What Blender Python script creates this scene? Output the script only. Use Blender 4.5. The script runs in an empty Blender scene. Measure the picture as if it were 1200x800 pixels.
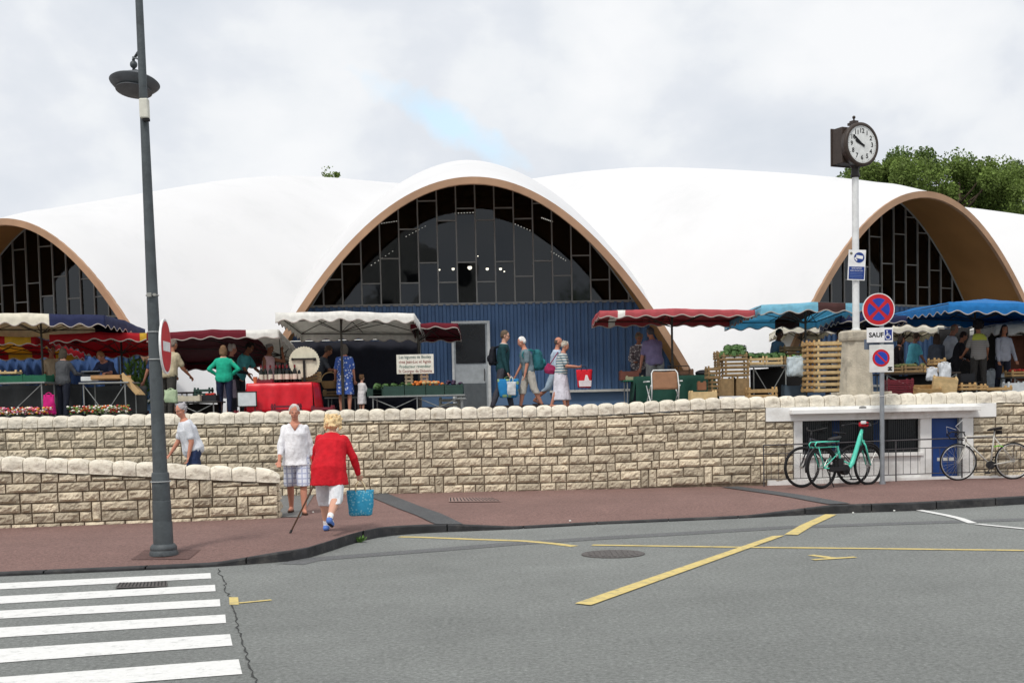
import bpy, bmesh, math, random
from mathutils import Vector, Matrix, noise
random.seed(7)
PI = math.pi
S = bpy.context.scene
COL = S.collection
rad = math.radians
# ------------------------------------------------------------------ camera model
FPX = 1450.0; PITCH = rad(3.4); ROLL = rad(1.25); EYE = 1.72; PPY = 561.0
_f = Vector((0, math.cos(PITCH), -math.sin(PITCH)))
_r0 = Vector((1, 0, 0)); _u0 = _r0.cross(_f)
_R = _r0 * math.cos(ROLL) - _u0 * math.sin(ROLL)
_U = _r0 * math.sin(ROLL) + _u0 * math.cos(ROLL)
EYEP = Vector((0, 0, EYE))
def ray(px, py):
    return _f + _R * ((px - 600) / FPX) + _U * ((PPY - py) / FPX)
def P(px, py, Y):
    d = ray(px, py); return EYEP + d * (Y / d.y)
def G(px, py, z=0.0):
    d = ray(px, py); return EYEP + d * ((z - EYE) / d.z)
def proj(p):
    v = Vector(p) - EYEP; w = v.dot(_f)
    return 600 + FPX * v.dot(_R) / w, PPY - FPX * v.dot(_U) / w
cam = bpy.data.cameras.new('camera'); camo = bpy.data.objects.new('camera', cam); COL.objects.link(camo)
camo.location = EYEP
M3 = Matrix((_R, _U, -_f)).transposed()
camo.rotation_euler = M3.to_euler()
cam.sensor_width = 36; cam.lens = 36 * FPX / 1200; cam.sensor_fit = 'HORIZONTAL'
cam.shift_y = (PPY - 400) / 1200
cam.clip_start = 0.1; cam.clip_end = 3000
S.camera = camo

# ------------------------------------------------------------------ materials
def _lin(c):
    return tuple((v / 12.92 if v <= 0.04045 else ((v + 0.055) / 1.055) ** 2.4) for v in c)
MATS = {}
def mat(name, col, rough=0.7, var=0.12, scale=6.0, bump=0.0, bscale=60.0, metal=0.0, spec=0.35, island=0.0, dark=None, dscale=2.0, trans=0.0, coat=0.0):
    """procedural principled: base colour col (linear), mottled by noise"""
    if name in MATS: return MATS[name]
    m = bpy.data.materials.new(name); m.use_nodes = True; MATS[name] = m
    nt = m.node_tree; N = nt.nodes; L = nt.links
    b = N['Principled BSDF']; out = N['Material Output']
    b.inputs['Roughness'].default_value = rough
    b.inputs['Metallic'].default_value = metal
    b.inputs['Specular IOR Level'].default_value = spec
    b.inputs['Coat Weight'].default_value = coat
    tc = N.new('ShaderNodeTexCoord')
    n = N.new('ShaderNodeTexNoise'); n.inputs['Scale'].default_value = scale; n.inputs['Detail'].default_value = 5
    L.new(tc.outputs['Object'], n.inputs['Vector'])
    rp = N.new('ShaderNodeMapRange'); rp.inputs['From Min'].default_value = 0.3; rp.inputs['From Max'].default_value = 0.7
    rp.inputs['To Min'].default_value = 1 - var; rp.inputs['To Max'].default_value = 1 + var
    L.new(n.outputs['Fac'], rp.inputs['Value'])
    mul = N.new('ShaderNodeVectorMath'); mul.operation = 'SCALE'
    mul.inputs[0].default_value = col[:3]
    L.new(rp.outputs['Result'], mul.inputs['Scale'])
    src = mul.outputs['Vector']
    if island:
        ge = N.new('ShaderNodeNewGeometry'); r2 = N.new('ShaderNodeMapRange')
        r2.inputs['To Min'].default_value = 1 - island; r2.inputs['To Max'].default_value = 1 + island * 0.6
        L.new(ge.outputs['Random Per Island'], r2.inputs['Value'])
        m2 = N.new('ShaderNodeVectorMath'); m2.operation = 'SCALE'
        L.new(src, m2.inputs[0]); L.new(r2.outputs['Result'], m2.inputs['Scale']); src = m2.outputs['Vector']
    if dark is not None:
        n3 = N.new('ShaderNodeTexNoise'); n3.inputs['Scale'].default_value = dscale; n3.inputs['Detail'].default_value = 8; n3.inputs['Roughness'].default_value = 0.7
        L.new(tc.outputs['Object'], n3.inputs['Vector'])
        r3 = N.new('ShaderNodeMapRange'); r3.inputs['From Min'].default_value = 0.52; r3.inputs['From Max'].default_value = 0.72
        L.new(n3.outputs['Fac'], r3.inputs['Value'])
        mx = N.new('ShaderNodeMix'); mx.data_type = 'RGBA'
        L.new(r3.outputs['Result'], mx.inputs[0]); L.new(src, mx.inputs[6]); mx.inputs[7].default_value = (*dark, 1); src = mx.outputs[2]
    L.new(src, b.inputs['Base Color'])
    if bump:
        nb = N.new('ShaderNodeTexNoise'); nb.inputs['Scale'].default_value = bscale; nb.inputs['Detail'].default_value = 6
        L.new(tc.outputs['Object'], nb.inputs['Vector'])
        bp = N.new('ShaderNodeBump'); bp.inputs['Strength'].default_value = bump; bp.inputs['Distance'].default_value = 0.02
        L.new(nb.outputs['Fac'], bp.inputs['Height']); L.new(bp.outputs['Normal'], b.inputs['Normal'])
    if trans:
        tr = N.new('ShaderNodeBsdfTranslucent'); L.new(src, tr.inputs['Color'])
        ms = N.new('ShaderNodeMixShader'); ms.inputs[0].default_value = trans
        L.new(b.outputs[0], ms.inputs[1]); L.new(tr.outputs[0], ms.inputs[2]); L.new(ms.outputs[0], out.inputs['Surface'])
    return m
def rgb(r, g, b, **k):
    """material from an sRGB colour"""
    key = 'c_%d_%d_%d' % (r, g, b) + ''.join('_%s%s' % kv for kv in sorted(k.items()))
    if key in MATS: return MATS[key]
    kk = dict(rough=0.8, var=0.12, scale=9.0, bump=0.15, bscale=40)
    kk.update(k)
    return mat(key, _lin((r / 255, g / 255, b / 255)), **kk)

# ------------------------------------------------------------------ mesh builder
class MB:
    def __init__(s): s.v = []; s.f = []; s.m = []
    def add(s, vs, fs, mi=0):
        o = len(s.v); s.v += [tuple(x) for x in vs]
        for f in fs: s.f.append(tuple(i + o for i in f)); s.m.append(mi)
    def box(s, c, d, rot=None, mi=0):
        vs = []
        for x in (-.5, .5):
            for y in (-.5, .5):
                for z in (-.5, .5):
                    p = Vector((x * d[0], y * d[1], z * d[2]))
                    if rot is not None: p = rot @ p
                    vs.append(p + Vector(c))
        s.add(vs, [(0, 1, 3, 2), (4, 6, 7, 5), (0, 4, 5, 1), (2, 3, 7, 6), (0, 2, 6, 4), (1, 5, 7, 3)], mi)
    def bb(s, x0, x1, y0, y1, z0, z1, mi=0):
        s.box(((x0 + x1) / 2, (y0 + y1) / 2, (z0 + z1) / 2), (x1 - x0, y1 - y0, z1 - z0), None, mi)
    def beam(s, a, b, w, h, mi=0):
        a = Vector(a); b = Vector(b); d = b - a
        q = d.to_track_quat('X', 'Z').to_matrix()
        s.box((a + b) / 2, (d.length, w, h), q, mi)
    def tube(s, pts, r, seg=8, mi=0, caps=True):
        pts = [Vector(p) for p in pts]; n = len(pts)
        rs = r if isinstance(r, (list, tuple)) else [r] * n
        vs = []; fs = []
        t0 = (pts[1] - pts[0]).normalized(); up = Vector((0, 0, 1)) if abs(t0.z) < .9 else Vector((1, 0, 0))
        a = t0.cross(up).normalized()
        for i in range(n):
            if i == 0: t = pts[1] - pts[0]
            elif i == n - 1: t = pts[-1] - pts[-2]
            else: t = (pts[i + 1] - pts[i]).normalized() + (pts[i] - pts[i - 1]).normalized()
            t = t.normalized() if t.length > 1e-9 else t0
            a = (a - t * a.dot(t)).normalized(); b = t.cross(a)
            for k in range(seg):
                w = 2 * PI * k / seg
                vs.append(pts[i] + (a * math.cos(w) + b * math.sin(w)) * rs[i])
        for i in range(n - 1):
            for k in range(seg):
                k2 = (k + 1) % seg
                fs.append((i * seg + k, i * seg + k2, (i + 1) * seg + k2, (i + 1) * seg + k))
        if caps:
            fs.append(tuple(range(seg))[::-1]); fs.append(tuple((n - 1) * seg + k for k in range(seg)))
        s.add(vs, fs, mi)
    def lathe(s, prof, c=(0, 0, 0), seg=24, mi=0, M=None):
        """prof (r,z); axis z, or transformed by M"""
        vs = []; fs = []; n = len(prof)
        for r, z in prof:
            for k in range(seg):
                w = 2 * PI * k / seg
                p = Vector((r * math.cos(w), r * math.sin(w), z))
                if M is not None: p = M @ p
                vs.append(p + Vector(c))
        for i in range(n - 1):
            for k in range(seg):
                k2 = (k + 1) % seg
                fs.append((i * seg + k, i * seg + k2, (i + 1) * seg + k2, (i + 1) * seg + k))
        fs.append(tuple(range(seg))[::-1]); fs.append(tuple((n - 1) * seg + k for k in range(seg)))
        s.add(vs, fs, mi)
    def ball(s, c, r, seg=12, rings=8, mi=0, M=None):
        if not isinstance(r, (tuple, list)): r = (r, r, r)
        vs = [Vector((0, 0, r[2]))]; fs = []
        for i in range(1, rings):
            th = PI * i / rings
            for k in range(seg):
                w = 2 * PI * k / seg
                vs.append(Vector((r[0] * math.sin(th) * math.cos(w), r[1] * math.sin(th) * math.sin(w), r[2] * math.cos(th))))
        vs.append(Vector((0, 0, -r[2])))
        for k in range(seg):
            k2 = (k + 1) % seg
            fs.append((0, 1 + k, 1 + k2))
            for i in range(rings - 2):
                a = 1 + i * seg
                fs.append((a + k, a + seg + k, a + seg + k2, a + k2))
            fs.append((len(vs) - 1, 1 + (rings - 2) * seg + k2, 1 + (rings - 2) * seg + k))
        if M is not None: vs = [M @ v for v in vs]
        s.add([v + Vector(c) for v in vs], fs, mi)
    def cap(s, a, b, ra, rb, seg=12, mi=0):
        """tapered capsule, closed"""
        a = Vector(a); b = Vector(b); d = b - a; L = max(d.length, 1e-5); t = d / L
        pts = []; rs = []
        for k in range(0, 4):
            w = (k + .35) / 4.35 * PI / 2
            pts.append(a - t * ra * math.cos(w)); rs.append(ra * math.sin(w))
        pts.append(a); rs.append(ra); pts.append(b); rs.append(rb)
        for k in range(3, -1, -1):
            w = (k + .35) / 4.35 * PI / 2
            pts.append(b + t * rb * math.cos(w)); rs.append(rb * math.sin(w))
        s.tube(pts, rs, seg, mi)
    def loft(s, rings, seg=16, mi=0):
        """rings: (centre, ax vector, ay vector)"""
        vs = []; fs = []; n = len(rings)
        for c, ax, ay in rings:
            for k in range(seg):
                w = 2 * PI * k / seg
                vs.append(Vector(c) + Vector(ax) * math.cos(w) + Vector(ay) * math.sin(w))
        for i in range(n - 1):
            for k in range(seg):
                k2 = (k + 1) % seg
                fs.append((i * seg + k, i * seg + k2, (i + 1) * seg + k2, (i + 1) * seg + k))
        fs.append(tuple(range(seg))[::-1]); fs.append(tuple((n - 1) * seg + k for k in range(seg)))
        s.add(vs, fs, mi)
    def quad(s, a, b, c, d, mi=0): s.add([a, b, c, d], [(0, 1, 2, 3)], mi)
    def mesh(s, name, mats):
        me = bpy.data.meshes.new(name); me.from_pydata(s.v, [], s.f)
        if not isinstance(mats, (list, tuple)): mats = [mats]
        for m in mats: me.materials.append(m)
        if len(mats) > 1:
            me.polygons.foreach_set('material_index', s.m)
        me.update()
        return me
    def fixn(s, me):
        bm = bmesh.new(); bm.from_mesh(me); bmesh.ops.recalc_face_normals(bm, faces=bm.faces); bm.to_mesh(me); bm.free()
    def build(s, name, mats, parent=None, smooth=False, loc=None, rz=0.0, fix=True, M=None, bevel=0.0):
        me = s.mesh(name, mats)
        if fix: s.fixn(me)
        if smooth:
            me.polygons.foreach_set('use_smooth', [True] * len(me.polygons))
            if smooth == 'auto':
                try: me.set_sharp_from_angle(angle=rad(38))
                except Exception: pass
        o = bpy.data.objects.new(name, me); COL.objects.link(o)
        if parent is not None: o.parent = parent
        if M is not None: o.matrix_local = M
        elif loc is not None or rz:
            o.location = loc or (0, 0, 0); o.rotation_euler = (0, 0, rz)
        if bevel:
            md = o.modifiers.new('bevel', 'BEVEL'); md.width = bevel; md.segments = 2; md.limit_method = 'ANGLE'
        return o
def tag(o, label=None, cat=None, group=None, kind=None):
    if label: o['label'] = label
    if cat: o['category'] = cat
    if group: o['group'] = group
    if kind: o['kind'] = kind
    return o
def thing(name, label, cat, loc=(0, 0, 0), rz=0.0, group=None):
    o = bpy.data.objects.new(name, None); COL.objects.link(o); o.empty_display_size = .2
    o.location = loc; o.rotation_euler = (0, 0, rz)
    return tag(o, label, cat, group)
def copy_tree(o, parent=None):
    c = o.copy(); COL.objects.link(c)
    if parent is not None: c.parent = parent
    for ch in o.children: copy_tree(ch, c)
    return c
def struct(o): o['kind'] = 'structure'; return o
def ss(a, b, x):
    t = min(1, max(0, (x - a) / (b - a))); return t * t * (3 - 2 * t)
def lerp(a, b, t): return a + (b - a) * t
def interp(tab, x):
    if x <= tab[0][0]: return tab[0][1]
    for (a, va), (b, vb) in zip(tab, tab[1:]):
        if x <= b: return va + (vb - va) * (x - a) / (b - a)
    return tab[-1][1]
def remesh(mb, voxel, name, mats, parent=None, noise_amp=0.0, noise_scale=8.0, smooth_it=2, loc=None):
    me = mb.mesh('tmp', mats)
    o = bpy.data.objects.new('tmp', me); COL.objects.link(o)
    md = o.modifiers.new('r', 'REMESH'); md.mode = 'VOXEL'; md.voxel_size = voxel; md.use_smooth_shade = True
    sm = o.modifiers.new('s', 'SMOOTH'); sm.iterations = smooth_it; sm.factor = .5
    dg = bpy.context.evaluated_depsgraph_get(); dg.update()
    ev = o.evaluated_get(dg)
    nm = bpy.data.meshes.new_from_object(ev, depsgraph=dg)
    bpy.data.objects.remove(o); bpy.data.meshes.remove(me)
    nm.name = name
    if not nm.materials:
        for m in (mats if isinstance(mats, (list, tuple)) else [mats]): nm.materials.append(m)
    if noise_amp:
        nrm = [v.normal.copy() for v in nm.vertices]
        off = Vector((random.random() * 50, random.random() * 50, 0))
        for v, n in zip(nm.vertices, nrm):
            q = Vector((v.co.x, v.co.y, v.co.z * .45)) * noise_scale + off
            v.co += n * (noise.noise(q) + .5 * noise.noise(q * 2.3)) * noise_amp
    nm.polygons.foreach_set('use_smooth', [True] * len(nm.polygons)); nm.update()
    r = bpy.data.objects.new(name, nm); COL.objects.link(r)
    if parent is not None: r.parent = parent
    if loc: r.location = loc
    return r
_tcache = {}
def text(s, size, name='lettering', m=None, parent=None, M=None, depth=.002, ax='CENTER', sx=1.0, bold=0.0):
    cu = bpy.data.curves.new('t', 'FONT'); cu.body = s; cu.size = size; cu.align_x = ax; cu.align_y = 'CENTER'; cu.extrude = depth; cu.resolution_u = 3; cu.offset = bold
    o = bpy.data.objects.new('t', cu); COL.objects.link(o)
    dg = bpy.context.evaluated_depsgraph_get(); dg.update()
    me = bpy.data.meshes.new_from_object(o.evaluated_get(dg), depsgraph=dg)
    bpy.data.objects.remove(o)
    for v in me.vertices: v.co.x *= sx
    me.materials.clear(); me.materials.append(m)
    r = bpy.data.objects.new(name, me); COL.objects.link(r)
    if parent is not None: r.parent = parent
    if M is not None: r.matrix_local = M
    return r
# frame for something facing -Y : local x -> x, local y -> z, local z -> -y
FACE = Matrix(((1, 0, 0, 0), (0, 0, -1, 0), (0, 1, 0, 0), (0, 0, 0, 1)))
def face_at(x, y, z): return Matrix.Translation((x, y, z)) @ FACE
# ------------------------------------------------------------------ world
SUN_EL = rad(58); SUN_AZ = rad(-150)     # sun behind the camera, a little left
W = bpy.data.worlds.new('World'); S.world = W; W.use_nodes = True
nt = W.node_tree; N = nt.nodes; L = nt.links
bg = N['Background']; bg.inputs['Strength'].default_value = 0.1
sky = N.new('ShaderNodeTexSky'); sky.sky_type = 'NISHITA'; sky.sun_disc = False
sky.sun_elevation = SUN_EL; sky.sun_rotation = rad(160); sky.air_density = 1.0; sky.dust_density = 2.0
tc = N.new('ShaderNodeTexCoord')
mp = N.new('ShaderNodeMapping'); mp.inputs['Scale'].default_value = (1, 1, 1.5)
L.new(tc.outputs['Generated'], mp.inputs['Vector'])
n1 = N.new('ShaderNodeTexNoise'); n1.inputs['Scale'].default_value = 5.2; n1.inputs['Detail'].default_value = 9; n1.inputs['Roughness'].default_value = .50
n1.inputs['Distortion'].default_value = .12
L.new(mp.outputs['Vector'], n1.inputs['Vector'])
cr = N.new('ShaderNodeValToRGB')
for k_, (p_, c_) in enumerate(((.34, (5.3, 5.65, 6.15)), (.45, (5.95, 6.2, 6.6)), (.50, (6.5, 6.7, 6.95)), (.60, (7.05, 7.15, 7.3)))):
    e_ = cr.color_ramp.elements[k_] if k_ < 2 else cr.color_ramp.elements.new(p_)
    e_.position = p_; e_.color = (*c_, 1)
L.new(n1.outputs['Fac'], cr.inputs['Fac'])
# thin spot in the cloud where blue shows
bd = ray(528, 146).normalized(); d1_ = (ray(606, 188) - ray(450, 104)).normalized(); d2_ = d1_.cross(bd).normalized()
nv = N.new('ShaderNodeVectorMath'); nv.operation = 'NORMALIZE'; L.new(tc.outputs['Generated'], nv.inputs[0])
df = N.new('ShaderNodeVectorMath'); df.operation = 'SUBTRACT'; L.new(nv.outputs['Vector'], df.inputs[0]); df.inputs[1].default_value = bd
cb = N.new('ShaderNodeCombineXYZ')
for k_, (dd_, sc_) in enumerate(((d1_, 1 / .060), (d2_, 1 / .013))):
    dp = N.new('ShaderNodeVectorMath'); dp.operation = 'DOT_PRODUCT'; L.new(df.outputs['Vector'], dp.inputs[0]); dp.inputs[1].default_value = dd_ * sc_
    L.new(dp.outputs['Value'], cb.inputs[k_])
nw = N.new('ShaderNodeTexNoise'); nw.inputs['Scale'].default_value = 34; nw.inputs['Detail'].default_value = 7; L.new(nv.outputs['Vector'], nw.inputs['Vector'])
ns_ = N.new('ShaderNodeVectorMath'); ns_.operation = 'MULTIPLY_ADD'; L.new(nw.outputs['Color'], ns_.inputs[0]); ns_.inputs[1].default_value = (1.6, 3.2, 0); ns_.inputs[2].default_value = (-.8, -1.6, 0)
ad_ = N.new('ShaderNodeVectorMath'); ad_.operation = 'ADD'; L.new(cb.outputs[0], ad_.inputs[0]); L.new(ns_.outputs['Vector'], ad_.inputs[1])
ln_ = N.new('ShaderNodeVectorMath'); ln_.operation = 'LENGTH'; L.new(ad_.outputs['Vector'], ln_.inputs[0])
bk_ = N.new('ShaderNodeMath'); bk_.operation = 'GREATER_THAN'; bk_.inputs[1].default_value = 0
dpf = N.new('ShaderNodeVectorMath'); dpf.operation = 'DOT_PRODUCT'; L.new(nv.outputs['Vector'], dpf.inputs[0]); dpf.inputs[1].default_value = bd; L.new(dpf.outputs['Value'], bk_.inputs[0])
m0 = N.new('ShaderNodeMapRange'); m0.inputs['From Min'].default_value = .25; m0.inputs['From Max'].default_value = 1.25; m0.inputs['To Min'].default_value = .8; m0.inputs['To Max'].default_value = 0; L.new(ln_.outputs['Value'], m0.inputs['Value'])
mr = N.new('ShaderNodeMath'); mr.operation = 'MULTIPLY'; L.new(m0.outputs['Result'], mr.inputs[0]); L.new(bk_.outputs[0], mr.inputs[1])
mx = N.new('ShaderNodeMix'); mx.data_type = 'RGBA'
L.new(mr.outputs[0], mx.inputs[0]); L.new(cr.outputs['Color'], mx.inputs[6])
skm = N.new('ShaderNodeVectorMath'); skm.operation = 'MULTIPLY_ADD'; skm.inputs[1].default_value = (.5, .5, .5); skm.inputs[2].default_value = (3.9, 5.2, 6.0)
L.new(sky.outputs['Color'], skm.inputs[0]); L.new(skm.outputs['Vector'], mx.inputs[7])
L.new(mx.outputs[2], bg.inputs['Color'])
sd = bpy.data.lights.new('sun', 'SUN'); sd.energy = 1.5; sd.angle = rad(9); sd.color = (1, .95, .88)
so = bpy.data.objects.new('sun', sd); COL.objects.link(so)
az = rad(200)   # direction the light comes from: behind camera and left
sv = Vector((-.35, -.75, 0)).normalized() * math.cos(SUN_EL) + Vector((0, 0, math.sin(SUN_EL)))
so.rotation_euler = sv.to_track_quat('Z', 'Y').to_euler()
sky.sun_rotation = math.atan2(sv.x, sv.y)
S.view_settings.view_transform = 'Standard'; S.view_settings.look = 'None'; S.view_settings.gamma = 1.0
S.view_settings.use_curve_mapping = False; S.view_settings.exposure = 0.42
S.cycles.max_bounces = 6; S.cycles.transparent_max_bounces = 12; S.cycles.glossy_bounces = 3

# ------------------------------------------------------------------ ground materials
def asphalt(name, base, var=.10):
    m = bpy.data.materials.new(name); m.use_nodes = True; nt = m.node_tree; N = nt.nodes; L = nt.links
    b = N['Principled BSDF']; b.inputs['Roughness'].default_value = .85; b.inputs['Specular IOR Level'].default_value = .3
    g = N.new('ShaderNodeNewGeometry')
    def nz(scale, det, rough=.6, vec=None):
        n = N.new('ShaderNodeTexNoise'); n.inputs['Scale'].default_value = scale; n.inputs['Detail'].default_value = det; n.inputs['Roughness'].default_value = rough
        L.new(vec or g.outputs['Position'], n.inputs['Vector']); return n.outputs['Fac']
    def rng(src, a, b_, c, d):
        r = N.new('ShaderNodeMapRange'); r.inputs['From Min'].default_value = a; r.inputs['From Max'].default_value = b_
        r.inputs['To Min'].default_value = c; r.inputs['To Max'].default_value = d; L.new(src, r.inputs['Value']); return r.outputs['Result']
    st = N.new('ShaderNodeMapping'); st.inputs['Scale'].default_value = (1.1, .6, 1); st.inputs['Rotation'].default_value = (0, 0, rad(6))
    L.new(g.outputs['Position'], st.inputs['Vector'])
    fac = None
    for s_ in (rng(nz(26, 5, .9), .40, .60, 1 - var * 2.2, 1 + var * 2.4), rng(nz(.6, 6), .3, .7, 1 - var * .5, 1 + var * .5),
               rng(nz(1.2, 10, .75, st.outputs['Vector']), .35, .65, 1 - var * .45, 1 + var * .45), rng(nz(9, 6, .8), .6, .8, 1, 1 - var * 1.6), rng(nz(15, 12, .95), .3, .7, 1 - var * 1.3, 1 + var * 1.3), rng(nz(.22, 5, .6), .35, .65, 1 - var * .6, 1 + var * .6)):
        if fac is None: fac = s_
        else:
            mm = N.new('ShaderNodeMath'); mm.operation = 'MULTIPLY'; L.new(fac, mm.inputs[0]); L.new(s_, mm.inputs[1]); fac = mm.outputs[0]
    sc = N.new('ShaderNodeVectorMath'); sc.operation = 'SCALE'
    # curved tyre scuffs: distorted rings round a turning point
    wv_ = N.new('ShaderNodeTexWave'); wv_.wave_type = 'RINGS'; wv_.rings_direction = 'Z'; wv_.inputs['Scale'].default_value = .42; wv_.inputs['Distortion'].default_value = 5; wv_.inputs['Detail'].default_value = 5; wv_.inputs['Detail Scale'].default_value = 1.6; wv_.inputs['Detail Roughness'].default_value = .65
    mo = N.new('ShaderNodeMapping'); mo.inputs['Location'].default_value = (3.5, -21.5, 0); L.new(g.outputs['Position'], mo.inputs['Vector']); L.new(mo.outputs['Vector'], wv_.inputs['Vector'])
    mm = N.new('ShaderNodeMath'); mm.operation = 'MULTIPLY'; L.new(fac, mm.inputs[0]); L.new(rng(wv_.outputs['Fac'], .1, .9, 1 - var * .10, 1 + var * .12), mm.inputs[1]); fac = mm.outputs[0]
    sc.inputs[0].default_value = base; L.new(fac, sc.inputs['Scale'])
    # pale wear spots and specks of aggregate
    v = N.new('ShaderNodeTexVoronoi'); v.inputs['Scale'].default_value = 14; L.new(g.outputs['Position'], v.inputs['Vector'])
    sp = rng(v.outputs['Distance'], .05, .16, .6, 0)
    mix = N.new('ShaderNodeMix'); mix.data_type = 'RGBA'; L.new(sp, mix.inputs[0]); L.new(sc.outputs['Vector'], mix.inputs[6])
    mix.inputs[7].default_value = (base[0] * 1.9, base[1] * 1.9, base[2] * 1.85, 1)
    L.new(mix.outputs[2], b.inputs['Base Color'])
    bp = N.new('ShaderNodeBump'); bp.inputs['Strength'].default_value = .9; bp.inputs['Distance'].default_value = .02
    L.new(nz(70, 5, .8), bp.inputs['Height']); L.new(bp.outputs['Normal'], b.inputs['Normal'])
    return m
M_road = asphalt('asphalt', (.235, .246, .235), .13)
M_road2 = asphalt('asphalt_gutter', (.19, .196, .19), .08)
M_band = asphalt('asphalt_band', (.165, .17, .172), .12)
M_pave = asphalt('red_asphalt', (.235, .143, .125), .12)
M_grey = asphalt('grey_paving', (.20, .20, .195), .10)
M_strip = asphalt('slate_strip', (.105, .108, .112), .12)
M_kerb = mat('kerb_stone', (.032, .032, .034), .75, .35, 5, .4, 40, dark=(.085, .08, .075), dscale=3)
def paint(name, col, road=(.17, .18, .17), lo=.66, hi=.8):
    m = mat(name, col, .7, .06, 20, .25, 60); nt = m.node_tree; N = nt.nodes; L = nt.links; b = N['Principled BSDF']
    src = b.inputs['Base Color'].links[0].from_socket
    g = N.new('ShaderNodeNewGeometry'); n = N.new('ShaderNodeTexNoise'); n.inputs['Scale'].default_value = 7; n.inputs['Detail'].default_value = 10; n.inputs['Roughness'].default_value = .75
    L.new(g.outputs['Position'], n.inputs['Vector'])
    r = N.new('ShaderNodeMapRange'); r.inputs['From Min'].default_value = lo - .08; r.inputs['From Max'].default_value = hi - .08; r.inputs['To Max'].default_value = .85
    L.new(n.outputs['Fac'], r.inputs['Value'])
    mx = N.new('ShaderNodeMix'); mx.data_type = 'RGBA'; L.new(r.outputs['Result'], mx.inputs[0]); L.new(src, mx.inputs[6]); mx.inputs[7].default_value = (*road, 1)
    L.new(mx.outputs[2], b.inputs['Base Color']); return m
M_white = paint('road_paint_white', (.74, .74, .72), lo=.62, hi=.84)
M_yellow = paint('road_paint_yellow', (.66, .52, .19), lo=.56, hi=.80)

# ------------------------------------------------------------------ ground shapes
kp = [G(*p) for p in ((-60, 679), (0, 675), (130, 669.5), (250, 664), (300, 660.5), (356, 656), (374, 650), (396, 642), (420, 634.5), (447, 628.5), (480, 625.5), (513, 623.5),
                      (601, 620), (700, 614.5), (860, 607.6), (922, 604.3), (979, 601.5), (1078, 598), (1200, 590.6), (1260, 587.5))]
ktab = [(p.x, p.y) for p in kp]
s0 = (ktab[2][1] - ktab[0][1]) / (ktab[2][0] - ktab[0][0]); s1 = (ktab[-1][1] - ktab[-4][1]) / (ktab[-1][0] - ktab[-4][0])
ktab = [(-60, ktab[0][1] + s0 * (-60 - ktab[0][0]) * .3)] + ktab + [(60, ktab[-1][1] + s1 * .2 * (60 - ktab[-1][0]))]
def yk(x):
    return (interp(ktab, x - .12) + interp(ktab, x) * 2 + interp(ktab, x + .12)) / 4
def X(px, py, z=0): return G(px, py, z).x
kh = [(-60, .03), (X(250, 664), .035), (X(330, 658), .11), (X(420, 634), .125), (X(527, 623), .10), (X(601, 620), .03), (X(880, 606), .03), (X(975, 602), .12), (60, .12)]
def hk(x): return interp(kh, x)
WY = 23.0            # face of the retaining wall
def zin(x): return .13 + .05 * ss(4.5, 8.5, x)
def pz(x, y):
    d = y - yk(x) - .13
    return lerp(hk(x), zin(x), ss(0, 1.6, d))
xs = [-60, -30, -20, -14] + [-12 + .15 * i for i in range(170)] + [16, 20, 30, 60]
mb = MB(); nr = 26
for x in xs:
    a = yk(x) + .13
    for j in range(nr + 1):
        y = lerp(a, 23.3, (j / nr) ** 1.3); mb.v.append((x, y, pz(x, y)))
for i in range(len(xs) - 1):
    for j in range(nr):
        a = i * (nr + 1) + j; mb.f.append((a, a + nr + 1, a + nr + 2, a + 1)); mb.m.append(0)
struct(mb.build('pavement', M_pave, smooth=True))
mb = MB()
for i in range(len(xs) - 1):
    x0, x1 = xs[i], xs[i + 1]
    if x1 - x0 < .3: x1 -= (.016 if i % 7 == 0 else 0)
    sec = lambda x: [(x, yk(x), -.05), (x, yk(x), hk(x) - .012), (x, yk(x) + .015, hk(x) + .003), (x, yk(x) + .135, hk(x) + .003), (x, yk(x) + .135, -.05)]
    a = sec(x0); b = sec(x1)
    mb.add(a + b, [(k, k + 5, k + 6, k + 1) for k in range(4)])
struct(mb.build('kerb', M_kerb, smooth='auto'))
def sheet(name, pts, m, dz=.004, zf=None, n=1):
    mb = MB(); ps = [G(*p) if len(p) == 2 else Vector(p) for p in pts]
    if n == 1 and zf is None:
        mb.add([(p.x, p.y, dz) for p in ps], [tuple(range(len(ps)))])
    else:
        a, b, c, d = ps
        for i in range(n + 1):
            for j in range(n + 1):
                p = a.lerp(b, i / n).lerp(d.lerp(c, i / n), j / n); mb.v.append((p.x, p.y, (zf(p.x, p.y) if zf else 0) + dz))
        for i in range(n):
            for j in range(n):
                q = i * (n + 1) + j; mb.f.append((q, q + n + 1, q + n + 2, q + 1)); mb.m.append(0)
    o = mb.build(name, m, fix=False)
    for p in o.data.polygons:
        pass
    bm = bmesh.new(); bm.from_mesh(o.data)
    for f in bm.faces:
        if f.normal.z < 0: f.normal_flip()
    bm.to_mesh(o.data); bm.free()
    return struct(o)
mb = MB(); mb.add([(-300, -300, 0), (300, -300, 0), (300, 23.3, 0), (-300, 23.3, 0)], [(0, 1, 2, 3)])
struct(mb.build('road', M_road))
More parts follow.
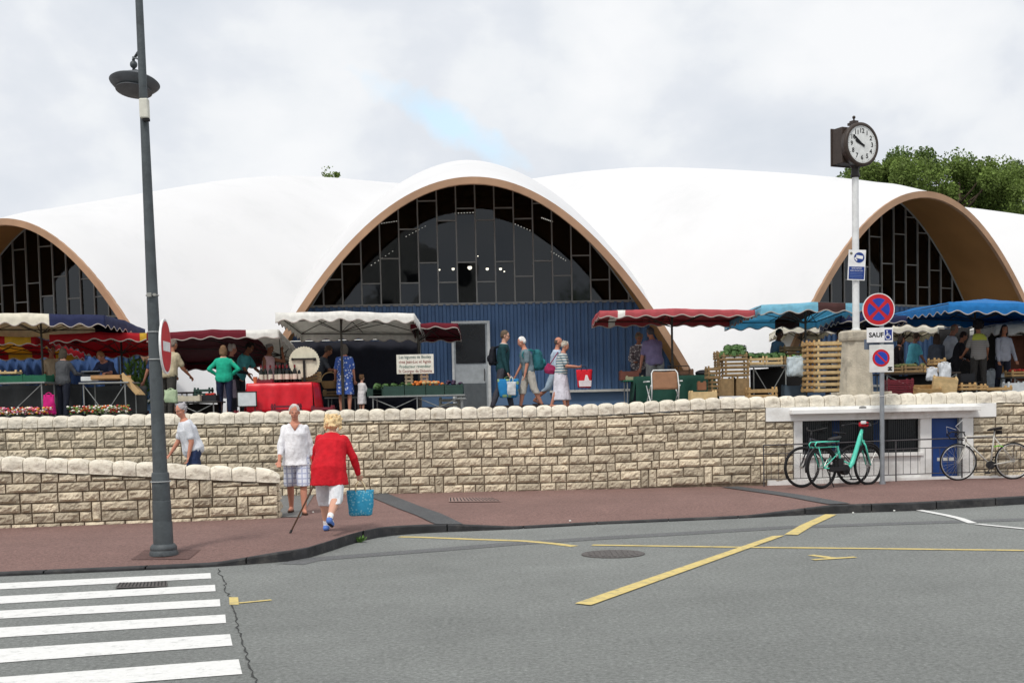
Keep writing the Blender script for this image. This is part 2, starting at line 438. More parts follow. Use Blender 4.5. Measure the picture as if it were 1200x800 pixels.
def ribbon(name, pts, w, m, dz=.008, zf=None):
    """line of width w along pixel points (or world points)"""
    ps = [G(*p) if len(p) == 2 else Vector(p) for p in pts]
    q = []
    for a, b in zip(ps, ps[1:]):
        n = max(1, int((b - a).length / .4))
        q += [a.lerp(b, k / n) for k in range(n)]
    q.append(ps[-1]); mb = MB()
    for i, p in enumerate(q):
        t = (q[min(i + 1, len(q) - 1)] - q[max(i - 1, 0)]); t.z = 0; t.normalize(); nn = Vector((-t.y, t.x, 0))
        ww = w(i / (len(q) - 1)) if callable(w) else w
        for s in (-.5, .5):
            r = p + nn * ww * s; mb.v.append((r.x, r.y, (zf(r.x, r.y) if zf else 0) + dz))
    for i in range(len(q) - 1): mb.f.append((2 * i, 2 * i + 2, 2 * i + 3, 2 * i + 1)); mb.m.append(0)
    o = mb.build(name, m, fix=False)
    bm = bmesh.new(); bm.from_mesh(o.data)
    for f in bm.faces:
        if f.normal.z < 0: f.normal_flip()
    bm.to_mesh(o.data); bm.free(); return struct(o)
# gutter strip: slightly different asphalt between band and kerb
ribbon('asphalt_band', [(340, 661), (364, 655.5), (420, 651), (520, 643.5), (600, 637), (700, 630.5), (800, 625), (925, 617.5), (1060, 613), (1200, 608.5), (1300, 606)], .34, M_band, .004)
# zebra crossing
zeb = [((0, 683.4), (246.7, 671.4), (247.5, 677.7), (0, 690.5)), ((0, 698.7), (252, 685.2), (252.7, 692.7), (0, 707.4)),
       ((0, 715.6), (257.6, 702.1), (258.4, 710.4), (0, 725)), ((0, 735.5), (264, 720.1), (265, 729.9), (0, 747.1)),
       ((0, 760.6), (269.6, 743), (272.6, 756.5), (0, 776.7)), ((0, 793.6), (279.7, 772.6), (283.9, 789.9), (0, 812)), ((0, 836), (292, 810), (297, 832), (0, 861))]
for z in zeb:
    a, b, c, d = [G(*p) for p in z]
    a = b + (a - b) * 1.5; d = c + (d - c) * 1.5
    sheet('crossing_stripe', [tuple(a), tuple(b), tuple(c), tuple(d)], M_white, .005)
ribbon('yellow_line', [(468, 629), (490, 629.3), (560, 632), (615, 633.8), (650, 637), (673, 640)], .13, M_yellow, .005)
ribbon('yellow_line', [(694, 638.7), (850, 641), (1000, 642.6), (1250, 645.6)], .11, M_yellow, .0065)
sheet('yellow_stripe', [(673.7, 707.5), (692.5, 709.6), (919.5, 627.6), (905, 628.4)], M_yellow, .009)
ribbon('yellow_stripe', [(927, 626.8), (945, 616), (974, 602.9)], .17, M_yellow, .009)
ribbon('yellow_mark', [(950, 650.3), (977, 653.8)], .10, M_yellow, .005)
ribbon('yellow_mark', [(952.6, 656), (1002.5, 652.8)], .09, M_yellow, .007)
ribbon('white_line', [(1077, 597.9), (1109, 604), (1125, 607.8), (1140, 613.4)], .12, M_white, .010)
ribbon('white_line', [(1144.5, 614.3), (1200, 619.8), (1280, 628)], .10, M_white, .010)
sheet('yellow_mark', [(269, 708.5), (268.5, 699.8), (279, 699.8), (280, 708.5)], M_yellow, .005)
ribbon('yellow_mark', [(280, 706.7), (318, 703)], .06, M_yellow, .0065)
ck = [(257, 666), (258, 675), (264, 683), (262, 690), (270, 700), (272, 712), (275, 722), (280, 738), (282, 750), (290, 766), (291, 780), (299, 796), (302, 812)]
random.seed(3)
ckj = []
for a, b in zip(ck, ck[1:]):
    for t in (0, .2, .4, .6, .8): ckj.append((lerp(a[0], b[0], t) + random.uniform(-2.6, 2.6), lerp(a[1], b[1], t) + random.uniform(-.6, .6)))
M_crack = mat('crack_dark', (.05, .052, .05), .95, .3, 20)
ribbon('road_crack', ckj, lambda t: .005 + .014 * abs(math.sin(t * 57)) ** 2, M_crack, .004)
# paving strips and grey patch
ribbon('paving_strip', [tuple(G(437, 577.5, .13)), tuple(G(480, 595, .13)), tuple(G(527, 612.5, .12))], lambda t: .42 - .03 * t, M_strip, .012, pz)
ribbon('paving_strip', [tuple(G(855, 570.5, .13)), tuple(G(920, 579.5, .13)), tuple(G(985, 590, .13))], .34, M_strip, .012, pz)
sheet('paving_patch', [tuple(G(300, 606.5, .13)), tuple(G(352, 606, .13)), tuple(G(368, 580, .13)), tuple(G(300, 580, .13))], M_grey, .010, pz, 8)
# covers and grates (flush ironwork)
M_iron = mat('cast_iron', (.12, .11, .105), .7, .3, 30, .5, 90, metal=.2)
c = G(718.5, 649.3); mb = MB(); mb.lathe([(.36, 0), (.36, .012), (.33, .014), (.32, .010), (.0, .010)], (c.x, c.y, 0), 40)
for i in range(-4, 5):
    w = math.sqrt(max(0, .29 ** 2 - (i * .065) ** 2)); mb.box((c.x + i * .065, c.y, .013), (.03, 2 * w, .006))
tag(mb.build('manhole_cover', M_iron), 'round cast iron manhole cover in the middle of the road', 'manhole cover')
def grate(name, label, q, z, m, nb, dz=.008):
    a, b, c, d = [G(p[0], p[1], z) for p in q]; o = (a + b + c + d) / 4
    t = thing(name, label, 'drain grate', (o.x, o.y, pz(o.x, o.y) if z > .05 else 0)); mb = MB()
    zz = dz
    L0 = [v - o for v in (a, b, c, d)]
    mb.add([(v.x, v.y, zz) for v in L0], [(0, 1, 2, 3)]); mb.build('frame', m, t, fix=False)
    mb = MB()
    for i in range(nb):
        f0 = (i + .3) / nb; f1 = (i + .7) / nb
        p = [L0[0].lerp(L0[1], f0), L0[0].lerp(L0[1], f1), L0[3].lerp(L0[2], f1), L0[3].lerp(L0[2], f0)]
        pc = sum(p, Vector()) / 4; p = [pc + (v - pc) * .8 for v in p]
        mb.add([(v.x, v.y, zz + .006) for v in p], [(0, 1, 2, 3)])
    mb.build('slot', mat('slot_black', (.02, .02, .02), .9), t, fix=False)
    return t
grate('drain_grate', 'rectangular iron drain grate between zebra stripes beside the kerb', [(135, 690), (196, 688), (196, 682), (140, 683.5)], 0, M_iron, 14, .013)
grate('drain_grate', 'pale rectangular drain grate in the red pavement below the stone wall', [(526, 588.5), (588, 588), (576, 583.5), (526, 583.5)], .13, rgb(150, 125, 118), 14, .014)

# terrace (upper level)
def zt(x): return 1.62 + .10 * ss(0, 6, x)
xs2 = [-400, -60] + [-20 + i for i in range(41)] + [60, 400]; ys2 = [23.35, 26, 30, 35, 45, 90, 250, 1500]
mb = MB()
for x in xs2:
    for y in ys2: mb.v.append((x, y, zt(x)))
for i in range(len(xs2) - 1):
    for j in range(len(ys2) - 1):
        a = i * len(ys2) + j; mb.f.append((a, a + len(ys2), a + len(ys2) + 1, a + 1)); mb.m.append(0)
struct(mb.build('terrace', M_grey))
# ramp behind the low wall
mb = MB(); mb.add([(-4.2, 18.4, .136), (-4.2, 22.96, .136), (-12, 22.96, .75), (-12, 18.3, .75), (-30, 22.96, 1.1), (-30, 18.3, 1.1)], [(0, 1, 2, 3), (3, 2, 4, 5)])
struct(mb.build('ramp', M_grey))
# small leaves tuft at kerb + litter
random.seed(5)
mb = MB(); c = G(421, 635)
for i in range(40):
    a = random.uniform(0, 2 * PI); l = random.uniform(.04, .12); w = random.uniform(.01, .02)
    d = Vector((math.cos(a), math.sin(a) * .6, random.uniform(.3, 1.2))).normalized(); n = Vector((-math.sin(a), math.cos(a), 0))
    b0 = Vector((random.uniform(-.04, .04), random.uniform(-.03, .02), 0)); mb.add([b0, b0 + d * l * .6 + n * w, b0 + d * l, b0 + d * l * .6 - n * w], [(0, 1, 2, 3)])
o = mb.build('weed', rgb(90, 125, 60), fix=False); o.location = (c.x, c.y - .03, 0); tag(o, 'small green weed growing against the dark kerb', 'weed')
for i, (px, py) in enumerate(((998, 601.5), (1046, 599), (668, 606), (367, 603.5))):
    z = 0 if py < 603 and px > 900 else .1
    g = G(px, py, z); mb = MB(); mb.ball((0, 0, .02), (.018, .014, .012), 7, 5)
    o = mb.build('paper_scrap', rgb(225, 225, 220)); o.location = (g.x, g.y - (.08 if z == 0 else 0), pz(g.x, g.y) if z else 0)
    tag(o, ['white crumpled paper scrap in the gutter left of the sign post', 'white crumpled paper scrap in the gutter below the sign post', 'white crumpled paper scrap on the pavement above the manhole cover', 'white crumpled paper scrap beside the walking man in shorts'][i], 'litter')
# ------------------------------------------------------------------ stone walls
random.seed(11)
M_stone = mat('rough_stone', (.64, .555, .415), .9, .20, 3, 1.0, 34, island=.30, dark=(.27, .22, .15), dscale=16)
M_capst = mat('cap_stone', (.76, .70, .585), .9, .12, 7, .8, 24, island=.10, dark=(.42, .36, .27), dscale=9)
M_mortar = mat('mortar', (.20, .155, .11), .95, .25, 12, .4, 60)
def stone(mb, T, s0, s1, z0, z1, amp=.035, base=.0):
    """rock-faced block; T(s,depth,z) maps to world; depth positive outwards"""
    g = .0105; s0 += g; s1 -= g; z0 += g; z1 -= g
    if s1 - s0 < .03 or z1 - z0 < .02: return
    nx = max(4, min(14, int((s1 - s0) / .032))); nz = max(4, int((z1 - z0) / .03))
    off = Vector((random.random() * 90, random.random() * 90, random.random() * 90)); bulge = random.uniform(.012, .03)
    vs = []; fs = []
    for i in range(nx + 1):
        for j in range(nz + 1):
            u = i / nx; v = j / nz; s = lerp(s0, s1, u); z = lerp(z0, z1, v)
            e = min(1, 5 * min(u, 1 - u) * (s1 - s0) / .2) * min(1, 4 * min(v, 1 - v) * (z1 - z0) / .12)
            q = Vector((s, z, 0)) * 9 + off
            d = base + .008 + e * (bulge + amp * 1.0 * noise.noise(q) + amp * .6 * noise.noise(q * 2.7) + amp * .5 * noise.noise(q * 5.5))
            jx = .006 * noise.noise(q * 1.3 + Vector((5, 0, 0))) if 0 < i < nx else 0
            vs.append(T(s + jx, max(d + .016, .018), z))
    for i in range(nx):
        for j in range(nz):
            a = i * (nz + 1) + j; fs.append((a, a + nz + 1, a + nz + 2, a + 1))
    # rim going back
    per = [i * (nz + 1) for i in range(nx + 1)] + [nx * (nz + 1) + j for j in range(1, nz + 1)] + [i * (nz + 1) + nz for i in range(nx - 1, -1, -1)] + [j for j in range(nz - 1, 0, -1)]
    n0 = len(vs)
    idx = lambda k: (k // (nz + 1), k % (nz + 1))
    for k in per:
        i, j = idx(k); vs.append(T(lerp(s0, s1, i / nx), -.03, lerp(z0, z1, j / nz)))
    for k in range(len(per)):
        k2 = (k + 1) % len(per); fs.append((per[k], n0 + k, n0 + k2, per[k2]))
    mb.add(vs, fs)
def capstone(mb, T, s0, s1, zb, h, depth, r, roundend=0):
    """coping block with rounded top; profile runs front-bottom -> over -> back"""
    g = .005; s0 += g; s1 -= g; nx = 8
    off = Vector((random.random() * 90, random.random() * 90, random.random() * 90))
    prof = []
    for k in range(6): prof.append((.058, h * .52 * k / 5, 1))
    for k in range(1, 7):
        w = PI / 2 * k / 7; prof.append((.058 - r * (1 - math.cos(w)) * .8, h * .52 + h * .48 * math.sin(w), .8 - .1 * k))
    for k in range(1, 5): prof.append((.058 - r * .8 - (depth - r * 1.0) * k / 4, h * (1 - .02 * k), .2))
    prof.append((-depth, h * .5, .2)); prof.append((-depth, 0, .2))
    vs = []; fs = []; m = len(prof)
    for i in range(nx + 1):
        u = i / nx; ed = 1 - (abs(2 * u - 1)) ** 3.2
        for d, z, a in prof:
            s = lerp(s0, s1, u)
            q = Vector((s * 8, z * 9, d * 8)) + off
            nn = (noise.noise(q) * .022 + noise.noise(q * 2.6) * .016) * a * min(1, 4 * min(u, 1 - u) + .1)
            zz = z * (1 - .20 * (1 - ed) * (z / h)); 
            if roundend: zz = z * math.sqrt(max(.0, 1 - (u ** 2.5) * .75))
            vs.append(T(s, d - .022 * (1 - ed) + nn, zb(s) + zz + nn * .3))
    for i in range(nx):
        for j in range(m - 1):
            a = i * m + j; fs.append((a, a + m, a + m + 1, a + 1))
    fs.append(tuple(range(m))); fs.append(tuple(nx * m + j for j in range(m))[::-1])
    mb.add(vs, fs)
def courses(mb, T, S0, S1, rows, zb, zt_, skip=None, base=0.0, wmin=.2, wmax=.5):
    """rows: list of heights from the bottom"""
    z = 0; i = 0
    while i < len(rows):
        pair = i + 1 < len(rows) and rows[i] > .1 and rows[i + 1] > .1
        s = S0
        while s < S1 - .01:
            if pair:
                if random.random() < .22:
                    e = min(S1, s + random.uniform(.13, .2)); rr = [(z, z + rows[i] + rows[i + 1])]
                    put(mb, T, s, e, rr[0][0], rr[0][1], zb, zt_, skip, base); s = e; continue
                e = min(S1, s + random.uniform(.5, 1.3))
                if S1 - e < .12: e = S1
                for k in range(2):
                    c = s; z0 = z + (rows[i] if k else 0); z1 = z0 + rows[i + k]
                    while c < e - .01:
                        d = c + random.uniform(wmin, wmax)
                        if e - d < .1: d = e
                        put(mb, T, c, d, z0, z1, zb, zt_, skip, base); c = d
                s = e
            else:
                e = min(S1, s + random.uniform(.28, .55))
                put(mb, T, s, e, z, z + rows[i], zb, zt_, skip, base); s = e
        z += rows[i] + (rows[i + 1] if pair else 0); i += 2 if pair else 1
def put(mb, T, s0, s1, z0, z1, zb, zt_, skip, base):
    zz = zb((s0 + s1) / 2); a = z0 + zz; b = min(z1 + zz, zt_(s0 + .01), zt_(s1 - .01))
    if skip and skip(s0, s1, a, b): return
    stone(mb, T, s0, s1, a, b, base=base)
# main retaining wall
shopL, shopR = P(930, 520, WY).x, P(1140, 520, WY).x
linL, linR = P(897, 485, WY).x, P(1166, 478, WY).x
linB = P(897, 494, WY).z; linT = P(897, 477.5, WY).z
def ztopc(x): return 1.715 + .075 * ss(1, 4.2, x)      # top of the coping
CAPH = .215
wall = thing('stone_wall', 'long cream rock-faced retaining wall with rounded coping below the market', 'wall', (0, WY, 0))
T = lambda s, d, z: Vector((s, -d, z))
mb = MB()
def skp(s0, s1, a, b):
    m_ = (s0 + s1) / 2
    if shopL < m_ < shopR: return True
    return False
# split runs so blocks end at the opening
rows = [.165, .17, .16, .168, .165, .165, .16, .165, .075]
tot = sum(rows)
zc = lambda s: ztopc(s) - CAPH
def run(a, b):
    courses(mb, T, a, b, rows, lambda s: .02 + (zc(s) - tot - .02), lambda s: linB - .006 if linL < s < linR else zc(s) - .004, skp)
run(-20, linL); run(linL, shopL); run(shopR, linR); run(linR, 20)
mb.build('stonework', M_stone, wall, smooth=False)
mb = MB(); mb.bb(-40, -20, 0.0, .33, -.1, 1.49); mb.bb(20, 40, 0, .33, -.1, 1.57)
for i in range(80):
    x = -20 + i * .5
    for a, b in ((x, min(x + .5, shopL)), (max(x, shopR), x + .5)):
        if b - a > .01: mb.bb(a, b, 0.0, .33, -.1, zc(x) - .0)
mb.bb(shopL, shopR, .0, .33, linB + .03, zc(5) - .01)
mb.build('mortar_core', M_mortar, wall)
mb = MB(); s = -20
while s < 20:
    w = random.uniform(.265, .295); capstone(mb, T, s, s + w, zc, CAPH, .36, .12); s += w
mb.build('coping', M_capst, wall, smooth='auto')
# front low wall
A = G(-420, 626, .13); B = G(328, 606.5, .13); A = Vector((-11.5, 16.9, 0)); a0 = G(0, 618.5, .13); dr = (B - a0).normalized()
A = a0 - dr * 9; A.z = 0; B.z = 0; LL = (B - A).length; u = (B - A).normalized(); nrm = Vector((u.y, -u.x, 0))
T2 = lambda s, d, z: u * s + nrm * d + Vector((0, 0, z))
def top2(s):
    p = A + u * s; px, _ = proj((p.x, p.y, 1)); 
    y = interp([(-900, 505), (0, 533.6), (112, 537.8), (178, 541), (199, 542.5), (280, 546.2), (328, 548.5)], px)
    return P(px, y, p.y).z
lw = thing('low_stone_wall', 'low rock-faced stone wall with rounded end and coping beside the lamp post', 'wall', tuple(A))
CH2 = .215
mb = MB(); rows2 = [.09, .15, .14, .15, .14, .15, .14, .15, .14, .15, .14, .15, .14]
courses(mb, T2, 0, LL - .02, rows2, lambda s: .09, lambda s: top2(s) - CH2 - .004, None, 0, .2, .48)
# end face blocks
T3 = lambda s, d, z: u * (LL - .02 + d) - nrm * s + Vector((0, 0, z))
courses(mb, T3, -.0, .36, [.12, .16, .15, .15, .13], lambda s: .10, lambda s: top2(LL) - CH2 - .004)
mb.build('stonework', M_stone, lw)
mb = MB(); vs = []
for s in (0, LL * .33, LL * .66, LL - .04):
    for d in (0, -.36):
        vs += [T2(s, d, 0), T2(s, d, top2(s) - CH2 + .01)]
fs = []
for i in range(3):
    a = i * 4; fs += [(a, a + 4, a + 5, a + 1), (a + 2, a + 3, a + 7, a + 6), (a + 1, a + 5, a + 7, a + 3)]
fs += [(0, 1, 3, 2), (12, 14, 15, 13)]
mb.add(vs, fs); mb.build('mortar_core', M_mortar, lw)
mb = MB(); s = LL + .02; first = True
while s > 0:
    w = random.uniform(.285, .36); capstone(mb, T2, s - w, s, lambda q: top2(min(q, LL)) - CH2, CH2 + .0, .38, .12, 1 if first else 0); s -= w; first = False
mb.build('coping', M_capst, lw, smooth='auto')

# ------------------------------------------------------------------ shop front set into the wall
M_wpaint = mat('white_paint', (.86, .86, .84), .6, .05, 3, .1, 30, dark=(.6, .58, .54), dscale=1.2)
M_blue_d = mat('door_blue', (.015, .055, .22), .45, .1, 3)
M_dark = mat('dark_glassy', (.012, .014, .018), .12, .2, 2, spec=.5)
shop = thing('kiosk_front', 'white framed kiosk front with dark window and blue door set in the stone wall', 'kiosk', (0, WY, 0))
def pxz(px, py, Y=WY): p = P(px, py, Y); return p.x, p.z
def prect(mb, px0, py0, px1, py1, y0, y1, Y=WY, mi=0):
    x0, z1 = pxz(px0, py0, Y); x1, z0 = pxz(px1, py1, Y); mb.bb(x0, x1, y0, y1, z0, z1, mi)
z_s = lambda x: zin(x) - .02
zl0 = linB; zl1 = linT
mb = MB(); mb.bb(linL, linR, -.07, .1, zl0, zc(7) - .003); mb.build('lintel', M_wpaint, shop, bevel=.006)
mb = MB(); mb.bb(P(924, 480, WY).x, P(1143, 474, WY).x, -.30, -.073, zl0 + .13, zl0 + .21); mb.build('awning_ledge', M_wpaint, shop, bevel=.008)
xl, xr = shopL, shopR; wx0, wx1 = P(940, 510, WY).x, P(1078, 510, WY).x; dx0, dx1 = P(1091, 520, WY).x, P(1127.5, 520, WY).x
wz1 = P(940, 491, WY).z; wz0 = P(940, 532.5, WY).z
mb = MB()
mb.bb(xl, wx0, -.03, .2, .0, zl0 - .002); mb.bb(wx1, dx0, -.03, .2, .0, zl0 - .002); mb.bb(dx1, xr, -.03, .2, .0, zl0 - .002)
mb.bb(wx0, wx1, -.0, .2, .0, wz0); mb.bb(wx0, wx1, -.028, .2, wz1, zl0 - .002)
dz1 = P(1108, 487, WY).z; mb.bb(dx0, dx1, -.028, .2, dz1, zl0 - .002)
mb.build('wall', M_wpaint, shop)
mb = MB(); mb.bb(wx0 - .02, wx1 + .05, -.06, .02, wz0 - .06, wz0 + .002); mb.build('sill', M_wpaint, shop, bevel=.005)
win = MB(); win.bb(wx0, wx1, .12, .14, wz0, wz1); wo = win.build('window', M_dark, shop)
fr = MB()
for f in (0, .25, .5, .745, 1): xx = lerp(wx0 + .015, wx1 - .015, f); fr.bb(xx - .012, xx + .012, .095, .12, wz0, wz1)
fr.bb(wx0, wx1, .093, .118, wz0, wz0 + .04); fr.bb(wx0, wx1, .093, .118, wz1 - .03, wz1)
for i in range(56):
    xx = lerp(wx0, wx1, (i + .5) / 56); fr.bb(xx - .004, xx + .004, .083, .090, wz0 + .04, wz1 - .03)
fr.build('frame', mat('grille_dark', (.015, .016, .018), .5), wo)
gcu = MB(); gcu.bb(lerp(wx0, wx1, .27), lerp(wx0, wx1, .33), .112, .119, wz0 + .04, wz1 - .03); gcu.bb(lerp(wx0, wx1, .62), lerp(wx0, wx1, .68), .112, .119, wz0 + .04, wz1 - .03)
gcu.build('curtain', mat('curtain_blue', (.02, .05, .14), .8), wo)
d = MB(); d.bb(dx0, dx1 - .06, .10, .14, 0, dz1); do = d.build('door', M_blue_d, shop)
d = MB(); d.bb(dx1 - .058, dx1, .0, .14, 0, dz1); d.build('jamb', rgb(140, 145, 148), shop)
d = MB()
hx = P(1106, 538, WY).x; hz = P(1106, 538, WY).z
for k in range(3): d.bb(hx - .09 + k * .11, hx + .0 + k * .11, .092, .099, hz - .03, hz + .03)
d.build('door_plates', rgb(205, 205, 200), do)
# footing
mb = MB(); mb.bb(shopL - .5, 20, -.045, .01, -.05, zin(8) + .05); mb.build('footing', M_wpaint, shop)
# cable and lamp hood above
mb = MB(); c = P(1011, 478, WY - .2); mb.ball((c.x, -.2, zl0 + .225), (.07, .05, .03)); mb.build('light_fitting', rgb(120, 120, 118), shop)

# ------------------------------------------------------------------ railing
M_rail = mat('railing_iron', (.075, .07, .075), .55, .2, 20, metal=.3)
RY = 22.72
rl = thing('railing', 'dark iron railing with thin bars in front of the kiosk and wall', 'railing', (0, RY, 0))
x0 = P(895, 540, RY).x; x1 = 14.0; zr = lambda x: zin(x)
mb = MB()
rt = lambda x: zr(x) + .76
for hh, r_ in ((.76, .014), (.60, .009), (.13, .009)):
    mb.tube([(lerp(x0, x1, k / 20), 0, zr(lerp(x0, x1, k / 20)) + hh) for k in range(21)], r_, 6)
mb.build('rail', M_rail, rl)
mb = MB(); xx = x0; k = 0
while xx < x1:
    if k % 9 == 0: mb.tube([(xx, 0, zr(xx) - .02), (xx, 0, zr(xx) + .76)], .013, 6)
    else: mb.tube([(xx, 0, zr(xx) + .13), (xx, 0, zr(xx) + .60)], .0055, 5)
    xx += .135; k += 1
mb.build('bars', M_rail, rl)

# ------------------------------------------------------------------ market hall : thin concrete shell of 13 scallops
HX, PR = -1.93, 26.0; HYC = 29.5 + PR; A0 = rad(2.5); NG = 13; DA = 2 * PI / NG; TG = math.tan(DA / 2)
ridge_t = [(0, 9.45), (5, 9.15), (10, 8.7), (14, 8.2), (18, 7.45), (22, 6.62), (24, 6.15), (25.5, 5.78), (26.7, 5.38)]
vall_t = [(0, 9.45), (5, 8.9), (10, 7.8), (14, 6.5), (18, 4.8), (20, 3.7), (22, 2.3), (24, .4), (25, -.6), (26.7, -2.3)]
def hsm(tab, p, w=1.2): return sum(interp(tab, min(26.7, abs(p + d * w))) for d in (-1, -.5, 0, .5, 1)) / 5 if p < 25.2 else interp(tab, p)
GK = {12: .935, 11: .93}
def shell_h(p, x, g=0):
    """height above eye level at plane distance p, lateral x inside one gore"""
    half = p * TG; u = min(1, abs(x) / max(half, 1e-4)); p = p * 26.7 / PR; r = hsm(ridge_t, p); v = hsm(vall_t, p); r *= lerp(1, lerp(.985, GK.get(g, 1), ss(15, 25, p)) if g in GK else 1, ss(2, 9, p))
    k = ss(8, 22, p); s = lerp(.5 + .5 * math.cos(PI * u), lerp(1 - u * u, .5 + .5 * math.cos(PI * u), .0), k)
    # soften the valley crease
    h = v + (r - v) * s
    q = ss(20, 26.2, p)
    par = r * (1 - (x / 5.55) ** 2) if p < 99 else 0

    return lerp(h, par, q)
M_shell = mat('white_concrete', (.70, .70, .705), .7, .03, .35, .05, 20, dark=(.64, .645, .65), dscale=.22)
M_soff = mat('soffit_ochre', (.44, .22, .075), .8, .12, .8, .1, 20)
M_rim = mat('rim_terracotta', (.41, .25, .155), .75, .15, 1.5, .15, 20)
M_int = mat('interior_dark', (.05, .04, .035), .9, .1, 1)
hall = thing('market_hall', 'white scalloped concrete shell market hall with big glazed parabolic arches', 'market hall', (HX, HYC, 0))
# rows of plane distance (dense near the rim) / columns
pr = [26.0, 25.7, 25.3, 24.8, 24.2, 23.6, 22.8, 22, 21, 20, 18.8, 17.5, 16, 14.5, 13, 11.5, 10, 8.5, 7, 5.5, 4, 2.5, 1.2, .02]
NC = 44
top = MB(); TH = .17
for g in range(NG):
    ang = g * DA + A0; ca, sa = math.cos(ang), math.sin(ang)
    R_ = lambda p, x: (x * ca + p * sa, x * sa - p * ca)
    o0 = len(top.v)
    for layer in (0, 1):
        for p in pr:
            for c in range(NC + 1):
                x = p * TG * (2 * c / NC - 1); h = shell_h(p, x, g); X_, Y_ = R_(p, x)
                top.v.append((X_, Y_, EYE + h - (TH if layer else 0) - (.035 * 0 if layer else 0)))
    n = len(pr) * (NC + 1)
    for i in range(len(pr) - 1):
        for c in range(NC):
            a = o0 + i * (NC + 1) + c
            top.f.append((a, a + 1, a + NC + 2, a + NC + 1)); top.m.append(0)
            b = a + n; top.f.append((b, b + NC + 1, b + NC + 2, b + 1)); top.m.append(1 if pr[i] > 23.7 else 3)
    for c in range(NC):
        a = o0 + c; top.f.append((a, a + n, a + n + 1, a + 1)); top.m.append(2)
me = top.mesh('roof_shell', [M_shell, M_soff, M_rim, M_int]); me.polygons.foreach_set('use_smooth', [True] * len(me.polygons))
bm = bmesh.new(); bm.from_mesh(me); bmesh.ops.remove_doubles(bm, verts=bm.verts, dist=.004); bm.to_mesh(me); bm.free()
try: me.set_sharp_from_angle(angle=rad(50))
except Exception: pass
ro = bpy.data.objects.new('roof_shell', me); COL.objects.link(ro); ro.parent = hall
# rim edge band, slightly proud, following each arch
def arch_pts(g, p, n=60, dh=0.0, xm=None):
    xm = xm or p * TG
    ang = g * DA + A0; ca, sa = math.cos(ang), math.sin(ang); out = []
    for k in range(n + 1):
        x = xm * (2 * k / n - 1); h = shell_h(p, x, g) + dh
        out.append((x * ca + p * sa, x * sa - p * ca, EYE + h))
    return out
for g in range(NG):
    mb = MB(); a = arch_pts(g, PR + .03, 60, 0.01, 5.9); n = len(a)
    ang = g * DA + A0; nv = Vector((math.sin(ang), -math.cos(ang), 0))
    pts = [Vector(q) for q in a]; vs = []
    for i in range(n):
        t = (pts[min(i + 1, n - 1)] - pts[max(i - 1, 0)]).normalized(); nn = t.cross(nv).normalized()
        if nn.z > 0: nn = -nn
        for dd, ww in ((0, 0), (.165, 0), (.165, -.1), (0, -.1)):
            vs.append(pts[i] + nn * dd + nv * ww)
    fs = []
    for i in range(n - 1):
        for k in range(4): fs.append((i * 4 + k, i * 4 + (k + 1) % 4, i * 4 + 4 + (k + 1) % 4, i * 4 + 4 + k))
    mb.add(vs, fs); mb.build('arch_rim', M_rim, hall, smooth='auto')
# glass
def glassmat(name, tint=.30, refl=1.0):
    m = bpy.data.materials.new(name); m.use_nodes = True; nt = m.node_tree; N = nt.nodes; L = nt.links; N.clear()
    out = N.new('ShaderNodeOutputMaterial'); gl = N.new('ShaderNodeBsdfGlossy'); gl.inputs['Roughness'].default_value = .03; gl.inputs['Color'].default_value = (.9, .95, 1, 1)
    tr = N.new('ShaderNodeBsdfTransparent'); fr = N.new('ShaderNodeFresnel'); fr.inputs['IOR'].default_value = 1.5
    ge = N.new('ShaderNodeNewGeometry'); rr = N.new('ShaderNodeMapRange'); rr.inputs['To Min'].default_value = tint * .5; rr.inputs['To Max'].default_value = tint
    L.new(ge.outputs['Random Per Island'], rr.inputs['Value'])
    cc = N.new('ShaderNodeCombineColor'); 
    for i in range(3): L.new(rr.outputs['Result'], cc.inputs[i])
    L.new(cc.outputs[0], tr.inputs['Color'])
    # slight waviness pane to pane
    nb = N.new('ShaderNodeTexNoise'); nb.inputs['Scale'].default_value = 1.4; tcn = N.new('ShaderNodeTexCoord'); L.new(tcn.outputs['Object'], nb.inputs['Vector'])
    bp = N.new('ShaderNodeBump'); bp.inputs['Strength'].default_value = .12; bp.inputs['Distance'].default_value = .02
    wn = N.new('ShaderNodeTexWhiteNoise'); wn.noise_dimensions = '1D'; L.new(ge.outputs['Random Per Island'], wn.inputs['W'])
    ma = N.new('ShaderNodeVectorMath'); ma.operation = 'MULTIPLY_ADD'; L.new(wn.outputs['Color'], ma.inputs[0]); ma.inputs[1].default_value = (.05, .05, .07); ma.inputs[2].default_value = (-.025, -.025, -.035)
    L.new(nb.outputs['Fac'], bp.inputs['Height']); sm_ = N.new('ShaderNodeVectorMath'); sm_.operation = 'ADD'; L.new(bp.outputs['Normal'], sm_.inputs[0]); L.new(ma.outputs['Vector'], sm_.inputs[1])
    nn_ = N.new('ShaderNodeVectorMath'); nn_.operation = 'NORMALIZE'; L.new(sm_.outputs['Vector'], nn_.inputs[0]); L.new(nn_.outputs['Vector'], gl.inputs['Normal'])
    mx = N.new('ShaderNodeMixShader'); L.new(fr.outputs[0], mx.inputs[0]); L.new(tr.outputs[0], mx.inputs[1]); L.new(gl.outputs[0], mx.inputs[2]); L.new(mx.outputs[0], out.inputs['Surface'])
    return m
M_glass = glassmat('dark_glass', .3)
M_mull = mat('mullion_grey', (.26, .26, .25), .6, .15, 3)
M_cont = mat('corrugated_blue', (.075, .145, .28), .5, .10, 1.2, .05, 30, dark=(.05, .10, .20), dscale=.8)
M_contl = mat('plinth_blue', (.115, .20, .34), .6, .08, 1.5)
x_bench = 1.9; GP = 23.8; HW = 2.60       # glazing plane, height of the ground-floor panelling above eye
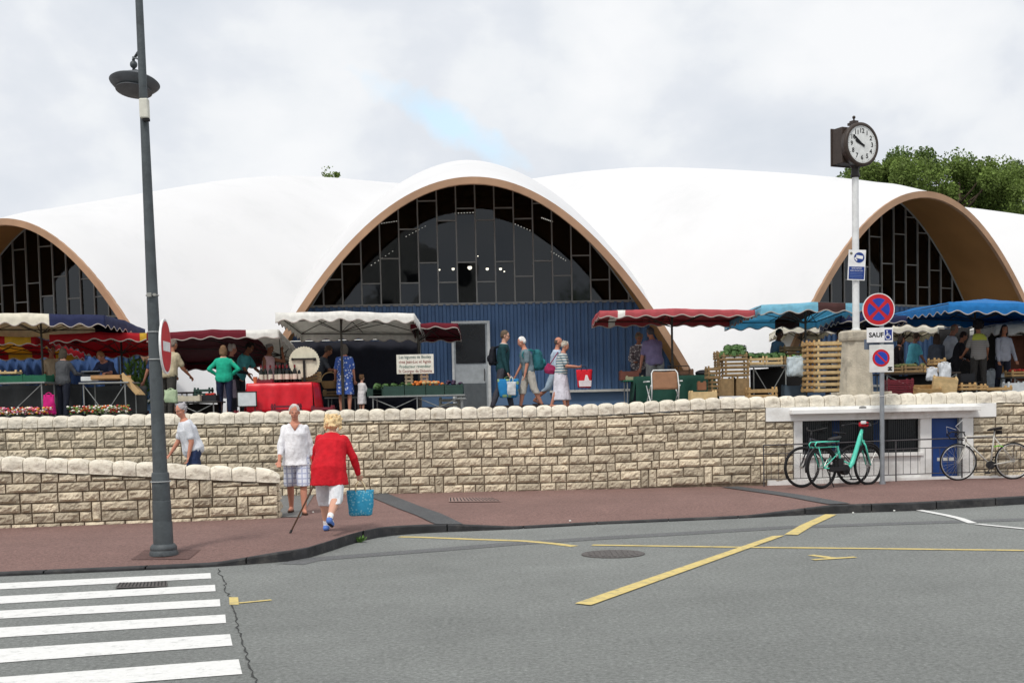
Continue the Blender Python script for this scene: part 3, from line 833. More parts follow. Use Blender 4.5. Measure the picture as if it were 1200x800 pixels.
for g in range(NG):
    ang = g * DA + A0; hin = lambda x: shell_h(GP, x, g) - TH
    Rz = Matrix.Rotation(ang, 4, 'Z')
    # in the gore frame: x lateral, outward = -y
    random.seed(40 + g)
    front = g in (0, 1, 2, 11, 12)
    xm = 5.9
    while hin(xm) < HW: xm -= .02
    sp = .485; nmu = int(xm / sp) + 1
    gb = MB(); fb = MB()
    xs_ = sorted({-xm, xm} | {k * sp + .1 for k in range(-nmu, nmu + 1) if abs(k * sp + .1) < xm})
    for i in range(len(xs_) - 1):
        a, b = xs_[i], xs_[i + 1]; ha, hb = hin(a), hin(b)
        if not front:
            gb.quad((a, -GP, EYE + HW), (b, -GP, EYE + HW), (b, -GP, EYE + hb), (a, -GP, EYE + ha)); continue
        # transoms, staggered from column to column
        hs = [HW]; z = HW + (.55 if i % 2 else 1.05) + random.choice((0, .0, .12))
        while z < max(ha, hb) - .25: hs.append(z); z += random.choice((1.35, 1.45, 1.55))
        for j, z0 in enumerate(hs):
            z1 = hs[j + 1] if j + 1 < len(hs) else None
            t0, t1 = (min(z1, ha), min(z1, hb)) if z1 else (ha, hb)
            z0a, z0b = min(z0, ha), min(z0, hb)
            gb.quad((a + .004, -GP, EYE + z0a + .004), (b - .004, -GP, EYE + z0b + .004), (b - .004, -GP, EYE + t1), (a + .004, -GP, EYE + t0))
            if j > 0: 
                fb.bb(a + .014, b - .014, -GP - .03, -GP - .002, EYE + z0 - .016, EYE + z0 + .016)
        if i > 0: fb.bb(a - .017, a + .017, -GP - .045, -GP - .002, EYE + HW, EYE + ha + .05)
    wo = gb.build('arch_window', M_glass, hall, M=Rz, fix=False)
    if front:
        ap = [(lerp(-xm, xm, k / 40), -GP - .03, EYE + hin(lerp(-xm, xm, k / 40)) - .02) for k in range(41)]
        fb.tube(ap, .03, 4); fb.bb(-xm, xm, -GP - .05, -GP, EYE + HW - .03, EYE + HW + .03)
        fb.build('frame', M_mull, wo)
    # panelling below
    wall_b = MB(); xm2 = 6.0; x = -xm2; pit = .19; prev = None; pts = []
    k = 0
    while x < xm2:
        for fx, dy in ((0, 0), (.42, 0), (.52, .05), (.90, .05)): pts.append((x + fx * pit, dy))
        x += pit
    for (xa, ya), (xb, yb) in zip(pts, pts[1:]):
        ta = min(HW, shell_h(GP, xa, g) - TH + .12); tb = min(HW, shell_h(GP, xb, g) - TH + .12)
        if ta < -.3 or tb < -.3: continue
        wall_b.quad((xa, -GP - ya, EYE - .35), (xb, -GP - yb, EYE - .35), (xb, -GP - yb, EYE + tb), (xa, -GP - ya, EYE + ta))
    wall_b.build('panelling', M_cont, hall, M=Rz, fix=False)
    if front:
        q = MB(); q.bb(-5.6, 5.6, -GP - .06, -GP - .046, EYE - .4, EYE + .33); q.build('plinth', M_contl, hall, M=Rz)
        q = MB(); q.bb(x_bench if g == 0 else -5.0, 5.3, -GP - .20, -GP - .062, EYE + .30, EYE + .36); q.build('bench_ledge', rgb(200, 200, 195), hall, M=Rz)
# the door in the central panelling
YD = HYC - GP - .22
a = P(530, 377, YD); b = P(575, 472, YD)
dl = MB(); RG = Matrix.Rotation(A0, 4, 'Z'); RI = RG.inverted()
x0, x1 = (RI @ Vector((a.x - HX, YD - HYC, 0))).x, (RI @ Vector((b.x - HX, YD - HYC, 0))).x; zt_, zb_ = P(530, 377, YD).z, 1.6
y = -GP - .22
dm = rgb(205, 208, 208); gd = rgb(92, 98, 102, rough=.5)
dl.bb(x0, x1, y, y + .15, zb_, zt_); door = dl.build('door', rgb(168, 174, 178), hall); door.matrix_local = RG
z1 = P(550, 380, YD).z; z2 = P(550, 425.5, YD).z; z3 = P(550, 449, YD).z
q = MB(); q.bb(x0 + .07, x1 - .10, y - .02, y - .002, z2, z1); q.build('pane', M_dark, door)
q = MB(); q.bb(x0 + .07, x1 - .10, y - .02, y - .002, zb_, z3); q.build('kick_panel', gd, door)
q = MB(); q.tube([(x1 - .14, y - .03, z2 - .15), (x1 - .14, y - .07, z2 - .18), (x1 - .14, y - .07, z2 - .42), (x1 - .14, y - .03, z2 - .45)], .012, 6); q.build('handle', rgb(90, 90, 90, metal=.7, rough=.4), door)
q = MB(); q.bb(x0 - .03, x1 + .02, y - .035, y - .0, zt_ - .05, zt_ + .01); q.bb(x1 - .05, x1 + .02, y - .033, y, zb_, zt_ - .052); q.bb(x0 - .03, x0 + .03, y - .033, y, zb_, zt_ - .052); q.build('frame', dm, door)
# interior: floor, stall blocks, hanging lamps
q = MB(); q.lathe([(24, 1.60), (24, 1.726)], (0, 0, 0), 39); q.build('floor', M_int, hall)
q = MB(); random.seed(9)
for i in range(14):
    w = random.uniform(1.5, 4); q.box((random.uniform(-12, 12), random.uniform(-18, 5), EYE + 1.6 + random.uniform(0, 1.2)), (w, .3, random.uniform(.8, 1.6)))
q.build('stall_fascia', rgb(95, 88, 80), hall)
M_lamp = bpy.data.materials.new('lamp_glow'); M_lamp.use_nodes = True
bb_ = M_lamp.node_tree.nodes['Principled BSDF']; bb_.inputs['Emission Color'].default_value = (1, .93, .75, 1); bb_.inputs['Emission Strength'].default_value = 7; bb_.inputs['Base Color'].default_value = (.8, .8, .8, 1)
pend = None
for i, (px, py, r) in enumerate(((515, 316, .028), (531, 315, .045), (550.5, 313.5, .068), (571, 315, .042), (586.5, 315, .042), (591, 318, .024), (548, 390, .02))):
    Yp = 36 + (i % 3) * 1.5; c = P(px, py, Yp)
    if i == 6: c = P(560, 300, 41)
    k = thing('pendant_lamp', ['small glowing pendant lamp behind the big arch glass, leftmost of the row', 'glowing pendant lamp behind the arch glass, second from the left', 'largest and brightest glowing pendant lamp in the middle of the arch glass', 'glowing pendant lamp behind the arch glass, just right of the largest one', 'warm glowing pendant lamp right end of the row, the upper one of the close pair', 'tiny glowing pendant lamp right end of the row, the lower one of the close pair', 'dim pendant lamp hanging above the row behind the arch glass'][i], 'lamp', tuple(c), 0, 'pendant lamps inside the hall')
    q = MB(); q.ball((0, 0, 0), r, 12, 8); q.build('bulb', M_lamp, k, smooth=True)
    q = MB(); q.lathe([(r * 1.0, r * .5), (r * 1.3, r * .55), (r * .6, r * 1.6), (.01, r * 1.7)], (0, 0, 0), 12); q.tube([(0, 0, r * 1.6), (0, 0, 1.5)], .006, 4); q.build('shade', rgb(60, 60, 60), k)

# pale building across the street, behind the viewpoint (only seen mirrored in the glass)
q = thing('town_house', 'pale gabled town house across the street behind the viewpoint', 'house', (-3, -32, 0))
w = MB(); w.bb(-7, 7, -5, 5, 0, 8.5); w.add([(-7, 5, 8.5), (7, 5, 8.5), (0, 5, 13), (-7, -5, 8.5), (7, -5, 8.5), (0, -5, 13)], [(0, 1, 2), (3, 5, 4), (0, 2, 5, 3), (1, 4, 5, 2)])
w.build('wall', mat('render_pale', (.6, .58, .53), .8, .08, 1), q)
for i in range(4):
    for j in range(3):
        w = MB(); w.bb(-5.6 + i * 3.4, -4.4 + i * 3.4, 4.98, 5.03, 1 + j * 2.8, 2.7 + j * 2.8); w.build('window', M_dark, q)
# ------------------------------------------------------------------ people
SKIN = {'fair': rgb(208, 160, 138, bump=.05, var=.05), 'tan': rgb(165, 112, 86, bump=.05, var=.06), 'red': rgb(198, 138, 115, bump=.05, var=.06), 'dark': rgb(92, 62, 48, bump=.05, var=.06)}
M_eye = rgb(235, 232, 225, rough=.3); M_pupil = rgb(35, 28, 22, rough=.3); M_lip = rgb(160, 95, 88); M_black = rgb(28, 28, 30)
Z3 = Vector((0, 0, 1))
def cloth(c, **k):
    return c if not isinstance(c, tuple) else rgb(*c, rough=.85, var=.14, bump=.6, bscale=22, **k)
def pattern_mat(name, c1, c2, c3=None, scale=14, kind='floral'):
    """printed fabric"""
    if name in MATS: return MATS[name]
    m = mat(name, c1, .85, .05, 8, .2, 30); nt = m.node_tree; N = nt.nodes; L = nt.links; b = N['Principled BSDF']
    tc = N.new('ShaderNodeTexCoord')
    if kind == 'floral':
        v = N.new('ShaderNodeTexVoronoi'); v.inputs['Scale'].default_value = scale; L.new(tc.outputs['Object'], v.inputs['Vector'])
        r = N.new('ShaderNodeMath'); r.operation = 'LESS_THAN'; r.inputs[1].default_value = .36; L.new(v.outputs['Distance'], r.inputs[0]); fac = r.outputs[0]
    elif kind == 'check':
        fac = None
        for ax in (0, 2):
            sx = N.new('ShaderNodeSeparateXYZ'); L.new(tc.outputs['Object'], sx.inputs[0])
            a = N.new('ShaderNodeMath'); a.operation = 'MULTIPLY'; a.inputs[1].default_value = scale; L.new(sx.outputs[ax], a.inputs[0])
            f = N.new('ShaderNodeMath'); f.operation = 'FRACT'; L.new(a.outputs[0], f.inputs[0])
            l = N.new('ShaderNodeMath'); l.operation = 'LESS_THAN'; l.inputs[1].default_value = .25; L.new(f.outputs[0], l.inputs[0])
            if fac is None: fac = l.outputs[0]
            else:
                q = N.new('ShaderNodeMath'); q.operation = 'MAXIMUM'; L.new(fac, q.inputs[0]); L.new(l.outputs[0], q.inputs[1]); fac = q.outputs[0]
    else:  # stripes in z
        sx = N.new('ShaderNodeSeparateXYZ'); L.new(tc.outputs['Object'], sx.inputs[0])
        a = N.new('ShaderNodeMath'); a.operation = 'MULTIPLY'; a.inputs[1].default_value = scale; L.new(sx.outputs[2], a.inputs[0])
        f = N.new('ShaderNodeMath'); f.operation = 'FRACT'; L.new(a.outputs[0], f.inputs[0])
        l = N.new('ShaderNodeMath'); l.operation = 'LESS_THAN'; l.inputs[1].default_value = .5; L.new(f.outputs[0], l.inputs[0]); fac = l.outputs[0]
    mx = N.new('ShaderNodeMix'); mx.data_type = 'RGBA'; L.new(fac, mx.inputs[0]); mx.inputs[6].default_value = (*c1, 1); mx.inputs[7].default_value = (*c2, 1)
    L.new(mx.outputs[2], b.inputs['Base Color']); return m
def person(label, px, ptop, Y, face=0, H=None, zf=None, top=None, sleeve='short', bottom=None, legs='long', hem=None, skin='fair', hair=(70, 50, 38), style='short',
           lean=6, yaw=0, nod=8, armL=(10, 8, 15), armR=(10, 8, 15), legL=(4, 6), legR=(-4, 4), fat=1.0, shoes=(50, 45, 42), fine=False, collar=None, glasses=None,
           outer=None, cat='person', female=False, socks=None, pyf=None, child=False, neckline=False):
    """armX = (swing forward, abduct, elbow flex[, forearm inward]) ; legX = (thigh forward, knee flex) degrees. face: 0 = towards camera, 90 = facing picture right"""
    zg = zf if zf is not None else zt(P(px, 470, Y).x)
    pp = P(px, ptop, Y)
    stand = pp.z - zg
    ln = rad(lean)
    if H is None: H = stand / (.52 + .48 * math.cos(ln * .9))
    k = H / 1.7
    # pose: side +1 is the person's left (+x when facing -y)
    A = {}
    hs = .088 if not female else .092
    def leg(s, a, kn):
        a, kn = rad(a), rad(kn); sp = .035
        d1 = Vector((s * sp, -math.sin(a), -math.cos(a))); kn_ = d1 * .41 * k
        a2 = a - kn; d2 = Vector((s * .0, -math.sin(a2), -math.cos(a2)))
        return kn_, kn_ + d2 * .40 * k, a2
    kL, aL, _ = leg(1, *legL); kR, aR, _ = leg(-1, *legR)
    low = min(aL.z, aR.z); pel = Vector((0, 0, -low + .075 * k))
    upv = Vector((0, -math.sin(ln), math.cos(ln))); fw = Vector((0, -math.cos(ln), -math.sin(ln))); rt = Vector((1, 0, 0))
    sh = pel + upv * .50 * k; nb = pel + upv * .555 * k
    hl = rad(lean * .55 + nod); hup = Vector((0, -math.sin(hl), math.cos(hl)))
    yw = rad(yaw); Rz = Matrix.Rotation(yw, 3, 'Z')
    hf = Rz @ Vector((0, -math.cos(hl), -math.sin(hl))); hrt = hf.cross(hup).normalized() * -1
    hup = (hup + Vector((0, 0, 0))).normalized(); hf = (hf - hup * hf.dot(hup)).normalized(); hrt = hup.cross(hf).normalized()
    hs_ = 1.0 if not child else 1.35
    hc = nb + upv * .028 * k + hup * (.108 * k * hs_) + hf * .012 * k
    body = MB(); fat_ = fat
    tor = [(-.075, .105, .10), (-.03, .150, .115), (.03, .158 * (1.06 if female else 1), .122), (.15, .130 * (.93 if female else 1.03), .108), (.27, .142, .118), (.37, .155, .115), (.435, .150, .098), (.475, .126, .082), (.51, .088, .066), (.55, .055, .052)]
    def torso(mb, inf, z0=-.1, z1=.56, belly=0.0, flare=0.0, wmul=1.0):
        rr = []
        pts = [t for t in tor if z0 <= t[0] <= z1]
        for z, w, d in pts:
            f = fat_ if z < .40 else 1 + (fat_ - 1) * .4
            if inf > .011 and .02 < z < .3: w = max(w, .143)
            fl = flare * max(0, (.30 - z)) 
            rr.append((pel + upv * z * k + fw * (belly * math.sin(max(0, min(1, (z + .05) / .4)) * PI)) * k, rt * ((w * f * wmul + inf + fl) * k), fw * ((d * f + inf + fl) * k)))
        mb.loft(rr, 18)
    torso(body, 0)
    J = {}
    for s, lg, (kk, aa), pose in ((1, 'L', (kL, aL), legL), (-1, 'R', (kR, aR), legR)):
        hip = pel + rt * s * hs * k * (fat_ * .9 + .1); kn = hip + kk; an = hip + aa
        J['hip' + lg] = hip; J['kn' + lg] = kn; J['an' + lg] = an
        f = lerp(1, fat_, .7)
        body.cap(hip, kn, .082 * k * f, .052 * k * f, 12); body.cap(kn, kn.lerp(an, .35), .052 * k * f, .054 * k * f); body.cap(kn.lerp(an, .35), an, .054 * k * f, .033 * k)
        toe = an + Vector((s * .02, -.13, -.035)) * k if pose[1] - pose[0] < 25 else an + Vector((0, -.10, -.09)) * k
        J['toe' + lg] = toe
        body.cap(an + Vector((0, .02, -.03)) * k, toe, .036 * k, .026 * k, 10)
    hands = {}
    for s, lg, arm in ((1, 'L', armL), (-1, 'R', armR)):
        fa, ab, el = rad(arm[0]), rad(arm[1]), rad(arm[2]); inw = rad(arm[3]) if len(arm) > 3 else ab * .3
        shj = sh + rt * s * .150 * k * (1 + (fat_ - 1) * .35) - upv * .062 * k
        d1 = Vector((s * math.sin(ab), -math.sin(fa) * math.cos(ab), -math.cos(fa) * math.cos(ab)))
        elb = shj + d1 * .285 * k
        f2 = fa + el; d2 = Vector((s * math.sin(inw), -math.sin(f2) * math.cos(inw), -math.cos(f2) * math.cos(inw)))
        wr = elb + d2 * .245 * k
        J['sh' + lg] = shj; J['el' + lg] = elb; J['wr' + lg] = wr
        f = lerp(1, fat_, .6)
        body.cap(shj, elb, .050 * k * f, .038 * k * f); body.cap(elb, wr, .038 * k * f, .025 * k)
        # hand: palm, four curled fingers, thumb
        side = d2.cross(fw if abs(d2.dot(fw)) < .9 else upv).normalized(); pn = d2.cross(side).normalized()
        if pn.dot(Vector((-s, 0, 0))) < 0: pn = -pn
        side = pn.cross(d2).normalized()
        if side.y > 0: side = -side         # thumb side points forwards
        pc = wr + d2 * .045 * k
        body.loft([(wr, side * .022 * k, pn * .017 * k), (wr + d2 * .03 * k, side * .032 * k, pn * .016 * k), (wr + d2 * .085 * k, side * .038 * k, pn * .014 * k)], 10)
        fr_ = .0088 * k * (1 if fine else 1.15); cur = .65 if len(arm) < 5 else arm[4]
        for q, (o_, l_) in enumerate(((.028, .066), (.010, .074), (-.009, .069), (-.027, .054))):
            b0 = wr + d2 * .08 * k + side * o_ * k
            m1 = b0 + (d2 * math.cos(cur * .5) + pn * math.sin(cur * .5)) * l_ * .5 * k
            m2 = m1 + (d2 * math.cos(cur * 1.8) + pn * math.sin(cur * 1.8)) * l_ * .5 * k
            body.cap(b0, m1, fr_, fr_ * .95, 7); body.cap(m1, m2, fr_ * .95, fr_ * .8, 7)
        t0 = wr + d2 * .03 * k + side * .026 * k; t1 = t0 + (d2 * .7 + side * .6 + pn * .25).normalized() * .035 * k
        body.cap(t0, t1, .011 * k, .0098 * k, 7); body.cap(t1, t1 + (d2 * .9 + pn * .4).normalized() * .028 * k, .0098 * k, .008 * k, 7)
        hands[lg] = wr + d2 * .10 * k + pn * .012 * k
    # neck and head
    for s in (-1, 1): body.cap(nb - upv * .035 * k, sh + rt * s * .10 * k - upv * .045 * k, .045 * k, .045 * k, 10)
    body.cap(nb - upv * .03 * k, hc - hup * .06 * k - hf * .012 * k, .053 * k * (1.0 if not female else .88), .048 * k, 12)
    HM = Matrix((hrt, hf, hup)).transposed()    # local: x right, y forward, z up
    hk_ = k * hs_
    def hb(mb, c, r, seg=14): mb.ball(hc + HM @ (Vector(c) * hk_), tuple(v * hk_ for v in r), seg, 10, 0, HM)
    hb(body, (0, -.012, .022), (.073, .092, .092)); hb(body, (0, .018, -.03), (.058, .066, .078)); hb(body, (0, .045, -.085), (.030, .028, .024))
    hb(body, (0, .085, -.014), (.012, .018, .022)); hb(body, (0, .088, -.026), (.017, .014, .011)); hb(body, (0, .072, .012), (.052, .018, .010))
    for s in (-1, 1): hb(body, (s * .074, -.005, -.008), (.010, .018, .030)); hb(body, (s * .036, .055, -.035), (.022, .02, .022))
    hb(body, (0, .078, -.056), (.022, .010, .011))
    rx = pp.x - (Matrix.Rotation(rad(face), 3, 'Z') @ hc).x
    root = thing('person', label, cat, (rx, Y, zg), rad(face))
    vx = .0072 if fine else .0105
    bo = remesh(body, vx * max(.7, k), 'body', SKIN[skin], root, 0, smooth_it=2)
    # facial features
    mb = MB()
    for s in (-1, 1):
        e = MB(); hb(e, (s * .028, .068, .004), (.013, .010, .008), 10); eo = e.build('eye', M_eye, root, smooth=True)
        if fine:
            e = MB(); hb(e, (s * .028, .0775, .004), (.0055, .003, .0055), 8); e.build('pupil', M_pupil, eo)
        e = MB(); hb(e, (s * .03, .079, .024), (.016, .004, .004), 8); e.build('eyebrow', rgb(*[int(v * .75) for v in hair]), root)
    e = MB(); hb(e, (0, .0855, -.056), (.022, .004, .006), 10); e.build('mouth', M_lip, root, smooth=True)
    if glasses:
        e = MB()
        for s in (-1, 1):
            q = [hc + HM @ (Vector((s * .03 + .019 * math.cos(w), .096, .004 + .015 * math.sin(w))) * hk_) for w in [2 * PI * i / 12 for i in range(13)]]
            e.tube(q, .0022 * hk_, 5)
            if glasses == 'sun': hb(e, (s * .03, .094, .004), (.019, .004, .015), 10)
            e.tube([hc + HM @ (Vector(v) * hk_) for v in ((s * .049, .096, .006), (s * .075, .05, .008), (s * .078, -.01, .004))], .002 * hk_, 5)
        e.tube([hc + HM @ (Vector(v) * hk_) for v in ((-.011, .097, .006), (.011, .097, .006))], .002 * hk_, 5)
        e.build('glasses', M_black, root)
    # hair
    if style:
        h = MB(); hcol = rgb(*hair, rough=.75, var=.25, bump=.6, bscale=70)
        rr = random.Random(len(label) * 7 + int(px))
        if style in ('short', 'bald', 'curly', 'bob', 'long', 'bun'):
            if style == 'bald':
                hb(h, (0, -.026, .010), (.0790, .082, .060)); hb(h, (0, -.040, -.02), (.076, .066, .045))
            else:
                hb(h, (0, -.022, .036), (.081, .092, .088)); hb(h, (0, -.045, -.005), (.078, .066, .065))
        if style == 'curly':
            for i in range(26):
                a = rr.uniform(0, 2 * PI); z = rr.uniform(-.3, 1)
                hb(h, (.075 * math.cos(a) * math.sqrt(1 - z * z * .6), -.025 + .078 * math.sin(a) * (1 if math.sin(a) < 0 else .5), .03 + .078 * z), (.026, .026, .024), 7)
        if style in ('bob', 'long'):
            dn = -.09 if style == 'bob' else -.22
            hb(h, (0, -.055, dn * .55), (.085, .05, .085 - dn * .3))
            for s in (-1, 1): hb(h, (s * .07, -.015, dn * .4), (.026, .05, .07 - dn * .3))
        if style == 'bun': hb(h, (0, -.11, .05), (.038, .035, .036))
        if style == 'bigcurl':
            hb(h, (0, -.03, .02), (.094, .094, .092)); hb(h, (0, -.06, -.04), (.104, .06, .075))
            for i in range(90):
                a = rr.uniform(0, 2 * PI); z = rr.uniform(-1.1, 1)
                q_ = rr.uniform(.9, 1.22); hb(h, (.100 * q_ * math.cos(a), -.03 + .092 * q_ * math.sin(a) * (1 if math.sin(a) < 0 else .45), -.005 + .085 * z), (rr.uniform(.010, .022), .018, rr.uniform(.016, .034)), 7)
        if style == 'afro':
            hb(h, (0, -.03, .04), (.12, .115, .115))
            for i in range(50):
                a = rr.uniform(0, 2 * PI); z = rr.uniform(-.8, 1); q = math.sqrt(max(0, 1 - z * z))
                hb(h, (.11 * math.cos(a) * q, -.035 + .105 * math.sin(a) * q, .04 + .11 * z), (.03, .03, .03), 7)
        remesh(h, (.007 if fine else .011) * hk_, 'hair', hcol, root, .009 * hk_, 26 / hk_, 1)
    # clothes
    cv = .009 if fine else .012
    def garment(mb, name, m, amp=.007, sc=9): return remesh(mb, cv * max(.75, k), name, m, root, amp * k, sc / k, 2)
    if top is not None:
        g = MB(); z0 = hem if hem is not None else -.06
        if hem is not None and hem < -.1:
            lowp = pel + Vector((0, 0, 1)) * hem * k
            rr2 = [(lowp, rt * (.192 * fat_ + .032) * k, Vector((0, -1, 0)) * (.15 * fat_ + .035) * k)]
            for z, w, d in [(-.03, .172, .135), (.03, .170, .132), (.15, .158, .122), (.27, .152, .122)] + [t for t in tor if t[0] >= .3 and t[0] <= .53]:
                f = fat_ if z < .40 else 1 + (fat_ - 1) * .4
                rr2.append((pel + upv * z * k, rt * (w * f + (.030 if z < .4 else .014)) * k, fw * (d * f + (.034 if z < .4 else .016)) * k))
            g.loft(rr2, 18)
        else:
            torso(g, .020, -.08, .53, flare=.03)
        for lg, s in (('L', 1), ('R', -1)):
            f = lerp(1, fat_, .6)
            if sleeve == 'long':
                g.cap(J['sh' + lg], J['el' + lg], .060 * k * f, .050 * k * f); g.cap(J['el' + lg], J['el' + lg].lerp(J['wr' + lg], .97), .052 * k * f, .036 * k * f)
            elif sleeve == 'three':
                g.cap(J['sh' + lg], J['el' + lg], .060 * k * f, .052 * k * f); g.cap(J['el' + lg], J['el' + lg].lerp(J['wr' + lg], .5), .052 * k * f, .044 * k * f)
            elif sleeve == 'short':
                g.cap(J['sh' + lg], J['sh' + lg].lerp(J['el' + lg], .72), .060 * k * f, .058 * k * f)
            else:
                g.cap(J['sh' + lg] - rt * s * .03 * k, J['sh' + lg], .055 * k, .045 * k)
        garment(g, 'top' if legs != 'dress' else 'dress', cloth(top), .0125, 10)
    if outer is not None:
        g = MB(); torso(g, .036, -.08, .52, flare=.04)
        for lg in 'LR': g.cap(J['sh' + lg], J['el' + lg], .075 * k, .058 * k); g.cap(J['el' + lg], J['wr' + lg], .058 * k, .042 * k)
        garment(g, 'jacket', cloth(outer), .012)
    if bottom is not None:
        g = MB(); torso(g, .012, -.08, .10)
        if legs in ('skirt', 'dress', 'longskirt'):
            L_ = {'skirt': -.46, 'dress': -.42, 'longskirt': -.66}[legs] * k
            cx = (J['knL'] + J['knR']) / 2; low_ = Vector((0, cx.y, pel.z + L_))
            sp_ = abs(J['knL'].y - J['knR'].y) * .5
            g.loft([(low_, rt * (.20 * fat_) * k, Vector((0, -1, 0)) * (.165 * fat_ * k + sp_ * .7)), (pel + (low_ - pel) * .5, rt * .19 * fat_ * k, Vector((0, -1, 0)) * (.155 * fat_ * k + sp_ * .3)), (pel, rt * .178 * fat_ * k, fw * .14 * fat_ * k), (pel + upv * .12 * k, rt * .15 * fat_ * k, fw * .125 * fat_ * k)], 18)
        else:
            f = lerp(1, fat_, .7)
            for lg in 'LR':
                hip, kn, an = J['hip' + lg], J['kn' + lg], J['an' + lg]
                if legs == 'long': g.cap(hip, kn, .098 * k * f, .070 * k * f); g.cap(kn, kn.lerp(an, .93), .070 * k * f, .058 * k)
                elif legs == 'shorts': g.cap(hip, hip.lerp(kn, .86), .102 * k * f, .092 * k * f)
                elif legs == 'knee': g.cap(hip, kn, .100 * k * f, .082 * k * f); g.loft([(hip, Vector((.09 * k, 0, 0)), Vector((0, .09 * k, 0))), (kn, Vector((.088 * k, 0, 0)), Vector((0, .088 * k, 0))), (kn.lerp(an, .30), Vector((.083 * k, 0, 0)), Vector((0, .083 * k, 0)))], 14)
                elif legs == 'wide': g.loft([(hip, Vector((.105 * k, 0, 0)), Vector((0, .105 * k, 0))), (kn.lerp(hip, .2), Vector((.104 * k, 0, 0)), Vector((0, .108 * k, 0))), (kn.lerp(an, .10), Vector((.102 * k, 0, 0)), Vector((0, .108 * k, 0)))], 14); g.cap(hip, hip.lerp(kn, .3), .11 * k, .11 * k)
        garment(g, {'long': 'trousers', 'shorts': 'shorts', 'knee': 'cropped_trousers', 'wide': 'shorts'}.get(legs, 'skirt'), cloth(bottom), .0115, 10)
    for lg in 'LR':
        an, toe = J['an' + lg], J['toe' + lg]; g = MB(); dd = (toe - an); dd.normalize()
        if shoes == 'sandal':
            d3 = Vector((dd.x, dd.y, 0)).normalized(); sd_ = d3.cross(Z3)
            c0 = Vector((an.x, an.y, min(an.z, toe.z) - .03 * k)) + d3 * .06 * k; c0.z = max(.008, c0.z)
            g.loft([(c0 - Z3 * .006, d3 * .135 * k, sd_ * .045 * k), (c0 + Z3 * .014, d3 * .135 * k, sd_ * .045 * k)], 16)
            g.build('sandal', rgb(70, 48, 36), root)
        else:
            g.cap(an + Vector((0, .035, -.035)) * k, an + Vector((0, -.01, -.005)) * k, .040 * k, .040 * k, 10); g.cap(an + Vector((0, .03, -.038)) * k, toe, .041 * k, .035 * k, 10)
            remesh(g, .009 * k, 'shoe', cloth(shoes), root, 0, 5, 1)
            if fine and isinstance(shoes, tuple):
                g = MB(); g.cap(an + Vector((0, .035, -.062)) * k, toe + Vector((0, 0, -.022)) * k, .026 * k, .024 * k, 8)
                g.build('sole', rgb(30, 30, 45), root, smooth=True)
                for q in (-1, 1):
                    g = MB(); c0 = an.lerp(toe, .35) + Vector((q * .036 * k, 0, -.012 * k)); g.box(c0, (.01 * k, .05 * k, .012 * k), Matrix.Rotation(rad(30), 3, 'X')); g.build('stripe', rgb(235, 235, 235), root)
        if socks:
            g = MB(); g.cap(an - Vector((0, 0, .01)), an.lerp(J['kn' + lg], .16), .039 * k, .042 * k); g.build('sock', cloth(socks), root, smooth=True)
    if neckline:
        g = MB(); c0 = pel + upv * .50 * k; ww = .070 * k; f0 = .088 * k
        g.loft([(c0 + fw * (f0 + .034 * k) - upv * .085 * k, rt * .006 * k, fw * .008 * k), (c0 + fw * (f0 + .018 * k) - upv * .03 * k, rt * ww * .6, fw * .012 * k), (c0 + fw * f0 * .95 + upv * .02 * k, rt * ww, fw * .02 * k)], 10)
        g.build('neckline', SKIN[skin], root, smooth=True)
    if collar:
        g = MB(); c0 = pel + upv * .515 * k
        g.tube([c0 + rt * .07 * k * math.cos(w) + fw * .065 * k * math.sin(w) for w in [2 * PI * i / 14 for i in range(15)]], .02 * k, 6); g.build('collar', cloth(collar), root, smooth=True)
    Mw = Matrix.Translation((rx, Y, zg)) @ Matrix.Rotation(rad(face), 4, 'Z')
    out = {n: Mw @ v for n, v in J.items()}; out['L'] = Mw @ hands['L']; out['R'] = Mw @ hands['R']; out['root'] = root; out['k'] = k
    out['M'] = Mw; out['pel'] = pel; out['up'] = upv; out['fw'] = fw; out['head'] = Mw @ hc
    return out
def hold(o):
    """nothing: marks that o is held and stays top-level"""
    return o
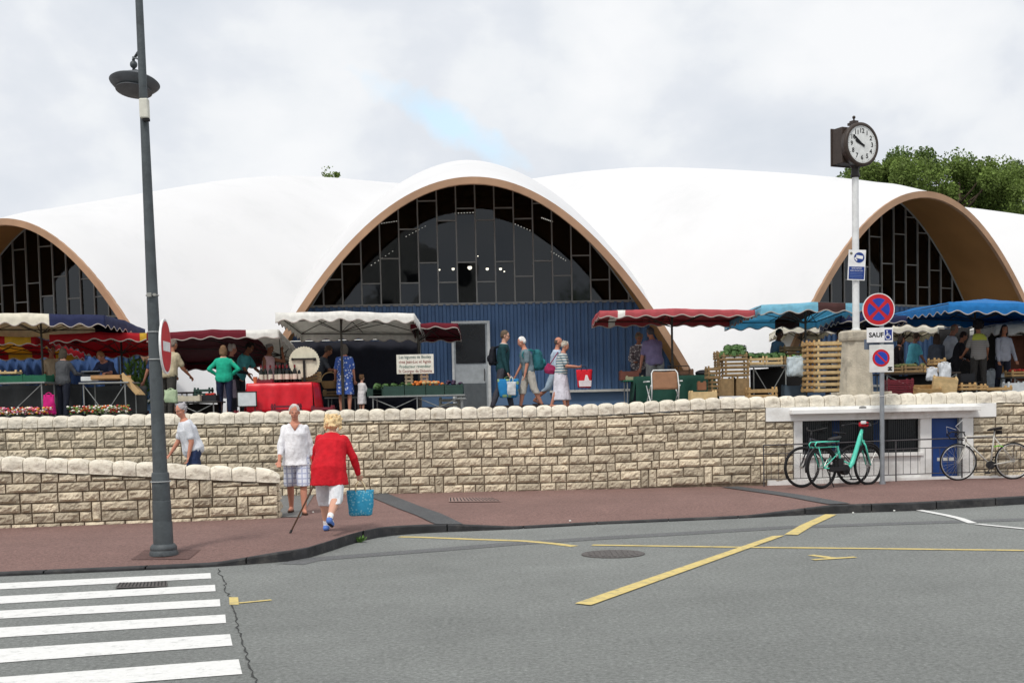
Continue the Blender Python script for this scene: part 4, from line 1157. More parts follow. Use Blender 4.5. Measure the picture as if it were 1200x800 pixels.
def bag(name, label, cat, top_, w, h, d, m, rz=0, handle=.12, hm=None, flare=1.1, wrinkle=.012):
    """open carrier bag hanging from a hand at world point top_"""
    t = thing(name, label, cat, (top_.x, top_.y, top_.z - handle - h), rad(rz))
    g = MB(); rings = []
    for z, f, fd in ((0, .84, .75), (.02, .92, .95), (h * .35, 1.0, 1.1), (h * .75, flare, 1.0), (h, flare, .8)):
        rings.append((z, w / 2 * f, d / 2 * fd))
    vs = []; fs = []; seg = 28
    for z, a, b in rings:
        for q in range(seg):
            an = 2 * PI * q / seg; c_, s_ = math.cos(an), math.sin(an); e = .45
            vs.append(Vector((a * math.copysign(abs(c_) ** e, c_), b * math.copysign(abs(s_) ** e, s_), z)))
    for i in range(len(rings) - 1):
        for q in range(seg): q2 = (q + 1) % seg; fs.append((i * seg + q, i * seg + q2, (i + 1) * seg + q2, (i + 1) * seg + q))
    fs.append(tuple(range(seg))[::-1]); g.add(vs, fs)
    o = g.build('bag_body', m, t, smooth=True)
    sb = o.modifiers.new('s', 'SUBSURF'); sb.levels = 2; sb.render_levels = 2
    tx = bpy.data.textures.new('w', 'CLOUDS'); tx.noise_scale = .12
    dm_ = o.modifiers.new('d', 'DISPLACE'); dm_.texture = tx; dm_.strength = wrinkle * 2.4; dm_.mid_level = .5
    sl = o.modifiers.new('t', 'SOLIDIFY'); sl.thickness = .003
    for q, s in enumerate((-1, 1)):
        hh = MB(); y = s * d * .35
        hh.tube([(-w * .2, y, h * .93), (-w * .17, y * .8, h + handle * .5), (-w * .04, y * .2, h + handle * .98), (w * .04, y * .2, h + handle * .98), (w * .17, y * .8, h + handle * .5), (w * .2, y, h * .93)], .009, 6)
        hh.build('handle', hm or m, t, smooth=True)
    return t
def backpack(label, R, c, w=.30, h=.42, d=.17, sub=None, drop=0.0):
    Mw, k = R['M'], R['k']
    t = thing('backpack', label, 'backpack'); ctr = R['pel'] + R['up'] * (.30 - drop) * k - R['fw'] * (.14 + d / 2) * k
    t.matrix_world = Mw @ Matrix.Translation(ctr)
    g = MB()
    g.loft([((0, 0, -h / 2), (w * .40, 0, 0), (0, d * .42, 0)), ((0, 0.01, -h / 2 + .05), (w * .5, 0, 0), (0, d * .55, 0)), ((0, 0, 0), (w * .5, 0, 0), (0, d * .5, 0)), ((0, -.01, h * .35), (w * .44, 0, 0), (0, d * .42, 0)), ((0, -.02, h / 2), (w * .25, 0, 0), (0, d * .25, 0))], 16)
    remesh(g, .011, 'pack_body', cloth(c), t, .014, 12, 2)
    g = MB(); g.ball((0, d * .5, -h * .15), (w * .34, d * .28, h * .2), 14, 8); g.build('front_pocket', cloth(sub or c), t, smooth=True)
    for s in (-1, 1):
        g = MB(); g.tube([(s * .09, -d * .35, h * .42), (s * .11, -d * .5 - .06, h * .5), (s * .14, -d * .5 - .24, h * .38), (s * .15, -d * .5 - .27, .1), (s * .14, -d * .5 - .08, -h * .35), (s * .1, -d * .3, -h * .42)], .014, 6)
        g.build('strap', cloth(sub or c), t, smooth=True)
    return t
TY = 27.5
# --- pavement figures
woman = person('blonde woman seen from behind in long red cardigan walking with a cane', 387, 481.5, 16.0, face=172, zf=pz(-2.3, 15.98), top=(200, 20, 36), sleeve='long', hem=-.21, bottom=(222, 224, 228), legs='knee',
       hair=(232, 204, 156), style='bigcurl', skin='fair', lean=25, nod=2, armL=(20, 22, 18, 6), armR=(6, 26, 14, 8), legL=(18, 6), legR=(-20, 34), fat=1.22, shoes=(92, 128, 200), socks=(235, 235, 235), fine=True, female=True)
man = person('white haired man in white long sleeved top and checked shorts strolling towards the camera', 345.5, 471, 19.0, face=8, zf=pz(P(350, 600, 19).x, 19.0), top=(232, 232, 236), sleeve='three', hem=-.12, bottom=pattern_mat('check_fabric', (.72, .74, .82), (.40, .43, .58), scale=13, kind='check'), legs='wide', neckline=True,
       hair=(196, 190, 184), style='short', skin='red', lean=3, nod=6, armL=(-14, 13, 16), armR=(12, 15, 20), legL=(16, 4), legR=(-12, 10), fat=1.0, shoes='sandal', fine=True, collar=None)
gran = person('elderly grey curled woman with glasses in white blouse behind the low wall', 213, 471, 19.6, face=-62, zf=.30, top=pattern_mat('fine_dot', (.70, .72, .76), (.62, .65, .72), scale=40), sleeve='short', hem=-.10, bottom=(45, 60, 95), legs='long', hair=(165, 162, 165), style='curly',
       skin='red', lean=16, nod=4, yaw=30, armL=(-8, 8, 22), armR=(16, 10, 18), legL=(14, 8), legR=(-12, 12), fat=1.22, glasses='clear', fine=True, female=True, shoes=(60, 55, 55))
# cane held in her left hand (left in the picture)
h = woman['L'] if woman['L'].x < woman['R'].x else woman['R']; h2 = woman['R'] if h is woman['L'] else woman['L']
tip = G(340, 624.5, .13); tip.z = pz(tip.x, tip.y)
t = thing('walking_cane', 'thin brown wooden walking cane held by the woman in red', 'walking cane', tuple(tip))
g = MB(); hv = h - tip; g.tube([(0, 0, 0), tuple(hv)], [.010, .012], 8); g.build('shaft', rgb(80, 58, 42), t, smooth=True)
g = MB(); g.tube([tuple(hv + Vector((0, -.04, 0))), tuple(hv + Vector((0, 0, .012))), tuple(hv + Vector((.005, .06, .0)))], [.012, .014, .011], 8); g.build('grip', rgb(45, 35, 28), t, smooth=True)
g = MB(); g.tube([(0, 0, 0), tuple(hv.normalized() * .05)], .015, 8); g.build('rubber_tip', rgb(40, 40, 40), t)
mbag = pattern_mat('blue_print', (.03, .27, .45), (.16, .42, .54), scale=30)
bag('shopping_bag', 'bright blue printed shopping bag with cream handles carried by the woman in red', 'bag', h2, .33, .34, .17, mbag, 12, .13, rgb(200, 185, 150), 1.08)
# --- terrace figures, left to right
person('woman in dark grey jumper seen from behind at the vegetable stall by the pink bag', 73, 407, 26.0, face=160, top=(78, 80, 84), sleeve='long', bottom=(32, 36, 50), hair=(95, 85, 72), style='bob', lean=4, armL=(20, 16, 60), armR=(30, 18, 55), fat=1.05, female=True, hem=-.02)
person('dark haired person in beige top standing behind the woman in grey jumper', 62, 404.5, 28.2, face=40, top=(196, 178, 150), sleeve='short', bottom=(90, 85, 80), hair=(60, 38, 30), style='short', skin='tan', lean=8)
bn = person('ginger haired stallholder in navy shirt bending over the wooden tray', 126, 417, 27.6, face=-10, H=1.68, top=(52, 62, 92), sleeve='short', bottom=(45, 45, 50), hair=(150, 108, 72), style='short', skin='red', lean=42, nod=30, armL=(40, 14, 50), armR=(30, 18, 60), zf=1.62)
person('person in blue T-shirt reaching down with pale cap behind the lamp post', 176, 405, 27.2, face=-120, top=(66, 84, 128), sleeve='short', bottom=(70, 75, 85), hair=(120, 100, 85), style='short', skin='red', lean=22, nod=20, armL=(12, 14, 12), armR=(30, 10, 20), H=1.72, zf=1.62)
person('heavy man in beige shirt half hidden by the no entry sign', 201, 409, 26.0, face=150, top=(178, 166, 138), sleeve='short', bottom=(60, 58, 55), hair=(120, 110, 100), style='short', skin='tan', lean=16, fat=1.25, armL=(25, 12, 30), armR=(20, 12, 30), H=1.68, zf=1.62)
person('woman in emerald green jumper and jeans seen from behind with hands on hips', 261, 404, 26.2, face=188, top=(28, 170, 138), sleeve='long', bottom=(30, 40, 66), hair=(120, 92, 66), style='bob', lean=1, armL=(-14, 42, 60, -44), armR=(-14, 42, 60, -44), fat=1.08, female=True, hem=-.03)
person('white haired woman in black cardigan beside the woman in green jumper', 272, 402.5, 27.1, face=120, top=(30, 30, 34), sleeve='long', bottom=(150, 140, 155), legs='skirt', hair=(205, 198, 190), style='curly', skin='red', lean=8, armL=(10, 8, 40), armR=(18, 8, 60), female=True, hem=-.06)
person('dark haired man in turquoise T-shirt stooping beside the wine table', 294, 409, 28.0, face=70, top=(98, 196, 200), sleeve='short', bottom=(60, 62, 70), hair=(48, 44, 44), skin='tan', lean=24, nod=22, armL=(30, 8, 20), armR=(20, 8, 20), H=1.72, zf=1.62)
person('woman in sleeveless pink blouse shading her eyes with a raised hand', 317, 406, 27.9, face=62, top=(232, 196, 200), sleeve='none', bottom=(120, 100, 80), legs='skirt', hair=(150, 148, 148), style='bun', skin='tan', lean=6, nod=12, armL=(76, 18, 100, -18), armR=(2, 8, 16), female=True, H=1.62)
person('person in dark grey top behind the white scalloped disc', 385, 420, 28.6, face=100, top=(84, 88, 96), sleeve='short', bottom=(34, 34, 38), hair=(90, 75, 65), skin='tan', lean=30, nod=10, armL=(30, 10, 70), armR=(30, 10, 60), H=1.66, zf=1.62)
dressw = person('woman in blue and white patterned dress seen from behind holding a wicker basket', 403, 402.5, 26.6, face=176, top=pattern_mat('blue_floral', (.06, .13, .46), (.62, .68, .82), scale=19), sleeve='short', bottom=pattern_mat('blue_floral', (.06, .13, .46), (.62, .68, .82), scale=19), legs='dress', hair=(105, 98, 90), style='bob', skin='red', lean=2,
       armL=(8, 16, 28, 10), armR=(6, 10, 12), female=True, fat=1.08, hem=-.05)
child = person('small child in white top standing beside the woman in patterned dress', 424, 440.5, 26.5, face=150, top=(225, 222, 222), sleeve='long', bottom=(222, 220, 222), legs='skirt', hair=(120, 90, 62), style='curly', lean=2, armL=(30, 12, 10), armR=(20, 10, 20), child=True, fat=1.1, shoes=(190, 170, 150))
pm = person('man in dark green jumper with sunglasses walking right along the blue wall', 592, 385.5, 28.0, face=82, top=(22, 62, 68), sleeve='long', bottom=(70, 70, 78), hair=(95, 80, 65), style='short', lean=4, armL=(4, 6, 8), armR=(6, 5, 10), legL=(14, 6), legR=(-10, 12), glasses='sun', collar=(200, 198, 195))
wm = person('white haired man in grey shirt and beige shorts walking left along the blue wall', 611, 396.5, 28.0, face=-78, top=(112, 130, 138), sleeve='short', bottom=(196, 190, 180), legs='knee', hair=(232, 230, 226), style='short', skin='red', lean=10, nod=16, armL=(0, 6, 14), armR=(10, 6, 20), legL=(-14, 12), legR=(16, 6), H=1.68, fat=1.05, hem=-.10)
bm_ = person('balding man in pale blue shirt walking right behind the woman in white skirt', 654.5, 393, 28.8, face=84, top=(188, 204, 222), sleeve='long', bottom=(168, 188, 206), legs='knee', hair=(90, 78, 70), style='bald', skin='red', lean=6, armL=(4, 6, 8), armR=(-6, 6, 10), legL=(18, 6), legR=(-24, 26), shoes='sandal')
sw = person('short haired woman in striped top and white skirt walking right with a red bag', 662.5, 398.5, 27.6, face=80, top=pattern_mat('stripe_teal', (.10, .20, .26), (.66, .66, .62), scale=17, kind='stripe'), sleeve='short', bottom=(226, 222, 232), legs='longskirt', hair=(196, 186, 172), style='curly', skin='red', lean=8, nod=16,
       armL=(22, 6, 62), armR=(24, 8, 62), legL=(14, 6), legR=(-12, 10), female=True, fat=1.1, shoes='sandal', hem=-.02)
person('woman with curly grey brown hair in navy jacket and patterned apron behind the low stall', 748, 391.5, 28.4, face=5, top=pattern_mat('apron_print', (.16, .14, .15), (.62, .58, .55), scale=22), sleeve='long', bottom=(60, 62, 75), hair=(128, 112, 92), style='curly', skin='tan', lean=10, nod=26, armL=(16, 12, 70, -12), armR=(16, 12, 60, -12), female=True, H=1.66, outer=None, collar=(225, 225, 228))
person('man in mauve shirt and grey trousers bending over the low stall, seen from behind', 763.5, 391, 27.2, face=196, top=(132, 122, 158), sleeve='short', bottom=(148, 150, 148), hair=(92, 92, 98), style='short', skin='red', lean=18, nod=14, armL=(12, 10, 8), armR=(24, 10, 10), fat=1.12, H=1.76, zf=1.66)
person('dark skinned stallholder in grey blue shirt behind the crates of greens', 912.5, 385, 28.0, face=40, top=(92, 118, 138), sleeve='long', bottom=(40, 42, 50), hair=(24, 22, 22), style='short', skin='dark', lean=12, nod=6, armL=(20, 10, 40), armR=(20, 10, 40))
person('person in white top mostly hidden behind the tallest crate stack and the pillar', 984, 386, 28.4, face=60, top=(222, 224, 230), sleeve='short', bottom=(60, 60, 70), hair=(70, 55, 45), skin='tan', lean=18, H=1.64, zf=1.68)
person('dark haired woman in black top behind the crates right of the square sign', 1056, 392.5, 28.2, face=70, top=(44, 36, 42), sleeve='long', bottom=(40, 40, 45), hair=(44, 32, 28), style='bob', skin='tan', lean=12, nod=14, female=True)
person('person in bright cyan T-shirt facing the stalls under the blue canopy', 1075, 389, 28.8, face=110, top=(130, 236, 255), sleeve='short', bottom=(60, 62, 70), hair=(120, 96, 74), style='short', skin='red', lean=10, nod=16, armL=(16, 8, 20), armR=(16, 8, 20))
person('brown haired woman in grey top seen from behind beside the canopy pole', 1098.5, 390, 27.6, face=170, top=(84, 88, 98), sleeve='long', bottom=(60, 62, 70), hair=(72, 54, 44), style='long', skin='tan', lean=4, female=True)
person('bald man in white shirt with dark waistcoat under the blue canopy', 1119, 378.5, 28.0, face=96, top=(226, 228, 234), sleeve='long', bottom=(40, 42, 48), hair=(150, 130, 115), style='bald', skin='red', lean=10, nod=20, armL=(20, 8, 30), armR=(14, 8, 30), fat=1.12)
person('person in black clothes turned sideways between the bald man and the yellow striped back', 1129, 388, 27.5, face=80, top=(34, 33, 38), sleeve='long', bottom=(30, 30, 34), hair=(48, 34, 30), style='short', skin='tan', lean=14, nod=14, armL=(24, 8, 40), armR=(24, 8, 40))
ywm = pattern_mat('yellow_grey', (.22, .20, .19), (.30, .28, .26), scale=26, kind='stripe')
yw_ = person('black curly haired person in yellow and grey T-shirt seen from behind', 1147, 376, 26.6, face=176, top=ywm, sleeve='short', bottom=(58, 55, 52), hair=(24, 20, 22), style='afro', skin='tan', lean=2, armL=(14, 18, 40, 10), armR=(12, 14, 30, 8), fat=1.0)
g = MB(); k = yw_['k']; g.loft([(yw_['pel'] + yw_['up'] * z * k, Vector((w_, 0, 0)) * k, yw_['fw'] * d_ * k) for z, w_, d_ in ((.37, .184, .142), (.43, .186, .13), (.49, .145, .10), (.525, .095, .075))], 18)
g.build('yoke', cloth((186, 190, 78)), yw_['root'], smooth=True)
person('long dark haired person in pale grey sweatshirt and jeans at the right edge', 1176, 380, 26.8, face=10, top=(164, 166, 176), sleeve='long', bottom=(34, 36, 50), hair=(38, 28, 28), style='long', skin='tan', lean=2, nod=14, yaw=-14, armL=(8, 16, 14), armR=(8, 8, 14), legL=(6, 4), legR=(-6, 4), fat=1.02, hem=-.08)
# things they carry
backpack('black backpack on the man in dark green jumper', pm, (26, 28, 36), drop=.04)
backpack('teal backpack on the white haired man in grey shirt', wm, (38, 104, 112), w=.34, h=.46, d=.24, sub=(40, 125, 130), drop=.08)
hn = pm['L'] if pm['L'].y < pm['R'].y else pm['R']
bag('shopping_bag', 'blue and green patterned shopping bag carried by the man in dark green jumper', 'bag', hn + Vector((-.03, .10, 0)), .44, .42, .22, pattern_mat('green_print', (.02, .22, .50), (.30, .45, .22), scale=9), 0, .05, rgb(120, 160, 110))
bag('plastic_bag', 'white plastic bag hanging in front of the blue and green shopping bag', 'bag', hn + Vector((.04, -.10, 0)), .2, .30, .1, rgb(235, 238, 240, trans=.3), 0, .12, None, 1.0, .02)
hn = sw['L'] if sw['L'].y < sw['R'].y else sw['R']
rb = bag('shopping_bag', 'red and white carrier bag held by the woman in white skirt', 'bag', hn + Vector((.08, -.02, 0)), .32, .40, .14, rgb(205, 25, 42), -6, .08, rgb(40, 40, 60))
q = MB(); q.loft([((0.02, -.083, .03), (.13, 0, 0), (0, .006, 0)), ((0.02, -.092, .16), (.14, 0, 0), (0, .006, 0))], 12); q.loft([((.06, -.094, .14), (.06, 0, 0), (0, .006, 0)), ((.05, -.090, .28), (.02, 0, 0), (0, .006, 0))], 10); q.build('white_print', rgb(232, 222, 224), rb)
t = thing('handbag', 'magenta handbag worn at the back by the woman in striped top', 'handbag'); t.matrix_world = sw['M'] @ Matrix.Translation(sw['pel'] + Vector((0, .24, .12)))
g = MB(); g.loft([((0, .02, -.12), (.05, 0, 0), (0, .10, .02)), ((0, .0, -.04), (.07, 0, 0), (0, .14, .02)), ((0, -.03, .08), (.04, 0, 0), (0, .08, .04))], 12); remesh(g, .011, 'pouch', cloth((150, 38, 82)), t, .01, 12)
g = MB(); g.tube([(0, .02, .06), (.04, -.10, .24), (.06, -.18, .36)], .012, 6); g.build('strap', cloth((140, 35, 78)), t)
hb_ = dressw['L'] if dressw['L'].x < dressw['R'].x else dressw['R']
t = thing('wicker_basket', 'oval wicker basket with pale handle on the arm of the woman in patterned dress', 'basket', (hb_.x - .10, hb_.y - .06, hb_.z - .14))
g = MB(); g.lathe([(.14, 0), (.17, .04), (.20, .14), (.205, .16), (.185, .16), (.15, .03), (.0, .02)], (0, 0, 0), 22, 0, Matrix.Scale(.75, 3, Vector((0, 1, 0)))); g.build('body', rgb(150, 118, 76, bump=.9, bscale=90), t, smooth='auto')
g = MB(); g.tube([(.2 * math.cos(w), 0, .15 + .20 * math.sin(w)) for w in [PI * i / 14 for i in range(15)]], .012, 6); g.build('handle', rgb(180, 150, 105), t, smooth=True)
# ------------------------------------------------------------------ canopies
M_cream = rgb(240, 234, 216, trans=.22, bump=.3, bscale=8); M_navy = rgb(36, 43, 80, trans=.12, bump=.3, bscale=8); M_red = rgb(190, 30, 42, trans=.28, bump=.3, bscale=8)
M_yel = rgb(226, 184, 64, trans=.35, bump=.3, bscale=8); M_maroon = rgb(108, 22, 38, trans=.12, bump=.3, bscale=8); M_wht = rgb(244, 242, 236, trans=.2, bump=.3, bscale=8)
M_rose = rgb(186, 84, 90, trans=.18, bump=.3, bscale=8); M_sky = rgb(150, 216, 238, trans=.42, bump=.3, bscale=8); M_brown = rgb(72, 44, 42, trans=.1, bump=.3, bscale=8)
M_azur = rgb(28, 112, 178, trans=.10, bump=.3, bscale=8); M_pipe = rgb(206, 196, 188, bump=0); M_steel = rgb(150, 152, 150, metal=.6, rough=.45); M_dpole = rgb(70, 66, 60, metal=.3, rough=.6)
def canopy(label, px0, px1, ytop, Yf, Yb, drop, stripes, group='market stall canopies', val=.20, rise=.22, pole_px=None, tilt=0.0, skew=0.0, base=True, ytop1=None, scal=.28, hub=True, pole_y=None, cat='canopy', piping=None):
    """rectangular market canopy; px0/px1/ytop = its front top edge in the photo, drop = how much lower the back edge is"""
    a = P(px0, ytop, Yf); b = P(px1, ytop1 if ytop1 is not None else ytop, Yf)
    W_ = b.x - a.x; D = Yb - Yf; zg = zt((a.x + b.x) / 2)
    cx = (a.x + b.x) / 2; t = thing('market_canopy', label, cat, (cx, (Yf + Yb) / 2, zg), 0, group)
    mats = []; piping = piping or M_pipe
    def mi(u):
        for f, m in stripes:
            if u <= f + 1e-6:
                return mats.index(m)
        return 0
    for f, m in stripes:
        if m not in mats and m is not piping: mats.append(m)
    mats.append(piping)
    nu, nv = 40, 20; g = MB(); rr = random.Random(int(px0 * 3 + px1))
    ph = rr.random() * 9
    def S_(u, v):
        x = -W_ / 2 + W_ * u + skew * v; y = -D / 2 + D * v
        zf = lerp(a.z, b.z, u) - zg
        e = max(abs(2 * u - 1), abs(2 * v - 1))
        z = zf - drop * v + rise * (1 - e) 
        # sag between ribs
        th = math.atan2((2 * v - 1), (2 * u - 1)); sag = abs(math.sin(2 * th)) 
        z -= .05 * sag * e * (1 - .3 * e)
        z += .012 * noise.noise(Vector((x * 3 + ph, y * 3, 0)))
        return Vector((x, y, z))
    us = sorted({i / nu for i in range(nu + 1)} | {f for f, _ in stripes if 0 < f < 1})
    for i, u in enumerate(us):
        for j in range(nv + 1): g.v.append(tuple(S_(u, j / nv)))
    for i in range(len(us) - 1):
        k = mi((us[i] + us[i + 1]) / 2)
        for j in range(nv):
            q = i * (nv + 1) + j; g.f.append((q, q + nv + 1, q + nv + 2, q + 1)); g.m.append(k)
    def val_strip(fn, n, L_, kf):
        per = .38; o = len(g.v)
        for i in range(n + 1):
            f = i / n; p = fn(f); sc = .5 + .5 * math.cos(2 * PI * f * L_ / per); fl = .012 * noise.noise(Vector((f * L_ * 2.5, ph, 3)))
            out = (p - S_(.5, .5)); out.z = 0; out.normalize()
            zz = -val * (1 - scal + scal * sc)
            for q, z_ in ((0, 0), (.5, zz * .5), (.9, zz + .022), (1, zz)):
                g.v.append(tuple(p + out * (.006 + fl * q * 1.2 + .008 * q) + Vector((0, 0, z_))))
        for i in range(n):
            for q in range(3):
                c = o + i * 4 + q; g.f.append((c, c + 4, c + 5, c + 1)); g.m.append(kf((i + .5) / n) if q < 2 else len(mats) - 1)
    n1 = max(20, int(W_ / .30 * 8)); n2 = max(16, int(D / .30 * 8))
    val_strip(lambda f: S_(f, 0), n1, W_, mi); val_strip(lambda f: S_(f, 1), n1, W_, mi)
    val_strip(lambda f: S_(0, f), n2, D, lambda f: mi(0)); val_strip(lambda f: S_(1, f), n2, D, lambda f: mi(1))
    c = g.build('canopy_cloth', mats, t, smooth='auto', fix=False)
    sl = c.modifiers.new('t', 'SOLIDIFY'); sl.thickness = .006
    # ribs
    ux = .5
    if pole_px is not None: 
        pyy = pole_y or (Yf + Yb) / 2
        ux = (P(pole_px, 430, pyy).x - a.x) / W_
    vx = .5 if pole_y is None else (pole_y - Yf) / D
    hubp = S_(min(.98, max(.02, ux)), vx) + Vector((0, 0, -.12 - rise * .2))
    g = MB()
    for u, v in ((0, 0), (1, 0), (0, 1), (1, 1), (.5, 0), (.5, 1), (0, .5), (1, .5)):
        e = S_(u, v) + Vector((0, 0, -.03)); m_ = S_(lerp(ux, u, .5), lerp(vx, v, .5)) + Vector((0, 0, -.035))
        g.tube([tuple(hubp + Vector((0, 0, .1))), tuple(m_), tuple(e)], .010, 5); g.tube([tuple(hubp + Vector((0, 0, -.25))), tuple(m_)], .009, 5)
    fr = [S_(0, 0), S_(1, 0), S_(1, 1), S_(0, 1), S_(0, 0)]
    for p, q in zip(fr, fr[1:]): g.tube([tuple(p + Vector((0, 0, -.03))), tuple(q + Vector((0, 0, -.03)))], .011, 5)
    g.build('frame', M_dpole, t)
    g = MB(); g.tube([(hubp.x, hubp.y, 0), (hubp.x, hubp.y, hubp.z + .08)], .024, 8); g.tube([(hubp.x, hubp.y, 0), (hubp.x, hubp.y, .9)], .032, 8)
    g.build('pole', M_dpole, t, smooth='auto')
    if base:
        g = MB(); g.box((hubp.x, hubp.y, .03), (.45, .45, .06)); g.build('foot', rgb(90, 88, 84), t)
    return t
canopy('cream and navy canopy at the far left, highest of the left stalls', -70, 122, 366, 25.6, 28.4, .12, [(.665, M_cream), (1, M_navy)], pole_px=50, pole_y=26.6, val=.27, rise=.10, ytop1=367)
canopy('red and yellow canopy low behind the cream and navy one', 58, 176, 390, 26.8, 29.8, .22, [(.90, M_red), (1, M_yel)], pole_px=143, pole_y=28.4, val=.20, rise=.12, ytop1=388)
canopy('red and mustard canopy at the left edge below the cream and navy one', -80, 42, 393, 27.2, 30.2, .22, [(.2, M_red), (.45, M_yel), (.7, M_red), (.95, M_yel), (1, M_red)], pole_px=-20, val=.20, rise=.10)
canopy('dark maroon canopy with white right end between lamp post and wine table', 172, 326, 388, 26.2, 29.4, .52, [(.76, M_maroon), (1, M_wht)], pole_px=330, pole_y=28.8, val=.20, rise=.10, ytop1=384, scal=.2)
canopy('large cream white canopy above the white disc and the woman in patterned dress', 323, 485, 364, 25.8, 28.9, .23, [(1, M_wht)], pole_px=401, pole_y=26.4, val=.22, rise=.10, ytop1=365)
canopy('small dark maroon canopy above the lettered greengrocer sign', 481, 536, 378, 27.4, 29.2, .20, [(1, M_maroon)], pole_px=491, pole_y=27.6, val=.14, rise=.10, ytop1=377)
canopy('faded red canopy with a white stripe above the folding chair', 703, 884, 362, 25.8, 28.3, .04, [(.115, M_rose), (.17, M_wht), (1, M_rose)], pole_px=788, pole_y=26.6, val=.17, rise=.12, ytop1=361, skew=0)
canopy('light blue and brown canopy above the crates of greens', 892, 1012, 355, 25.6, 28.8, .13, [(.55, M_sky), (.83, M_brown), (1, M_sky)], pole_px=947, pole_y=26.4, val=.22, rise=.08, ytop1=353, skew=-.2)
canopy('small cream canopy far behind the light blue and brown one', 918, 978, 380, 29.4, 31.0, .10, [(1, M_cream)], val=.20, rise=.12)
canopy('big bright blue canopy at the right end of the market', 1112, 1290, 352, 25.4, 29.0, .02, [(1, M_azur)], pole_px=1150, pole_y=27.4, val=.24, rise=.26, ytop1=359, skew=-.25)
canopy('dark navy canopy tucked behind the pillar and the big blue one', 985, 1062, 368, 27.0, 28.8, .10, [(1, M_navy)], val=.18, rise=.10)
canopy('cream canopy seen below the big blue canopy', 1035, 1106, 380, 29.6, 31.2, .12, [(1, M_cream)], val=.20, rise=.12)
canopy('white canopy below the big blue one at the right edge', 1166, 1290, 378, 28.0, 30.2, .05, [(1, M_wht)], val=.26, rise=.20)

# ------------------------------------------------------------------ furniture
M_wood = rgb(186, 152, 104, island=.25, var=.2, bump=.3, scale=14); M_wood2 = rgb(150, 124, 88, island=.28, var=.22, bump=.3, scale=14); M_wood3 = rgb(214, 186, 138, island=.18, var=.14, bump=.25, scale=14)
M_gcr = rgb(26, 92, 66, rough=.5); M_gcr2 = rgb(44, 70, 62, rough=.55, island=.1); M_mcr = rgb(112, 34, 46, rough=.5); M_bcr = rgb(38, 38, 42, rough=.5)
def crate_mesh(w, d, h, m, slats=3, th=.010, solid=False):
    g = MB()
    for sx in (-1, 1):
        for sy in (-1, 1): g.box((sx * (w / 2 - .018), sy * (d / 2 - .018), h / 2 + .012), (.034, .034, h + .02))
    gap = h / slats
    for i in range(slats):
        z = gap * (i + .5); sh = gap * (.62 if not solid else .96)
        for s in (-1, 1):
            g.box((0, s * (d / 2 + th / 2), z), (w + .01, th, sh)); g.box((s * (w / 2 + th / 2), 0, z), (th, d - .004, sh))
    for i in range(5): g.box((0, -d / 2 + d * (i + .5) / 5, .006), (w - .002, d / 5 * .8, .009))
    me = g.mesh('crate', m); g.fixn(me); return me
_cr = {}
def crate(label, x, y, z, w=.5, d=.35, h=.16, m=None, rz=0, slats=2, solid=False, group='wooden crates on the terrace', name='crate', cat='crate', tilt=None):
    m = m or M_wood; key = (round(w, 2), round(d, 2), round(h, 2), m.name, slats, solid)
    if key not in _cr: _cr[key] = crate_mesh(w, d, h, m, slats, solid=solid)
    o = bpy.data.objects.new(name, _cr[key]); COL.objects.link(o); o.location = (x, y, z); o.rotation_euler = (rad(tilt[0]) if tilt else 0, rad(tilt[1]) if tilt else 0, rad(rz))
    return tag(o, label, cat, group)
def XW(px, Y): return P(px, 440, Y).x
def ZW(py, px, Y): return P(px, py, Y).z
def table(label, px0, px1, ytop, Y, d=.7, cloth_=None, name='trestle_table', top=None, cross=True, group='market tables'):
    a = P(px0, ytop, Y); b = P(px1, ytop, Y); zg = zt(a.x); w = b.x - a.x; h = (a.z + b.z) / 2 - zg
    t = thing(name, label, 'table', ((a.x + b.x) / 2, Y + d / 2, zg), 0, group)
    g = MB(); g.box((0, 0, h - .015), (w, d, .03)); g.build('tabletop', top or M_steel, t, bevel=.004)
    n = 2 if w < 1.8 else 3
    for i in range(n):
        x = lerp(-w / 2 + .08, w / 2 - .08, i / (n - 1))
        for s in (-1, 1):
            g = MB(); g.tube([(x, s * (d / 2 - .05), 0), (x, s * (d / 2 - .05), h - .03)], .014, 6); g.build('leg', M_steel, t)
    if cross:
        g = MB()
        for i in range(n - 1):
            x0 = lerp(-w / 2 + .08, w / 2 - .08, i / (n - 1)); x1 = lerp(-w / 2 + .08, w / 2 - .08, (i + 1) / (n - 1)); xm = (x0 + x1) / 2
            g.tube([(x0, -d / 2 + .05, h - .05), (xm, -d / 2 + .05, .1)], .010, 5); g.tube([(x1, -d / 2 + .05, h - .05), (xm, -d / 2 + .05, .1)], .010, 5)
        g.build('brace', M_steel, t)
    return t
